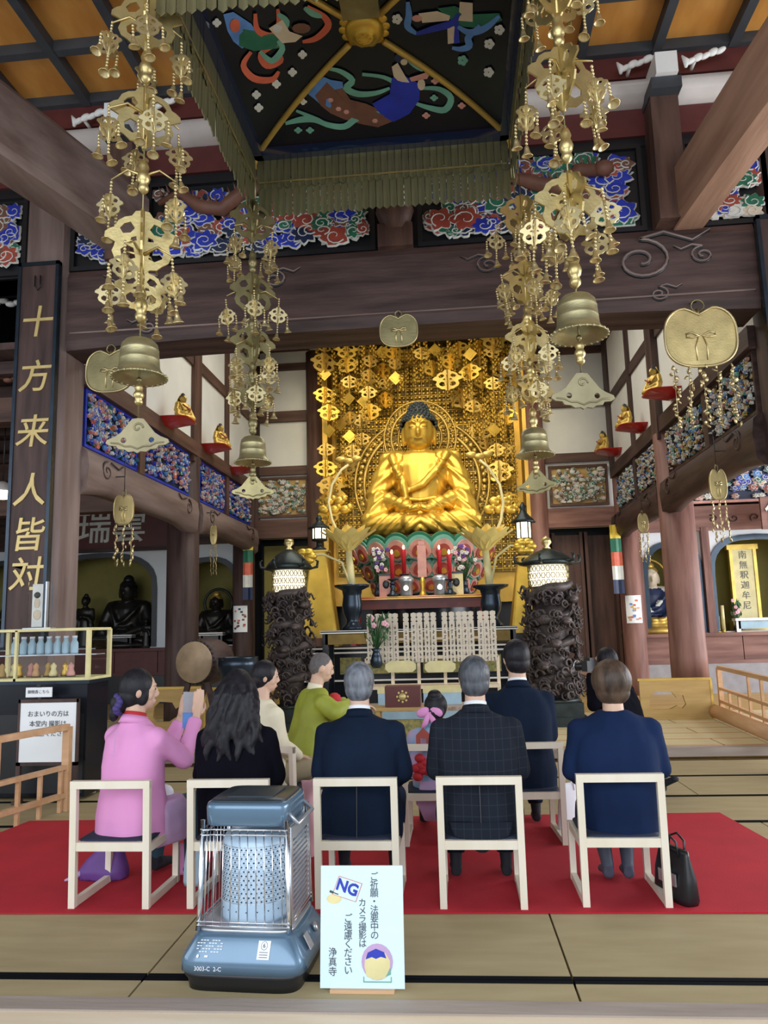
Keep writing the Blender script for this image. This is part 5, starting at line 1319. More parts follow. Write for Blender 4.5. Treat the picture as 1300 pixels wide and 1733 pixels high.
def notice(cx, cy, r, px, y0, y1, Y, label, cols):
    z0_, z1_ = aty(px, y1, Y).z, aty(px, y0, Y).z; t = thing('paper_notice', label, 'notice', (cx, cy, 0)); b = MB(); vs = []
    for i in range(9):
        a = -PI / 2 + (i - 4) * .17 - .1
        for z in (z0_, z1_): vs.append(((r + .008) * math.cos(a), (r + .008) * math.sin(a), z))
    b.add(vs, [(i * 2, i * 2 + 2, i * 2 + 3, i * 2 + 1) for i in range(8)]); b.build('sheet', 'paper', t)
    b = MB(); rng = random.Random(int(px))
    for k in range(16):
        a = -PI / 2 - .1 + rng.uniform(-.5, .5); z = rng.uniform(z0_ + .06, z1_ - .06); b.obox(((r + .011) * math.cos(a), (r + .011) * math.sin(a), z), (.05, .003, .035), Matrix.Rotation(a + PI / 2, 3, 'Z'), k % 4)
    b.build('print', cols, t)
notice(XR + .02, N3 - .1, .215, 1058, 1008, 1055, 14.7, 'paper notice with an orange drawing wrapped on the rear right column', ['c_orange', 'c_pink', 'c_lblue', 'gold_paint'])
notice(XL - .02, N3, .225, 406, 1025, 1070, 14.7, 'printed paper notice wrapped on the rear left column', ['c_red', 'c_brown', 'c_navy', 'c_pink'])
# ---- statues in the side niches
sm_, sh_, _, _ = statue_mesh(False, .02)
def put_statue(name, px, py, Y, sc_, m, hm, label, seated=True, extra=None, halo=None, z=None):
    p = aty(px, py, Y); t = thing(name, label, 'statue', (p.x, Y, z if z is not None else p.z))
    me = (fm if seated else sm_).copy(); me.materials.clear(); me.materials.append(M[m]); o = mk('body', me, t); o.scale = (sc_,) * 3
    me = (fh_me if seated else SH).copy(); me.materials.clear(); me.materials.append(M[hm]); o = mk('hair', me, t); o.scale = (sc_,) * 3
    if halo:
        b = MB(); hz_ = .77 * sc_ if seated else .87 * sc_; b.tube([(.26 * sc_ * math.cos(k * PI / 12), .12 * sc_, hz_ + .26 * sc_ * math.sin(k * PI / 12)) for k in range(24)], .018 * sc_ + .006, 6, closed=True); b.build('halo', halo, t)
    b = MB(); b.lathe([(.42 * sc_, -.001), (.44 * sc_, .05 * sc_), (.36 * sc_, .1 * sc_)] if seated else [(.2 * sc_, 0), (.22 * sc_, .04 * sc_), (.16 * sc_, .06 * sc_)], n=16)
    if seated and extra: b.build('robe_hem', extra, t)
    else: b.build('base', m, t)
    return t
SH = sh_.build('hair', 'black', link=False)
put_statue('arhat_statue', 215, 1092, 15.75, 1.55, 'statue_dark', 'black', 'large dark seated statue in the wide left niche', z=1.16)
put_statue('attendant_statue', 143, 1092, 15.6, 1.15, 'statue_dark', 'black', 'dark standing statue at the left end of the wide left niche', False, z=1.16)
put_statue('attendant_statue', 247, 1092, 15.36, .62, 'statue_dark', 'black', 'small dark standing statue at the right end of the wide left niche', False, z=1.16)
put_statue('arhat_statue', 366, 1080, 15.75, 1.15, 'statue_dark', 'gold_dull', 'dark seated statue with a round halo in the narrow left niche', halo='bronze', z=1.16)
put_statue('arhat_statue', 8, 1090, 15.75, 1.0, 'statue_dark', 'black', 'dark seated statue in the niche at the left picture edge', z=1.16)
put_statue('arhat_statue', 1106, 1060, 15.8, 1.45, 'brocade', 'gold_dull', 'pale-faced seated statue in a flowered robe in the nearer right niche', halo='gold_dull', extra='gold_dull', z=1.18)
RS = [o for o in bpy.data.objects if o.name.startswith('arhat_statue')][-1]
for o in kids(RS):
    if o.name.startswith('body'):
        me = o.data; me.materials.clear(); setmats(me, ['c_navy', 'c_skin', 'gold_dull', 'c_white'], lambda c: 1 if c.z > .62 else (2 if c.z < .22 else (3 if noise.noise(c * 7) > .28 else 0)))
for px, y, lb in ((205, 1082, 'low white-topped altar table in the wide left niche'), (358, 1082, 'low white-topped altar table in the narrow left niche'), (1285, 1062, 'pale offering table at the right picture edge before the golden tablet')):
    z = 1.16 if px < 700 else 1.18; p = aty(px, y, 15.25); w = .26 if px < 1000 else .45
    t = table('offering_table', lb, p.x - w, p.x + w, 15.15, 15.35, z, z + .26, 'white' if px > 1000 else 'lacquer', 'table', 'white', 'paleblue' if px > 1000 else 'black')
    if px < 700:
        b = MB(); b.box(-w, w, -.1, .1, .26, .275); b.build('white_cloth', 'white', t)
p = aty(1273, 1035, 15.6); t = thing('golden_tablet', 'tall golden inscribed tablet on a dark base in the right niche', 'tablet', (p.x, 15.85, 1.18))
b = MB(); b.box(-.2, .2, -.03, .03, .25, 1.62); b.build('panel', 'cream_y', t); b = MB(); b.box(-.26, -.2, -.05, .05, .2, 1.68); b.box(.2, .26, -.05, .05, .2, 1.68); b.box(-.3, .3, -.06, .06, 1.62, 1.72); b.box(-.32, .32, -.12, .12, 0, .22); b.build('frame', 'gold_dull', t)
b = MB()
for k in range(6): text_into(b, '南無釈迦牟尼'[k], .17, (0, -.034, 1.5 - k * .2), None, 0, .002)
b.build('lettering', 'black', t)
bouquet(1248, 1050, 15.3, 1.18, 'pink lotus flowers in a slim vase before the golden tablet', ['petal_pink'], n=6, r=.1, h=.35, seed=9)
for px, hh in ((1209, .35), (1224, .45), (1215, .25)):
    p = aty(px, 1050, 15.3); t = thing('pale_candle', {.35: 'leftmost', .45: 'tallest', .25: 'shortest'}[hh] + ' of three cream candles on gilt feet in the right niche', 'candle', (p.x, 15.3, 1.18), 0, 'cream candles in the right niche'); b = MB(); b.lathe([(.035, .06), (.035, .06 + hh)], n=10); b.build('candle', 'cream_y', t); b = MB(); b.lathe([(.06, 0), (.03, .03), (.045, .06)], n=10); b.build('foot', 'gold_dull', t)
# ================================================================ LAY SEATS, PEOPLE, HEATER, SIGN
mat('suit_navy', (.005, .012, .030), 0.9, var=.25, scale=3, bump=.15, bscale=300, spec=.15)
mat('suit_navy2', (.006, .013, .030), 0.9, var=.25, scale=3, spec=.15)
mat('cape_navy', (.007, .018, .060), 0.9, var=.2, scale=3, spec=.15)
mat('suit_grey', (.030, .038, .052), 0.9, var=.15, scale=3, spec=.15)
mat('black_knit', (.004, .004, .008), 0.95, var=.2, spec=.08)
mat('pink_wool', (.72, .30, .58), 0.85, var=.05, scale=3, sheen=.3, bump=.1, bscale=250)
mat('lilac', (.52, .35, .58), 0.8, var=.08)
mat('cream_cloth', (.76, .70, .52), 0.85, var=.05)
mat('green_robe', (.30, .34, .035), 0.6, var=.15, scale=5)
mat('beige_robe', (.34, .28, .17), 0.8, var=.1)
mat('teal_pants', (.02, .07, .10), 0.8)
mat('stocking', (.055, .065, .10), 0.55, var=.1)
mat('black_sock', (.012, .014, .022), 0.8)
mat('kimono', (.10, .42, .62), 0.7, 0, 0, 14, col2=(.55, .30, .45))
mat('hair_black', (.005, .005, .008), 0.5, 0, 0, 30, .3, 60, (1, 1, .15), col2=(.014, .013, .018), spec=.3)
mat('hair_grey', (.045, .05, .06), 0.45, 0, 0, 26, .4, 60, (1, 1, .25), col2=(.20, .22, .26))
mat('hair_grey2', (.022, .026, .034), 0.45, 0, 0, 26, .4, 60, (1, 1, .25), col2=(.10, .11, .13))
mat('hair_brown', (.030, .019, .014), 0.45, 0, 0, 22, .4, 50, (1, 1, .15), col2=(.11, .068, .045), spec=.35)
mat('hair_shaved', (.11, .10, .10), 0.7, var=.2, scale=40)
mat('scrunchie', (.05, .035, .16), 0.7)
mat('shirt', (.80, .84, .90), 0.7, var=.02)
mat('scarf_red', (.5, .02, .03), 0.7)
mat('eye', (.02, .015, .01), 0.2, var=0)
mat('lips', (.45, .17, .15), 0.5, var=0)
mat('chair_wood', (.74, .66, .52), 0.45, 0, 0, 6, .05, 60, (1, 1, .2), col2=(.84, .78, .66))
mat('cushion', (.015, .022, .05), 0.8)
def check_mat():
    m = M['suit_grey']; nt = m.node_tree; b = nt.nodes['Principled BSDF']
    tc = nt.nodes.new('ShaderNodeTexCoord'); br = nt.nodes.new('ShaderNodeTexBrick'); mp = nt.nodes.new('ShaderNodeMapping')
    mp.inputs['Rotation'].default_value = (PI / 2, 0, 0)
    br.offset = 0; br.inputs['Scale'].default_value = 1; br.inputs['Brick Width'].default_value = .045; br.inputs['Row Height'].default_value = .055; br.inputs['Mortar Size'].default_value = .0016
    br.inputs['Color1'].default_value = (.012, .016, .025, 1); br.inputs['Color2'].default_value = (.013, .017, .027, 1); br.inputs['Mortar'].default_value = (.026, .032, .045, 1)
    nt.links.new(tc.outputs['Object'], mp.inputs[0]); nt.links.new(mp.outputs[0], br.inputs['Vector']); nt.links.new(br.outputs[0], b.inputs['Base Color'])
check_mat()
# rug
b = MB(); P0 = V((-4.2, 4.04, 0)); 
fa, fb = atz(0, 1548), atz(1300, 1547); ba, bb2 = atz(50, 1391), atz(1218, 1377)
dirx = (fb - fa).normalized(); FLp = fa + dirx * (-1.15); FRp = fb + dirx * (.62)
b.add([(FLp.x, FLp.y, .002), (FRp.x, FRp.y, .002), (bb2.x, bb2.y, .002), (ba.x, ba.y, .002), (FLp.x, FLp.y, .009), (FRp.x, FRp.y, .009), (bb2.x, bb2.y, .009), (ba.x, ba.y, .009)], [(4, 5, 6, 7), (0, 1, 5, 4), (1, 2, 6, 5), (2, 3, 7, 6), (3, 0, 4, 7), (3, 2, 1, 0)])
tag(b.build('felt_rug', 'felt'), 'large flat red felt rug under the chairs on the tatami', 'rug')
RZ = .0095
# chairs
SEAT, TOP, CWd, CDp = .335, .655, .45, .47
def make_chair():
    t = thing('low_chair', 'x', 'chair'); w = CWd / 2 - .02
    for s in (-1, 1):
        b = MB(); b.bar((s * w, .02, 0), (s * w, 0, TOP), .036, .034, up=(0, 1, 0)); b.build('leg', 'chair_wood', t)
        b = MB(); b.bar((s * w, CDp - .02, 0), (s * w, CDp - .02, SEAT - .02), .034, .034, up=(0, 1, 0)); b.build('leg', 'chair_wood', t)
        b = MB(); b.box(s * w - .015, s * w + .015, .03, CDp - .03, 0, .038); b.build('runner', 'chair_wood', t)
        b = MB(); b.box(s * w - .014, s * w + .014, .03, CDp - .03, SEAT - .055, SEAT - .015); b.build('side_rail', 'chair_wood', t)
    b = MB(); b.box(-w - .018, w + .018, -.018, .020, TOP - .04, TOP); b.build('top_rail', 'chair_wood', t)
    b = MB(); b.box(-w + .016, w - .016, 0, .028, SEAT - .045, SEAT); b.build('seat_rail', 'chair_wood', t)
    b = MB(); b.box(-w + .016, w - .016, CDp - .035, CDp - .008, SEAT - .05, SEAT - .015); b.build('seat_rail', 'chair_wood', t)
    b = MB(); b.loft([(0, CDp / 2, SEAT - .015, w - .01, CDp / 2 - .03), (0, CDp / 2, SEAT + .002, w, CDp / 2 - .02), (0, CDp / 2, SEAT + .010, w - .02, CDp / 2 - .04)], 24, p=7); b.build('seat_cushion', 'cushion', t)
    return t
CH0 = make_chair(); chairs = []
CG = 'pale low chairs of the lay seats'
cl = [(-1.91, 4.15, 0, 'pale wooden low chair of the woman in the pink jacket'), (-1.26, 4.16, 0, 'pale wooden low chair of the long-haired woman in black, partly behind the heater'),
      (-.575, 4.17, 0, 'pale wooden low chair of the grey-haired man in the plain navy suit'), (.075, 4.18, 0, 'pale wooden low chair of the man in the checked dark suit'),
      (.803, 4.22, 0, 'pale wooden low chair of the woman in the navy cape, rightmost of the front row'), (.44, 5.32, .06, 'pale wooden low chair of the black-haired man in the second row'),
      (-.19, 5.30, 0, 'pale wooden low chair of the child, between the two front men'), (-1.33, 5.35, -.5, 'pale wooden low chair of the person in the cream jacket')]
for i, (x, y, rz, lb) in enumerate(cl):
    o = CH0 if i == 0 else dup(CH0, (x, y, RZ), rz); o.location = (x, y, RZ); o['label'] = lb; o['group'] = CG; chairs.append(o)

def hand(b, w, d, n, s, grip=.5, sc_=1.0):
    """w wrist, d finger direction, n palm normal, s=+1 right hand / -1 left"""
    d = V(d).normalized(); n = V(n); n = (n - d * n.dot(d)).normalized(); sd = d.cross(n) * s
    rot = Matrix((sd, d, n)).transposed(); k = sc_
    b.ell(V(w) + d * .045 * k, (.040 * k, .050 * k, .017 * k), 12, 8, rot)
    for i, (off, L) in enumerate(((-.030, .070), (-.010, .078), (.010, .073), (.029, .058))):
        p = V(w) + d * .082 * k + sd * off * k; c = grip * 1.0
        q = p + (d * math.cos(c * .5) + n * math.sin(c * .5)) * L * .5 * k; r = q + (d * math.cos(c * 1.4) + n * math.sin(c * 1.4)) * L * .5 * k
        b.tube([V(w) + d * .05 * k + sd * off * .8 * k, p, q, r], [.010 * k, .0095 * k, .009 * k, .0075 * k], 8); b.ell(r, .0075 * k, 8, 6)
    p = V(w) + d * .02 * k - sd * .03 * k; q = p + (d * .6 - sd * .6 + n * .3).normalized() * .045 * k; r = q + (d * .9 - sd * .1 + n * .4).normalized() * .03 * k
    b.tube([V(w) + d * .012 * k, p, q, r], [.015 * k, .013 * k, .0105 * k, .0085 * k], 8); b.ell(r, .0085 * k, 8, 6)

def person(label, x, y, rz, sc_=1.0, top='suit_navy', bottom='suit_navy', hair='hair_black', style='short', arms=None, hyaw=0.0, hpitch=0.0, lean=.04, feet=(.13, .36), legm='black_sock', shoe='black_sock',
           width=1.0, hem=.33, collar='shirt', voxel=.008, kind='jacket', z0=RZ, seat=SEAT + .010, hair_drop=0, skirt=False, hands=True, legs=None, fold=.010, grip=.55, hk=1.0):
    t = thing('person', label, 'person', (x, y, z0), rz); zz = seat
    B = MB(); lz = lambda z: lean * (z - zz)       # forward lean
    SH = zz + .575 * sc_; NB = zz + .62 * sc_; HC = zz + .785 * sc_
    hs = (sc_ if sc_ > .85 else .90) * hk
    B.loft([(0, .02, zz + .02, .14, .11), (0, .01 + lz(zz + .2), zz + .22, .12, .09), (0, lz(zz + .45), zz + .45 * sc_, .15, .09), (0, lz(SH), SH - .03, .10, .06), (0, lz(NB), NB + .005, .05, .05)], 16)
    # head
    H = MB(); 
    H.ell((0, .0, 0), (.077, .093, .108), 24, 16); H.ell((0, .030, -.060), (.056, .060, .055), 16, 12); H.ell((0, .062, -.088), (.022, .022, .02), 10, 8)
    H.tube([(0, .086, .02), (0, .102, -.022), (0, .098, -.034)], [.008, .013, .012], 8)
    for s in (-1, 1):
        H.ell((s * .012, .096, -.034), .008, 8, 6); H.ell((s * .078, -.004, -.010), (.010, .020, .032), 10, 8); H.tube([(s * .048, .076, .030), (s * .03, .088, .033), (s * .014, .088, .028)], .007, 6)
        H.ell((s * .040, .055, -.035), (.022, .022, .022), 10, 8); H.ell((s * .032, .0795, .006), (.015, .010, .010), 10, 8)
    H.ell((0, .090, -.060), (.024, .010, .0055), 12, 6); H.ell((0, .088, -.070), (.020, .010, .007), 12, 6)
    rh = Matrix.Rotation(hyaw, 3, 'Z') @ Matrix.Rotation(-hpitch, 3, 'X'); hc = V((0, lz(HC) + .015 + .05 * hpitch, HC))
    T = lambda p: hc + rh @ (V(p) * hs)
    B.add([T(p) for p in H.v], H.f, smooth=True)
    B.tube([(0, lz(NB) - .01, NB - .05), hc + rh @ V((0, -.012, -.05))], [.062 * hs, .054 * hs], 14)
    # arms
    if arms is None: arms = {}
    for s, key in ((-1, 'L'), (1, 'R')):
        el, wr, hd, hn = arms.get(key, ((s * .218 * width, .05, zz + .29 * sc_), (s * .13, .27, zz + .17), (-s * .5, 1, -.2), (0, 0, -1)))
        sh = V((s * .155 * sc_ * width, lz(SH), SH - .075)); el = V(el); wr = V(wr)
        B.tube([V((s * .08, lz(SH), SH - .06)), sh, el], [.035, .038, .034], 12); B.ell(el, .034); B.tube([el, wr], [.034, .024], 12); B.ell(sh, .038)
        B.tube([wr - (wr - el).normalized() * .03, wr + V(hd).normalized() * .03], [.026, .022], 12)
        hand(B, wr, hd, hn, s, grip, hs)
        arms[key] = (el, wr, hd, hn)
    # legs
    lg = []
    for s in (-1, 1):
        hp = V((s * .09, .03, zz + .06)); kn = V((s * feet[0], .40 * sc_, zz + .085)); an = V((s * feet[0], feet[1], .075)); toe = an + V((s * .01, .12, -.042))
        if legs: kn, an, toe = [V((s * p[0] if q else p[0], p[1], p[2])) for q, p in ((1, legs[0]), (1, legs[1]), (1, legs[2]))]
        B.tube([hp, kn], [.078, .055], 12); B.ell(kn, .055); B.tube([kn, kn.lerp(an, .35), an], [.052, .056, .034], 12); B.ell(an, .036)
        B.tube([an + V((0, -.03, -.035)), an + V((0, .05, -.03)), toe], [.032, .036, .026], 10); B.ell(toe, (.034, .034, .024)); lg.append((hp, kn, an))
    me = remesh(B, voxel, 2)
    fn = lambda c: 0 if c.z > zz + .12 else (1 if c.z > .09 else 2)
    if arms:
        ws = [arms['L'][1], arms['R'][1]]; fn = lambda c: 0 if (c.z > zz + .16 or min((c - w).length for w in ws) < .16) else (1 if c.z > .09 else 2)
    setmats(me, ['skin', legm, shoe], fn); body = mk('body', me, t)
    E_ = MB()
    for s in (-1, 1): E_.ell(T((s * .032, .0845, .006)), (.010 * hs, .007 * hs, .0055 * hs), 10, 6, rh)
    E_.build('eye', 'eye', body); E_ = MB(); E_.ell(T((0, .0955, -.064)), (.018 * hs, .006 * hs, .006 * hs), 10, 6, rh); E_.build('mouth', 'lips', body)
    # hair
    h = MB(); h.ell(T((0, -.014, .014)), tuple(v * hs for v in ((.088, .098, .108) if style != 'shaved' else (.0795, .094, .108))), 26, 18, rh)
    if style in ('short', 'bob', 'long', 'bun'):
        h.ell(T((0, -.035, -.035)), tuple(v * hs for v in (.080, .072, .075)), 20, 14, rh)
    if style == 'bob':
        h.ell(T((0, -.02, .0)), tuple(v * hs for v in (.114, .112, .120)), 24, 16, rh); h.ell(T((0, -.03, -.065)), tuple(v * hs for v in (.098, .085, .075)), 20, 14, rh)
    if style == 'bun':
        h.ell(T((0, -.095, -.075)), tuple(v * hs for v in (.045, .055, .06)), 16, 12, rh); h.ell(T((-.01, -.125, -.13)), (.03, .03, .05), 12, 8, rh)
        for s in (-1, 1): h.ell(T((s * .06, .02, -.03)), (.02, .035, .06), 12, 8, rh)
    if style == 'long':
        for k in range(26):
            a = PI + (k - 12.5) / 12.5 * 1.75 + PI / 2; r = .088; ca, sa = math.cos(a), math.sin(a)
            st = T((r * ca, -.02 + r * sa, .03)); ph = k * 1.3; L = .37 + .05 * math.sin(k * 2.1)
            pts = [st] + [V((st.x * (1 + .9 * q) + .018 * math.sin(q * 9 + ph), st.y - .055 * q - .02 + .012 * math.cos(q * 8 + ph), st.z - L * q)) for q in (.15, .3, .45, .6, .75, .9, 1.0)]
            h.tube([T((r * .6 * ca, -.02 + r * .6 * sa, .085))] + pts, [.012, .018, .025, .027, .028, .027, .025, .018, .008], 7)
    if style == 'child':
        h.ell(T((0, -.02, .02)), tuple(v * hs for v in (.092, .10, .10)), 20, 14, rh); h.ell(T((.0, -.05, .10)), (.05, .05, .04), 16, 12); h.ell(T((0, -.08, -.03)), (.07, .05, .06), 16, 12)
    if style == 'shaved': h.f = h.f
    if style == 'short':
        hm_ = remesh(h, .007, 2, .0022, 45.0)
    elif style == 'long': hm_ = remesh(h, .008, 1, .003, 30)
    else: hm_ = remesh(h, .007, 2, .0015, 40.0)
    setmats(hm_, [hair]); mk('hair', hm_, t)
    # top garment
    J = MB(); W = width * sc_
    if kind == 'robe':
        J.loft([(0, .05, zz - .02, .26, .25), (0, .04, zz + .10, .24, .21), (0, .01 + lz(zz + .3), zz + .32 * sc_, .20, .155), (0, lz(zz + .45), zz + .48 * sc_, .21, .13), (0, lz(SH), SH + .01, .17, .10), (0, lz(NB), NB - .005, .075, .07)], 24)
    elif kind == 'cape':
        J.loft([(0, .02, zz - .045, .205, .19), (0, .02, zz + .08, .212, .185), (0, .01, zz + .22, .225, .17), (0, lz(zz + .35), zz + .36, .230, .15), (0, lz(SH - .10), SH - .10, .215, .13), (0, lz(SH), SH - .008, .150, .095), (0, lz(NB), NB - .005, .075, .068)], 24, p=2.3)
    else:
        J.loft([(0, .015, zz - .045, .215 * W, .185), (0, .01, zz + .08, .222 * W, .178), (0, lz(zz + .22), zz + .22 * sc_, .196 * W, .148), (0, lz(zz + .4), zz + .42 * sc_, .208 * W, .132), (0, lz(SH - .04), SH - .060, .195 * W, .115), (0, lz(SH), SH - .002, .130 * W, .085), (0, lz(NB), NB - .005, .07, .066)], 26, p=2.4)
    for s, key in ((-1, 'L'), (1, 'R')):
        el, wr, hd, hn = arms[key]; sh = V((s * .178 * W, lz(SH), SH - .062)); wr2 = wr - (wr - el).normalized() * .02
        k = 1.25 if kind in ('robe',) else 1.0
        J.ell(sh, .060 * k, 14, 10); J.tube([V((s * .10, lz(SH), SH - .035)), sh, el], [.052, .068 * k, .056 * k], 14); J.ell(el, .056 * k, 14, 10); J.tube([el, wr2], [.055 * k, .040 * k if kind != 'robe' else .075], 14)
        if kind == 'robe': J.tube([wr2, wr2 + V((0, 0, -.12))], [.07, .05], 12); J.tube([el.lerp(wr2, .4), el.lerp(wr2, .4) + V((0, 0, -.16))], [.06, .05], 12)
    jm = remesh(J, .011, 5, fold * 1.4, 7.5, seed=x * 3); setmats(jm, [top]); jo = mk('jacket' if kind == 'jacket' else 'robe' if kind == 'robe' else 'cape', jm, t)
    if collar:
        c = MB(); c.lathe([(.066 * hs, -.025), (.061 * hs, .028), (.056 * hs, .030), (.060 * hs, -.02)], (0, lz(NB) - .004, NB + .006), 22, rot=Matrix.Rotation(-.25, 3, 'X')); c.build('collar', collar, t)
        if kind == 'jacket':
            c = MB(); c.lathe([(.086 * hs, -.03), (.070 * hs, .016), (.066 * hs, .014), (.08 * hs, -.03)], (0, lz(NB) - .004, NB - .002), 22, rot=Matrix.Rotation(-.25, 3, 'X')); c.build('jacket_collar', top, t)
    # trousers / skirt
    K = MB()
    if skirt:
        K.loft([(0, .20, zz - .10, .20, .24), (0, .18, zz - .02, .215, .25), (0, .16, zz + .08, .21, .25), (0, .12, zz + .14, .19, .20)], 22, p=2.4)
    else:
        K.loft([(0, .02, zz + .005, .175, .14), (0, .03, zz + .10, .175, .13)], 18, p=2.5)
        for hp, kn, an in lg:
            K.tube([hp, kn], [.098, .078], 14); K.ell(kn, .076, 14, 10); K.tube([kn, an + V((0, 0, .06))], [.076, .055], 14)
    km = remesh(K, .012, 4, fold, 8); setmats(km, [bottom]); mk('skirt' if skirt else 'trousers', km, t)
    return t, hc, rh
def at_head(px, Y): return aty(px, 1130, Y).x

# 1 pink jacket woman with a phone
Y1 = 4.40; x1 = aty(222, 1300, Y1).x; rz1 = -.38
inv = Matrix.Rotation(-rz1, 3, 'Z')
def loc(px, py, Y, x, y, rz): return Matrix.Rotation(-rz, 3, 'Z') @ (aty(px, py, Y) - V((x, y, RZ)))
RW = loc(333, 1212, 4.72, x1, Y1, rz1); RE = loc(312, 1284, 4.55, x1, Y1, rz1); LW = loc(306, 1216, 4.86, x1, Y1, rz1); LE = loc(285, 1262, 4.80, x1, Y1, rz1)
pt, hc, rh = person('woman in a pink jacket with a low bun, holding up a phone with both hands', x1, Y1, rz1, .98, 'pink_wool', 'lilac', 'hair_black', 'bun', {'R': (RE, RW, (0, .15, 1), (-1, .3, 0)), 'L': (LE, LW, (.05, .15, 1), (1, .3, 0))},
                    hyaw=-.75, hpitch=.05, legm='teal_pants', skirt=True, width=.93, collar='scarf_red', hem=.36, voxel=.006, kind='jacket', grip=.10, hk=1.06)
b = MB(); b.bar((.01, -.128, .90), (.01, -.150, .76), .003, .003); b.build('back_seam', 'lilac', pt)
q = hc + rh @ V((0, -.10, -.085)); b = MB()
for k in range(14): a = 2 * PI * k / 14; b.ell(q + rh @ V((.045 * math.cos(a), -.01 + .01 * math.sin(3 * a), .045 * math.sin(a))), (.022, .024, .022), 8, 6)
b.build('scrunchie', 'scrunchie', pt)
p = aty(320, 1192, 4.80); t = thing('mobile_phone', 'phone held up between the hands of the woman in pink', 'phone', (p.x, p.y, p.z - .07), -.2)
b = MB(); b.box(-.035, .035, -.005, .005, 0, .145); b.build('phone_body', 'black', t); b = MB(); b.box(-.037, .037, -.0075, .004, -.002, .147); b.build('case', 'silver', t)
b = MB(); b.box(-.032, .032, -.022, -.008, -.075, .02); b.build('hanging_pouch', 'c_blue2' if 'c_blue2' in M else 'c_lblue', t)
# 2 long haired woman in black
x2 = at_head(402, 4.50)
person('woman in black with long wavy dark hair, second from the left in the front row', x2 + .02, 4.40, -.1, .97, 'black_knit', 'black_knit', 'hair_black', 'long', collar=None, width=1.02, skirt=True, legm='stocking', kind='cape')
# 5 man grey hair navy suit
x5 = at_head(606, 4.40)
p5 = person('grey-haired man in a plain navy suit, seated in the middle of the front row', x5, 4.40, 0, 1.0, 'suit_navy', 'suit_navy', 'hair_grey', 'short', width=1.06, feet=(.15, .34))
# 7 man checked suit
x7 = at_head(802, 4.40)
pt7, _, _ = person('dark-grey-haired man in a checked charcoal suit in the front row', x7, 4.40, 0, 1.02, 'suit_grey', 'suit_navy2', 'hair_grey2', 'short', width=1.05, feet=(.145, .30), hyaw=.05)
b = MB(); b.loft([(0, -.190, SEAT - .065, .02, .010), (0, -.195, SEAT - .03, .08, .014), (0, -.185, SEAT + .02, .15, .018), (0, -.17, SEAT + .08, .17, .02)], 16); b.build('coat_tail', 'suit_grey', pt7)
for tt in (pt7, p5[0]):
    b = MB(); b.bar((0, -.196, SEAT - .0), (0, -.160, SEAT + .26), .004, .004); b.build('vent_seam', 'black', tt)
# 9 woman cape
x9 = at_head(1031, 4.43)
pt9, hc, rh = person('woman with a brown bob in a navy cape jacket, rightmost in the front row', x9 + .01, 4.43, 0, .98, 'cape_navy', 'cape_navy', 'hair_brown', 'bob', hyaw=.12, collar=None, width=1.1, skirt=True, legm='stocking', shoe='stocking', feet=(.052, .16), kind='cape', legs=((.085, .36, SEAT + .09), (.055, .20, .085), (.06, .32, .035)))
# 8 man second row
x8 = at_head(868, 5.56)
person('black-haired man in a navy suit seated in the second row', x8 + .03, 5.56, .05, 1.09, 'suit_navy2', 'suit_navy2', 'hair_black', 'short', width=.98, hyaw=.25)
# 3 cream person
x3 = at_head(436, 5.55)
person('dark-haired person in a cream jacket looking to the right, behind the long-haired woman', x3, 5.60, -.75, .97, 'cream_cloth', 'beige_robe', 'hair_black', 'short', width=.95, hyaw=-.55, hpitch=.15, collar=None)
# 4 priest
x4 = at_head(520, 6.3); RW = (.10, .46, .80); LW = (-.10, .44, .78)
person('shaven-headed priest in a yellow-green robe leaning towards the child', x4 - .05, 6.35, -1.05, 1.0, 'green_robe', 'beige_robe', 'hair_shaved', 'shaved', {'R': ((.25, .18, .78), RW, (0, 1, -.1), (0, 0, -1)), 'L': ((-.25, .18, .76), LW, (0, 1, -.1), (0, 0, -1))}, hyaw=-.25, hpitch=.25, lean=.18, kind='robe', collar='cream_cloth', skirt=True, seat=SEAT)
t = thing('stool', 'low dark stool under the priest', 'stool', (x4 - .05, 6.35, 0)); b = MB(); b.box(-.18, .18, -.15, .15, SEAT - .07, SEAT - .03); b.build('seat', 'dark_x', t)
for s in (-1, 1):
    for q in (-1, 1): b = MB(); b.box(s * .15 - .02, s * .15 + .02, q * .12 - .02, q * .12 + .02, 0, SEAT - .07); b.build('leg', 'dark_z', t)
p = aty(566, 1183, 6.5); t = thing('rattle_bell', 'small red and white ritual bell held out by the priest', 'bell', (p.x, p.y, p.z)); b = MB(); b.lathe([(.02, .05), (.05, .03), (.065, -.03), (.07, -.05)], n=14); b.build('bell', 'scarf_red', t); b = MB()
for k in range(5): b.ell((.05 * math.cos(k), .05 * math.sin(k), -.05), .025, 8, 6)
b.build('white_bead', 'shirt', t)
# 6 child
x6 = at_head(736, 5.60)
pt6, hc, rh = person('small child in a light blue patterned kimono with a pink hair ribbon', x6 + .0, 5.56, 0, .66, 'kimono', 'lilac', 'hair_black', 'child', {'R': ((.2, .08, .52), (.1, .24, .5), (-.3, 1, 0), (0, 0, -1)), 'L': ((-.2, .08, .52), (-.1, .24, .5), (.3, 1, 0), (0, 0, -1))}, hyaw=-.15, collar='c_red', kind='jacket', width=1.25, fold=.005)
b = MB()
for s in (-1, 1): b.ell(hc + V((s * .045 - .045, -.10, -.02)), (.05, .022, .034), 12, 8, Matrix.Rotation(s * .4, 3, 'Y')); b.tube([hc + V((-.045, -.11, -.02)), hc + V((-.045 + s * .03, -.115, -.09)), hc + V((-.05 + s * .05, -.11, -.13))], [.018, .02, .01], 8, flat=.4)
b.build('hair_ribbon', 'pink_wool', pt6)
b = MB(); c = V((-.10, -.20, .50))
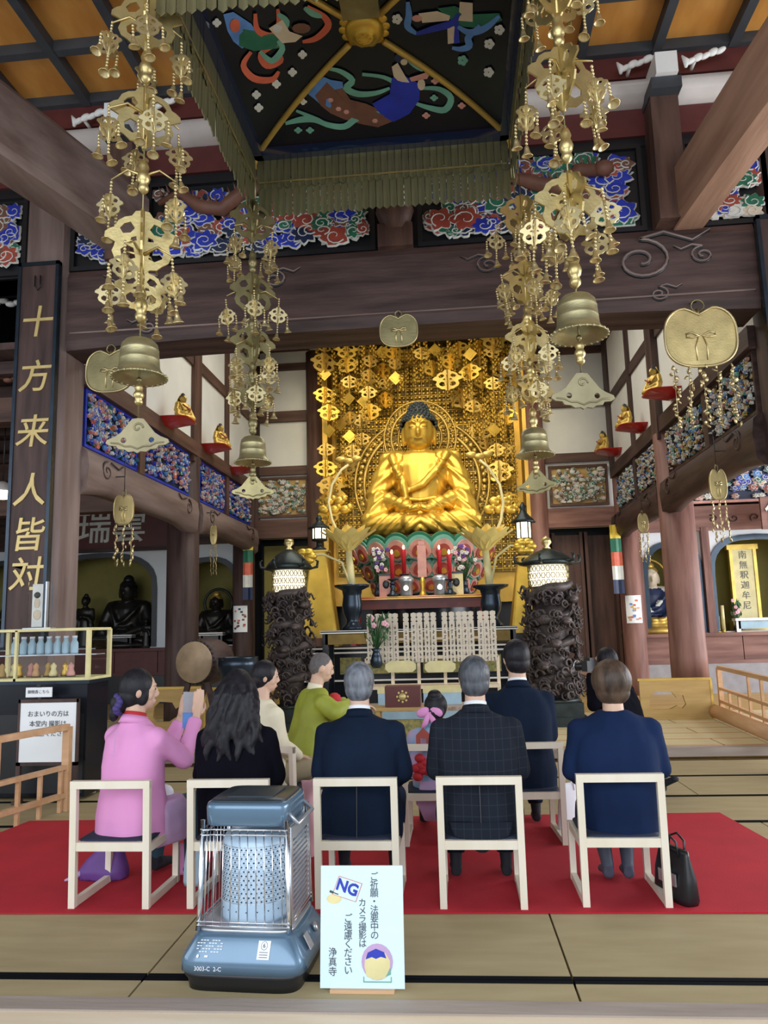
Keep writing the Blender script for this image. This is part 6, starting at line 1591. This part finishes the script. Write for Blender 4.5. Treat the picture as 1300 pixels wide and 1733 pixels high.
for k in range(9):
    a = k * 2.4; r = .012 * k ** .9; b.ell(c + V((r * math.cos(a), -.02, r * math.sin(a))), (.036, .025, .03), 10, 6)
b.build('obi_rosette', 'scarf_red', pt6)
b = MB(); b.loft([(-.05, -.15, .14, .05, .02), (-.06, -.17, .25, .085, .025), (-.05, -.16, .40, .07, .03)], 14); b.build('hanging_sleeve', 'lilac', pt6)
b = MB(); b.loft([(0, 0, .40, .19, .15), (0, 0, .47, .20, .155), (0, 0, .56, .19, .15)], 20); b.build('obi_sash', 'lilac', pt6)
b = MB(); b.plate([(-.07, 0), (.02, 0), (.03, .1), (-.02, .15), (-.07, .1)], [[(-.04, .03), (0, .03), (0, .08), (-.04, .08)]], .008, Matrix.Translation((-.07, -.155, .60))); b.build('kimono_crest', 'c_red', pt6)
# 10 photographer
x10 = at_head(1034, 6.9)
person('black-clothed photographer kneeling to the right of the altar', x10 + .12, 6.9, .75, .98, 'black_knit', 'black_knit', 'hair_black', 'short', {'L': ((-.26, .15, .75), (-.09, .30, 1.0), (.1, 1, .2), (1, 0, 0)), 'R': ((.22, .16, .76), (.08, .32, 1.0), (-.1, 1, .2), (-1, 0, 0))}, hpitch=.1, lean=.22, collar=None, z0=.0, seat=SEAT, legs=((.14, .30, .09), (.14, -.18, .09), (.15, -.30, .14)))
p = aty(1000, 1122, 6.75); t = thing('camera', 'black camera with a pale round lens rim held by the photographer', 'camera', (p.x + .02, p.y + .2, p.z - .04), .75)
b = MB(); b.box(-.07, .07, -.03, .03, -.04, .05); b.box(-.03, .03, -.03, .03, .05, .075); b.build('camera_body', 'black', t); b = MB(); b.lathe([(.035, 0), (.037, .08), (.045, .10)], (0, .03, 0), 16, rot=Matrix.Rotation(-PI / 2, 3, 'X')); b.build('lens', 'black', t)
b = MB(); b.tube([(.046 * math.cos(k * .5), .135, .046 * math.sin(k * .5)) for k in range(12)], .006, 5, closed=True); b.build('lens_rim', 'silver', t)
# ---- bags
def tote(label, px, py0, py1, w, d, m, Y=None, handle='black', lean=0, cat='bag', name='handbag', open_=True):
    p = atz(px, py1, RZ) if Y is None else aty(px, py1, Y); h = aty(px, py0, p.y).z - p.z; t = thing(name, label, cat, (p.x, p.y, p.z), lean)
    b = MB(); b.loft([(0, 0, 0, w * .9, d), (0, 0, h * .1, w, d), (0, 0, h * .5, w * .96, d * .8), (0, 0, h * .9, w * .8, d * .35), (0, 0, h, w * .78, d * .3)], 24, p=4); b.build('bag_body', m, t)
    if handle:
        for s in (-1, 1): b = MB(); b.tube([(-w * .45, s * d * .35, h * .85), (-w * .4, s * d * .5, h * 1.15), (0, s * d * .6, h * 1.25), (w * .4, s * d * .5, h * 1.15), (w * .45, s * d * .35, h * .85)], .006, 6); b.build('handle', handle, t)
    return t
t = tote('black leather handbag standing on the rug beside the rightmost chair', 1146, 1432, 1520, .15, .05, 'black', lean=-1.2); b = MB(); b.box(-.07, .07, -.054, -.045, .08, .14); b.box(-.012, .012, -.06, -.045, .13, .17); b.build('clasp', 'silver', t)
t = thing('furoshiki_bag', 'dark purple cloth bag slumped on the rug under the left chair', 'bag', atz(172, 1488, RZ)); b = MB(); b.loft([(0, .03, 0, .15, .08), (0, .03, .05, .15, .09), (.02, .03, .12, .11, .06), (.05, .04, .2, .05, .03), (.06, .04, .23, .02, .015)], 18, p=2.4); me = remesh(b, .012, 2, .012, 9); setmats(me, ['purple']); mk('bag_body', me, t)
b = MB(); b.tube([(-.10, 0, .05), (-.16, -.04, .02), (-.20, -.06, .01)], [.02, .014, .006], 6); b.build('knot_end', 'lilac', t)
t = tote('pale blue paper bag standing behind the heater on the rug', 330, 1428, 1497, .065, .035, 'blue_paper' if 'blue_paper' in M else 'paleblue', handle=None, cat='bag', name='paper_bag')
t = tote('bright pink paper bag left of the pale blue one', 310, 1428, 1478, .05, .03, 'petal_magenta' if 'petal_magenta' in M else 'pink_wool', handle=None, cat='bag', name='paper_bag')
t = tote('white paper bag leaning beside the second-row chair', 966, 1325, 1410, .09, .035, 'shirt', handle='shirt', cat='bag', name='paper_bag', lean=.5)
p = aty(279, 1345, 4.62); t = thing('bundle', 'white crumpled cloth bundle on the lap of the woman in pink', 'cloth', (p.x, p.y, p.z - .03)); b = MB(); b.ell((0, 0, .03), (.055, .06, .06)); b.ell((.03, 0, .0), (.04, .05, .03)); me = remesh(b, .008, 1, .012, 18); setmats(me, ['shirt']); mk('cloth', me, t)
t = thing('pink_bundle', 'pink patterned cloth bundle between the priest and the man in navy', 'cloth', aty(516, 1322, 5.1)); b = MB(); b.loft([(0, 0, 0, .07, .06), (0, 0, .08, .08, .07), (.02, 0, .16, .03, .03), (.03, 0, .2, .05, .03)], 14); me = remesh(b, .01, 1, .01, 14); setmats(me, ['petal_pink']); mk('cloth', me, t)
t.location.z = RZ; t.scale = (1, 1, 2.3)

# ================================================================ HEATER
mat('heater_blue', (.12, .205, .30), 0.22, .35, var=.04, coat=.3)
mat('heater_dark', (.03, .045, .06), 0.3, .2, var=0)
mat('chrome', (.75, .78, .82), 0.12, 1, var=0)
mat('enamel', (.50, .66, .82), 0.35, .1, var=.03)
hl = atz(322, 1692); hr = atz(533, 1692); HX = (hl.x + hr.x) / 2 - .055; HY = 3.50
ht = thing('kerosene_heater', 'large blue-grey kerosene stove with chrome guard on the tatami, left of the paper sign', 'heater', (HX, HY, 0), -.05); ht.scale = (1.03, 1.03, 1.055)
b = MB(); b.loft([(0, 0, 0, .235, .22), (0, 0, .035, .24, .225), (0, 0, .05, .25, .235), (0, 0, .07, .258, .24)], 40, p=7); b.build('tray', 'black', ht)
b = MB(); b.loft([(0, 0, .07, .262, .245), (0, 0, .105, .262, .245), (0, 0, .125, .255, .24), (0, 0, .185, .215, .20), (0, 0, .20, .205, .19)], 48, p=7); base = b.build('base', 'heater_blue', ht)
b = MB(); b.loft([(0, 0, .20, .20, .185), (0, 0, .208, .205, .19), (0, 0, .214, .20, .185)], 40, p=7); b.build('drip_plate', 'silver', ht)
b = MB(); b.loft([(0, 0, .595, .170, .165), (0, 0, .60, .178, .172), (0, 0, .665, .180, .175), (0, 0, .68, .176, .171), (0, 0, .686, .165, .16)], 44, p=7); hd_ = b.build('hood', 'heater_blue', ht)
b = MB(); b.loft([(0, 0, .686, .166, .161), (0, 0, .692, .16, .155)], 40, p=7); b.box(-.10, .10, -.09, .10, .690, .697); b.build('top_plate', 'heater_dark', ht)
b = MB(); b.lathe([(.143, .214), (.145, .23), (.145, .515), (.13, .54), (.10, .55)], n=48); b.build('burner_chimney', 'enamel', ht)
b = MB()
for j in range(13):
    z = .30 + j * .0165
    for k in range(44):
        a = 2 * PI * (k + .5 * (j % 2)) / 44; c = V((.1452 * math.cos(a), .1452 * math.sin(a), z)); b.ell(c, (.0042, .0042, .0035), 5, 4)
for k in range(20): a = 2 * PI * k / 20; b.ell((.1452 * math.cos(a), .1452 * math.sin(a), .262), .003, 5, 4)
stuff(b.build('perforation', 'heater_dark', ht))
b = MB()
for j in range(14): b.tube([(.146 * math.cos(a * PI / 20), .146 * math.sin(a * PI / 20), .292 + j * .0165) for a in range(40)], .0018, 4, closed=True)
b.build('ring_rib', 'chrome', ht)
for sx in (-1, 1):
    for sy in (-1, 1):
        b = MB(); b.tube([(sx * .192, sy * .18, .205), (sx * .186, sy * .176, .3), (sx * .178, sy * .17, .62)], .0105, 8); b.build('corner_post', 'chrome', ht)
wz0, wz1 = .225, .585
for k in range(10):
    x = -.165 + .33 * k / 9; b = MB(); b.cyl((x, -.188, wz0), (x * .93, -.178, wz1), .0026, None, 6); b.build('guard_wire', 'chrome', ht)
for k in range(8):
    y = -.16 + .32 * k / 7; b = MB(); b.cyl((-.195, y, wz0), (-.184, y * .93, wz1), .0026, None, 6); b.build('guard_wire', 'chrome', ht)
for z, q in ((wz0, 1.0), (wz0 + .014, 1.0), (wz1, .95), (wz1 - .02, .95)):
    b = MB(); b.tube([(-.192 * q, -.188 * q, z), (.192 * q, -.188 * q, z), (.195 * q, .18 * q, z), (-.195 * q, .18 * q, z)], .004, 6, closed=True); b.build('guard_ring', 'chrome', ht)
b = MB(); hs_ = [[(-.13 + .0, .25 + j * .02), (.13, .25 + j * .02), (.13, .26 + j * .02), (-.13, .26 + j * .02)] for j in range(15)]
b.plate([(-.165, .225), (.165, .225), (.155, .59), (-.155, .59)], hs_, .006, Matrix.Translation((.192, 0, 0)) @ Matrix.Rotation(PI / 2, 4, 'Z')); b.build('side_grille', 'silver', ht)
b = MB(); b.box(-.17, .17, .165, .175, .215, .60); b.build('reflector', 'chrome', ht)
b = MB(); b.tube([(.175, -.12, .64), (.215, -.13, .60), (.215, .13, .60), (.175, .12, .64)], .008, 8); b.build('carry_handle', 'silver', ht)
sl = math.atan2(.04, .06); RT = Matrix.Rotation(-sl, 3, 'X')
def onbase(x, t_): return V((x, -.2405 + .040 * t_ - .0015, .125 + .060 * t_))
b = MB()
for j in range(5):
    for k in range(9):
        if (k * 7 + j * 3) % 4: b.obox(onbase(-.175 + k * .012, .9 - j * .14), (.009, .0012, .0032), RT)
b.ell(onbase(-.17, .12), (.006, .002, .007), 8, 6, RT); b.obox(onbase(-.135, .12), (.014, .0012, .007), RT)
stuff(b.build('printed_notice', 'shirt', base))
b = MB(); b.obox(onbase(.098, .5), (.05, .0016, .066), RT); st_ = b.build('white_label', 'shirt', base)
b = MB(); text_into(b, '6', .022, onbase(.098, .72) + V((0, -.0015, 0)), RT, 0, .0004); b.tube([onbase(.098 + .013 * math.cos(k * .6), .72 + .21 * math.sin(k * .6)) + V((0, -.001, 0)) for k in range(11)], .0008, 4, closed=True)
for j in range(3): b.obox(onbase(.098, .40 - j * .12) + V((0, -.001, 0)), (.034, .001, .002), RT)
b.build('label_print', 'black', st_)
b = MB(); text_into(b, '3003-C  2-C', .022, V((-.125, -.2462, .09)), None, 0, .0006, align='CENTER'); b.build('model_lettering', 'shirt', base)
b = MB(); b.obox((.252, -.11, .155), (.004, .05, .06), Matrix.Rotation(-.5, 3, 'Y')); b.build('control_panel', 'silver', base); b = MB(); b.lathe([(.02, 0), (.018, .012)], (.243, .03, .155), 16, rot=Matrix.Rotation(PI / 2 - .5, 3, 'Y')); b.build('control_knob', 'silver', base)

# ================================================================ PAPER SIGN
mat('sign_white', (.66, .84, .92), 0.45, var=.02)
SY = 3.30; s0 = atz(540, 1683); s1 = atz(685, 1683); SW = s1.x - s0.x; scx = (s0.x + s1.x) / 2; stp = aty(610, 1463, SY + .06).z
SHt = stp - .012; PXW = SW / 145.0; PXH = SHt / 220.0
sg = thing('paper_sign', 'white laminated paper sign with handwritten-style Japanese lines and an NG card, right of the heater', 'sign', (scx, SY, .012), .01)
tl_ = -math.atan2(.06, SHt); TR = Matrix.Rotation(tl_, 3, 'X')
def sp(px, py, off=.0045): return TR @ V(((px - 612.0) * PXW, -off, (1683 - py) * PXH))
b = MB(); b.obox(TR @ V((0, 0, SHt / 2)), (SW, .006, SHt), TR); b.build('sheet', 'sign_white', sg)
def col(txt, x, y0, dy, size, mi=0):
    b = MB()
    for i, ch in enumerate(txt): text_into(b, ch, size, sp(x, y0 + i * dy), TR, mi, .0006)
    b.build('text_column', 'slate', sg)
col('ご祈願・法要中の', 634, 1484, 15.2, .036); col('カメラ撮影は', 613, 1532, 14.6, .034); col('ご遠慮ください', 588, 1560, 15.4, .036); col('浄真寺', 561, 1621, 17, .036)
b = MB(); ca = .33
def rp(cx, cy, dx, dy, off): return sp(cx + dx * math.cos(ca) - dy * math.sin(ca), cy + dx * math.sin(ca) + dy * math.cos(ca), off)
b.add([rp(587, 1505, *c, .0052) for c in ((-22, -17), (22, -17), (22, 19), (-22, 19))], [(0, 1, 2, 3)], 0); b.add([rp(587, 1505, *c, .0058) for c in ((-21, -16), (21, -16), (21, 18), (-21, 18))], [(0, 1, 2, 3)], 1)
text_into(b, 'NG', .062, rp(587, 1503, 0, 1, .0066), TR @ Matrix.Rotation(ca, 3, 'Y'), 2, .0008, 0, .0022)
b.build('ng_card', ['c_orange', 'sign_white', 'c_blue'], sg)
b = MB()
def fill(pts, mi, off): c = (sum(p[0] for p in pts) / len(pts), sum(p[1] for p in pts) / len(pts)); N = len(pts); b.add([sp(*p, off) for p in pts] + [sp(*c, off + .0004)], [(i, (i + 1) % N, N) for i in range(N)], mi)
def oval(cx, cy, rx, ry, mi, off, a0=0, a1=2 * PI, n=20): fill([(cx + rx * math.cos(a0 + (a1 - a0) * i / n), cy + ry * math.sin(a0 + (a1 - a0) * i / n)) for i in range(n)], mi, off)
oval(563, 1524, 13, 9, 1, .0050); fill([(556, 1508), (577, 1516), (575, 1520), (555, 1512)], 4, .0056); b.build('hand_drawing', ['lilac', 'cream_y', 'c_blue', 'c_teal', 'slate'], sg); b = MB()
oval(638, 1636, 27, 32, 0, .0050); fill([(617, 1630), (625, 1620), (638, 1624), (652, 1620), (660, 1634), (660, 1645), (652, 1664), (636, 1668), (620, 1662), (616, 1645)], 1, .0056)
fill([(618, 1632), (622, 1620), (636, 1613), (650, 1619), (654, 1630), (645, 1627), (636, 1631), (627, 1627)], 2, .0062); fill([(652, 1662), (661, 1646), (661, 1658)], 3, .0060)
for x in (614, 661): fill([(x, 1662), (x + 1.5, 1662), (x + 1.5, 1672), (x, 1672)], 3, .006)
fill([(614, 1670), (662, 1670), (662, 1672), (614, 1672)], 3, .006)
b.build('drawing', ['lilac_soft' if 'lilac_soft' in M else 'lilac', 'cream_y', 'c_blue', 'c_teal', 'slate'], sg)
b = MB(); b.box(-.13, .13, -.02, .12, -.012, 0); b.bar((0, .12, 0), (0, .075, SHt * .8), .04, .015); b.build('easel_foot', 'rail_x', sg)
# ================================================================ SIDE FURNISHINGS
# left railing
def railing(label, A, B_, h, m, posts, log=False, name='low_railing', ext=0.0):
    A = V(A); B_ = V(B_); t = thing(name, label, 'railing', (0, 0, 0)); d = (B_ - A)
    for z, hh in ((h, .05), (h * .52, .035), (.13, .04)):
        b = MB(); b.bar(A + V((0, 0, z)), B_ + V((0, 0, z)), .05, hh); b.build('rail', m, t)
    for q in posts:
        p = A + d * q; big_ = q in (posts[-1], posts[0]); z0 = 0; b = MB(); w = .06 if big_ else .03; zz_ = h if big_ else (h if int(q * 100) % 2 else h * .52)
        b.bar(p + V((0, 0, z0)), p + V((0, 0, zz_)), w, w, up=(0, 1, 0)); b.build('post' if big_ else 'baluster', m, t)
    if log:
        b = MB(); b.tube([A + V((-.1, 0, -.0)), B_ + V((0, 0, 0))], .09, 12); b.build('base_log', 'rail_y', t)
    return t
a1 = atz(110, 1372, 0); a0 = atz(0, 1408, 0); dd = (a1 - a0)
railing('low reddish wooden railing at the left edge of the picture', a0 - dd * 1.4, a1, aty(110, 1230, a1.y).z, 'rail_x', [0, .2, .35, .55, .68, .82, .96, 1.0])
r0 = atz(1224, 1216, .1); r1 = atz(1330, 1268, .1)
t = railing('low reddish wooden railing with a thick base log at the right edge of the picture', r0, r1, aty(1224, 1142, r0.y).z - .1, 'rail_y', [0, .18, .36, .55, .75, 1.0], True)
t.location.z = .1
# glass case on a black cabinet
GY = 6.80; gx0 = aty(-30, 1100, GY).x; gx1 = aty(150, 1100, GY).x; gz0 = aty(80, 1152, GY).z; gz1 = aty(80, 1066, GY).z; gd = .42
t = thing('cabinet', 'black cabinet under the glass display case at the left', 'cabinet', ((gx0 + gx1) / 2, GY + gd / 2, 0)); w = (gx1 - gx0) / 2
b = MB(); b.box(-w, w, -gd / 2, gd / 2, 0.03, gz0 - .03); b.build('body', 'lacquer', t); b = MB(); b.box(-w - .03, w + .03, -gd / 2 - .03, gd / 2 + .03, gz0 - .03, gz0); b.build('top', 'bronze_blue', t)
b = MB(); b.box(-w + .02, w - .02, -gd / 2 - .004, -gd / 2, .06, gz0 - .3); b.build('door', 'black', t)
gc = thing('glass_case', 'glass display case with a pale wooden frame full of small offerings', 'display case', ((gx0 + gx1) / 2, GY + gd / 2, gz0)); H_ = gz1 - gz0; d = gd / 2
b = MB()
for x in (-w, w):
    for y in (-d, d): b.box(x - .018, x + .018, y - .018, y + .018, 0, H_)
for z in (0.012, H_):
    for y in (-d, d): b.box(-w, w, y - .016, y + .016, z - .012, z + .012)
    for x in (-w, w): b.box(x - .016, x + .016, -d, d, z - .012, z + .012)
b.box(-w * .35 - .012, -w * .35 + .012, -d - .016, -d + .016, 0, H_)
b.build('frame', 'cream_y', gc)
for nm, args in (('pane', (-w, w, -d - .002, -d + .002, .02, H_ - .01)), ('pane', (w - .002, w + .002, -d, d, .02, H_ - .01)), ('pane', (-w, w, -d, d, H_ - .004, H_))):
    b = MB(); b.box(*args); b.build(nm, 'glass', gc)
b = MB(); b.box(-w + .02, w - .02, -.02, .16, H_ * .48, H_ * .5); b.build('glass_shelf', 'silver', gc)
G1 = 'pale blue bottles on the shelf of the glass case'
for k in range(8):
    x = -w * .70 + k * .085; b = MB(); b.lathe([(.033, 0), (.036, .02), (.036, .10), (.022, .125), (.022, .15)], n=12)
    t = thing('offering_bottle', f'{ORD[k]} pale blue bottle from the left on the glass case shelf', 'bottle', (gc.location.x + x, gc.location.y + .07, gz0 + H_ * .5 + .001), 0, G1); b.build('bottle', 'enamel_' if 'enamel_' in M else 'paleblue', t); b = MB(); b.lathe([(.024, .15), (.024, .17)], n=10); b.build('cap', 'shirt', t)
for k in range(9):
    x = -w * .80 + k * .085; m = ['gold_wood_x', 'cream_y', 'gold_paint', 'c_pink', 'rail_x'][k % 5]
    t = thing('small_offering', f'{ORD[k]} small {["tan", "cream", "golden", "pink", "brown"][k % 5]} figure from the left on the glass case floor', 'figurine', (gc.location.x + x, gc.location.y - .05 + .06 * (k % 2), gz0 + .026), 0, 'small offerings in the glass case')
    b = MB(); b.lathe([(.035, 0), (.04, .03), (.022, .07), (.03, .10), (.005, .13)], n=10); b.build('figure', m, t); b = MB(); b.lathe([(.045, -.0), (.045, .006)], n=10); b.build('foot', 'black', t)
# photo stand on the case
p = aty(62, 1048, GY + .15); t = thing('photo_stand', 'clear stand with a small portrait picture on top of the glass case', 'picture stand', (p.x, GY + .2, gz1 + .012)); hh = aty(62, 985, GY + .2).z - gz1 - .012
b = MB(); b.box(-.12, .12, -.008, .008, 0, hh); b.build('clear_plate', 'glass', t); b = MB(); b.box(-.085, .02, .010, .014, .02, hh - .02); pc = b.build('picture', 'c_white', t)
b = MB(); b.ell((-.035, .009, hh * .55), (.03, .004, .05), 10, 8); b.ell((-.03, .009, hh * .3), (.04, .004, .05), 10, 8); b.build('portrait', 'c_skin', pc); b = MB(); b.ell((-.035, .008, hh * .72), (.033, .004, .03), 10, 8); b.build('portrait_hair', 'black', pc)
b = MB(); b.box(.06, .075, -.02, .02, 0, hh); b.box(-.14, .14, -.05, .05, 0, .012); b.build('support', 'silver', t)
# notice boards in front of the cabinet
WY = 6.66; p0 = aty(32, 1290, WY); p1 = aty(131, 1188, WY); cx = (p0.x + p1.x) / 2; w2 = (p1.x - p0.x) / 2
t = thing('notice_board', 'white board with faint handwritten lines on a dark stand, left of the woman in pink', 'notice board', (cx, WY, 0)); b = MB(); b.box(-w2, w2, -.01, .01, p0.z, p1.z); b.build('white_panel', 'paper', t)
b = MB(); b.box(-w2 - .02, -w2, -.015, .015, p0.z - .02, p1.z + .03); b.box(w2, w2 + .02, -.015, .015, p0.z - .02, p1.z + .03); b.box(-w2 - .02, w2 + .02, -.015, .015, p1.z, p1.z + .03); b.box(-w2 - .02, w2 + .02, -.015, .015, p0.z - .03, p0.z)
for s in (-1, 1): b.box(s * w2 - .02, s * w2 + .02, -.015, .015, 0, p0.z); b.box(s * w2 - .02, s * w2 + .02, -.06, .06, 0, .03)
b.build('stand_frame', 'dark_z', t)
for i, ln in enumerate(('おまいりの方は', '本堂内 撮影は', 'ご遠慮ください')): b = MB(); text_into(b, ln, .055, (0, -.013, p1.z - .10 - i * .085), None, 0, .001); b.build('text_line', 'slate', t)
pl_ = aty(68, 1175, WY); t2 = thing('small_label', 'small white label card fixed above the white notice board', 'label', (pl_.x, WY - .02, p1.z + .05)); b = MB(); b.box(-.12, .12, -.008, .008, 0, .085); b.build('card', 'paper', t2)
b = MB(); text_into(b, '御焼香こちら', .034, (0, -.010, .045), None, 0, .001); b.build('lettering', 'slate', t2)
b = MB(); b.box(-.02, .02, -.012, .0, .085, .11); b.box(-.015, .015, .009, .03, -.05, .03); b.build('clip', 'black', t2)
# lamp at far left
p = aty(4, 836, 9.0); t = thing('hanging_lamp', 'round lit lamp in the dark left aisle at the picture edge', 'lamp', (p.x, p.y, p.z)); b = MB(); b.lathe([(.03, .16), (.10, .12), (.16, .05), (.17, .03)], n=20); b.build('shade', 'cornice', t); b = MB(); b.ell((0, 0, 0), (.14, .14, .07), 16, 8); b.build('bulb', 'flame', t); b = MB(); b.cyl((0, 0, .15), (0, 0, 4.45 - p.z), .008, None, 5); b.build('cable', 'black', t)
# white carved beam ends in the left aisle
for px, py, rz in ((12, 512, 0), (8, 640, 0)):
    p = aty(px, py, 8.2); b = MB()
    for k in range(4): b.ell(p + V((-.15 + .1 * k, 0, .03 * math.sin(k * 2))), (.07, .05, .035), 8, 6)
    tag(b.build('beam_nose', 'white' if py < 600 else 'c_brown'), f'{"white" if py < 600 else "brown"} carved beam end in the left aisle behind the name board', 'beam end')
# low items on the tatami at left
p = atz(137, 1310, 0); t = thing('round_cushion', 'dark round cushion on the tatami left of the woman in pink', 'cushion', (p.x, p.y, 0)); b = MB(); b.ell((0, 0, .07), (.14, .14, .07), 18, 10); b.build('cushion', 'black', t); b = MB(); b.ell((0, 0, .142), (.015, .015, .008), 8, 6); b.build('button', 'slate', t)
for i, (px, py) in enumerate(((95, 1360), (130, 1352))):
    p = atz(px, py, 0); p.y += .25; t = thing('wooden_clapper', f'small pale wooden block on the tatami by the left railing, {["left", "right"][i]} one', 'block', (p.x, p.y, 0), .4); b = MB(); b.loft([(0, 0, 0, .05, .03), (0, 0, .03, .055, .035), (0, 0, .04, .04, .025)], 14, p=4); b.build('block', 'pale_x', t); b = MB(); b.box(-.02, .02, -.01, .01, .04, .055); b.build('grip', 'rail_x', t)
p = aty(40, 1270, 8.3); t = thing('low_table', 'low dark table behind the left railing', 'table', (aty(60, 1270, 8.3).x, 8.3, 0)); b = MB(); b.box(-.6, .6, -.2, .2, .30, .34); b.build('tabletop', 'dark_x', t)
for s in (-1, 1):
    for q in (-1, 1): b = MB(); b.box(s * .55 - .03, s * .55 + .03, q * .16 - .03, q * .16 + .03, 0, .3); b.build('leg', 'dark_z', t)
# altar-side small things on the platform at the right
p = atz(1172, 1207, .1); t = thing('small_tray', 'flat dark tray on the platform before the golden board at the right', 'tray', (p.x, p.y - .35, .1)); b = MB(); b.box(-.3, .3, -.12, .12, 0, .03); b.build('tray', 'black', t); b = MB(); b.ell((.1, 0, .06), (.09, .07, .04), 12, 8); b.build('wooden_fish', 'dark_x', t)
bpy.data.scenes.remove(TSC)
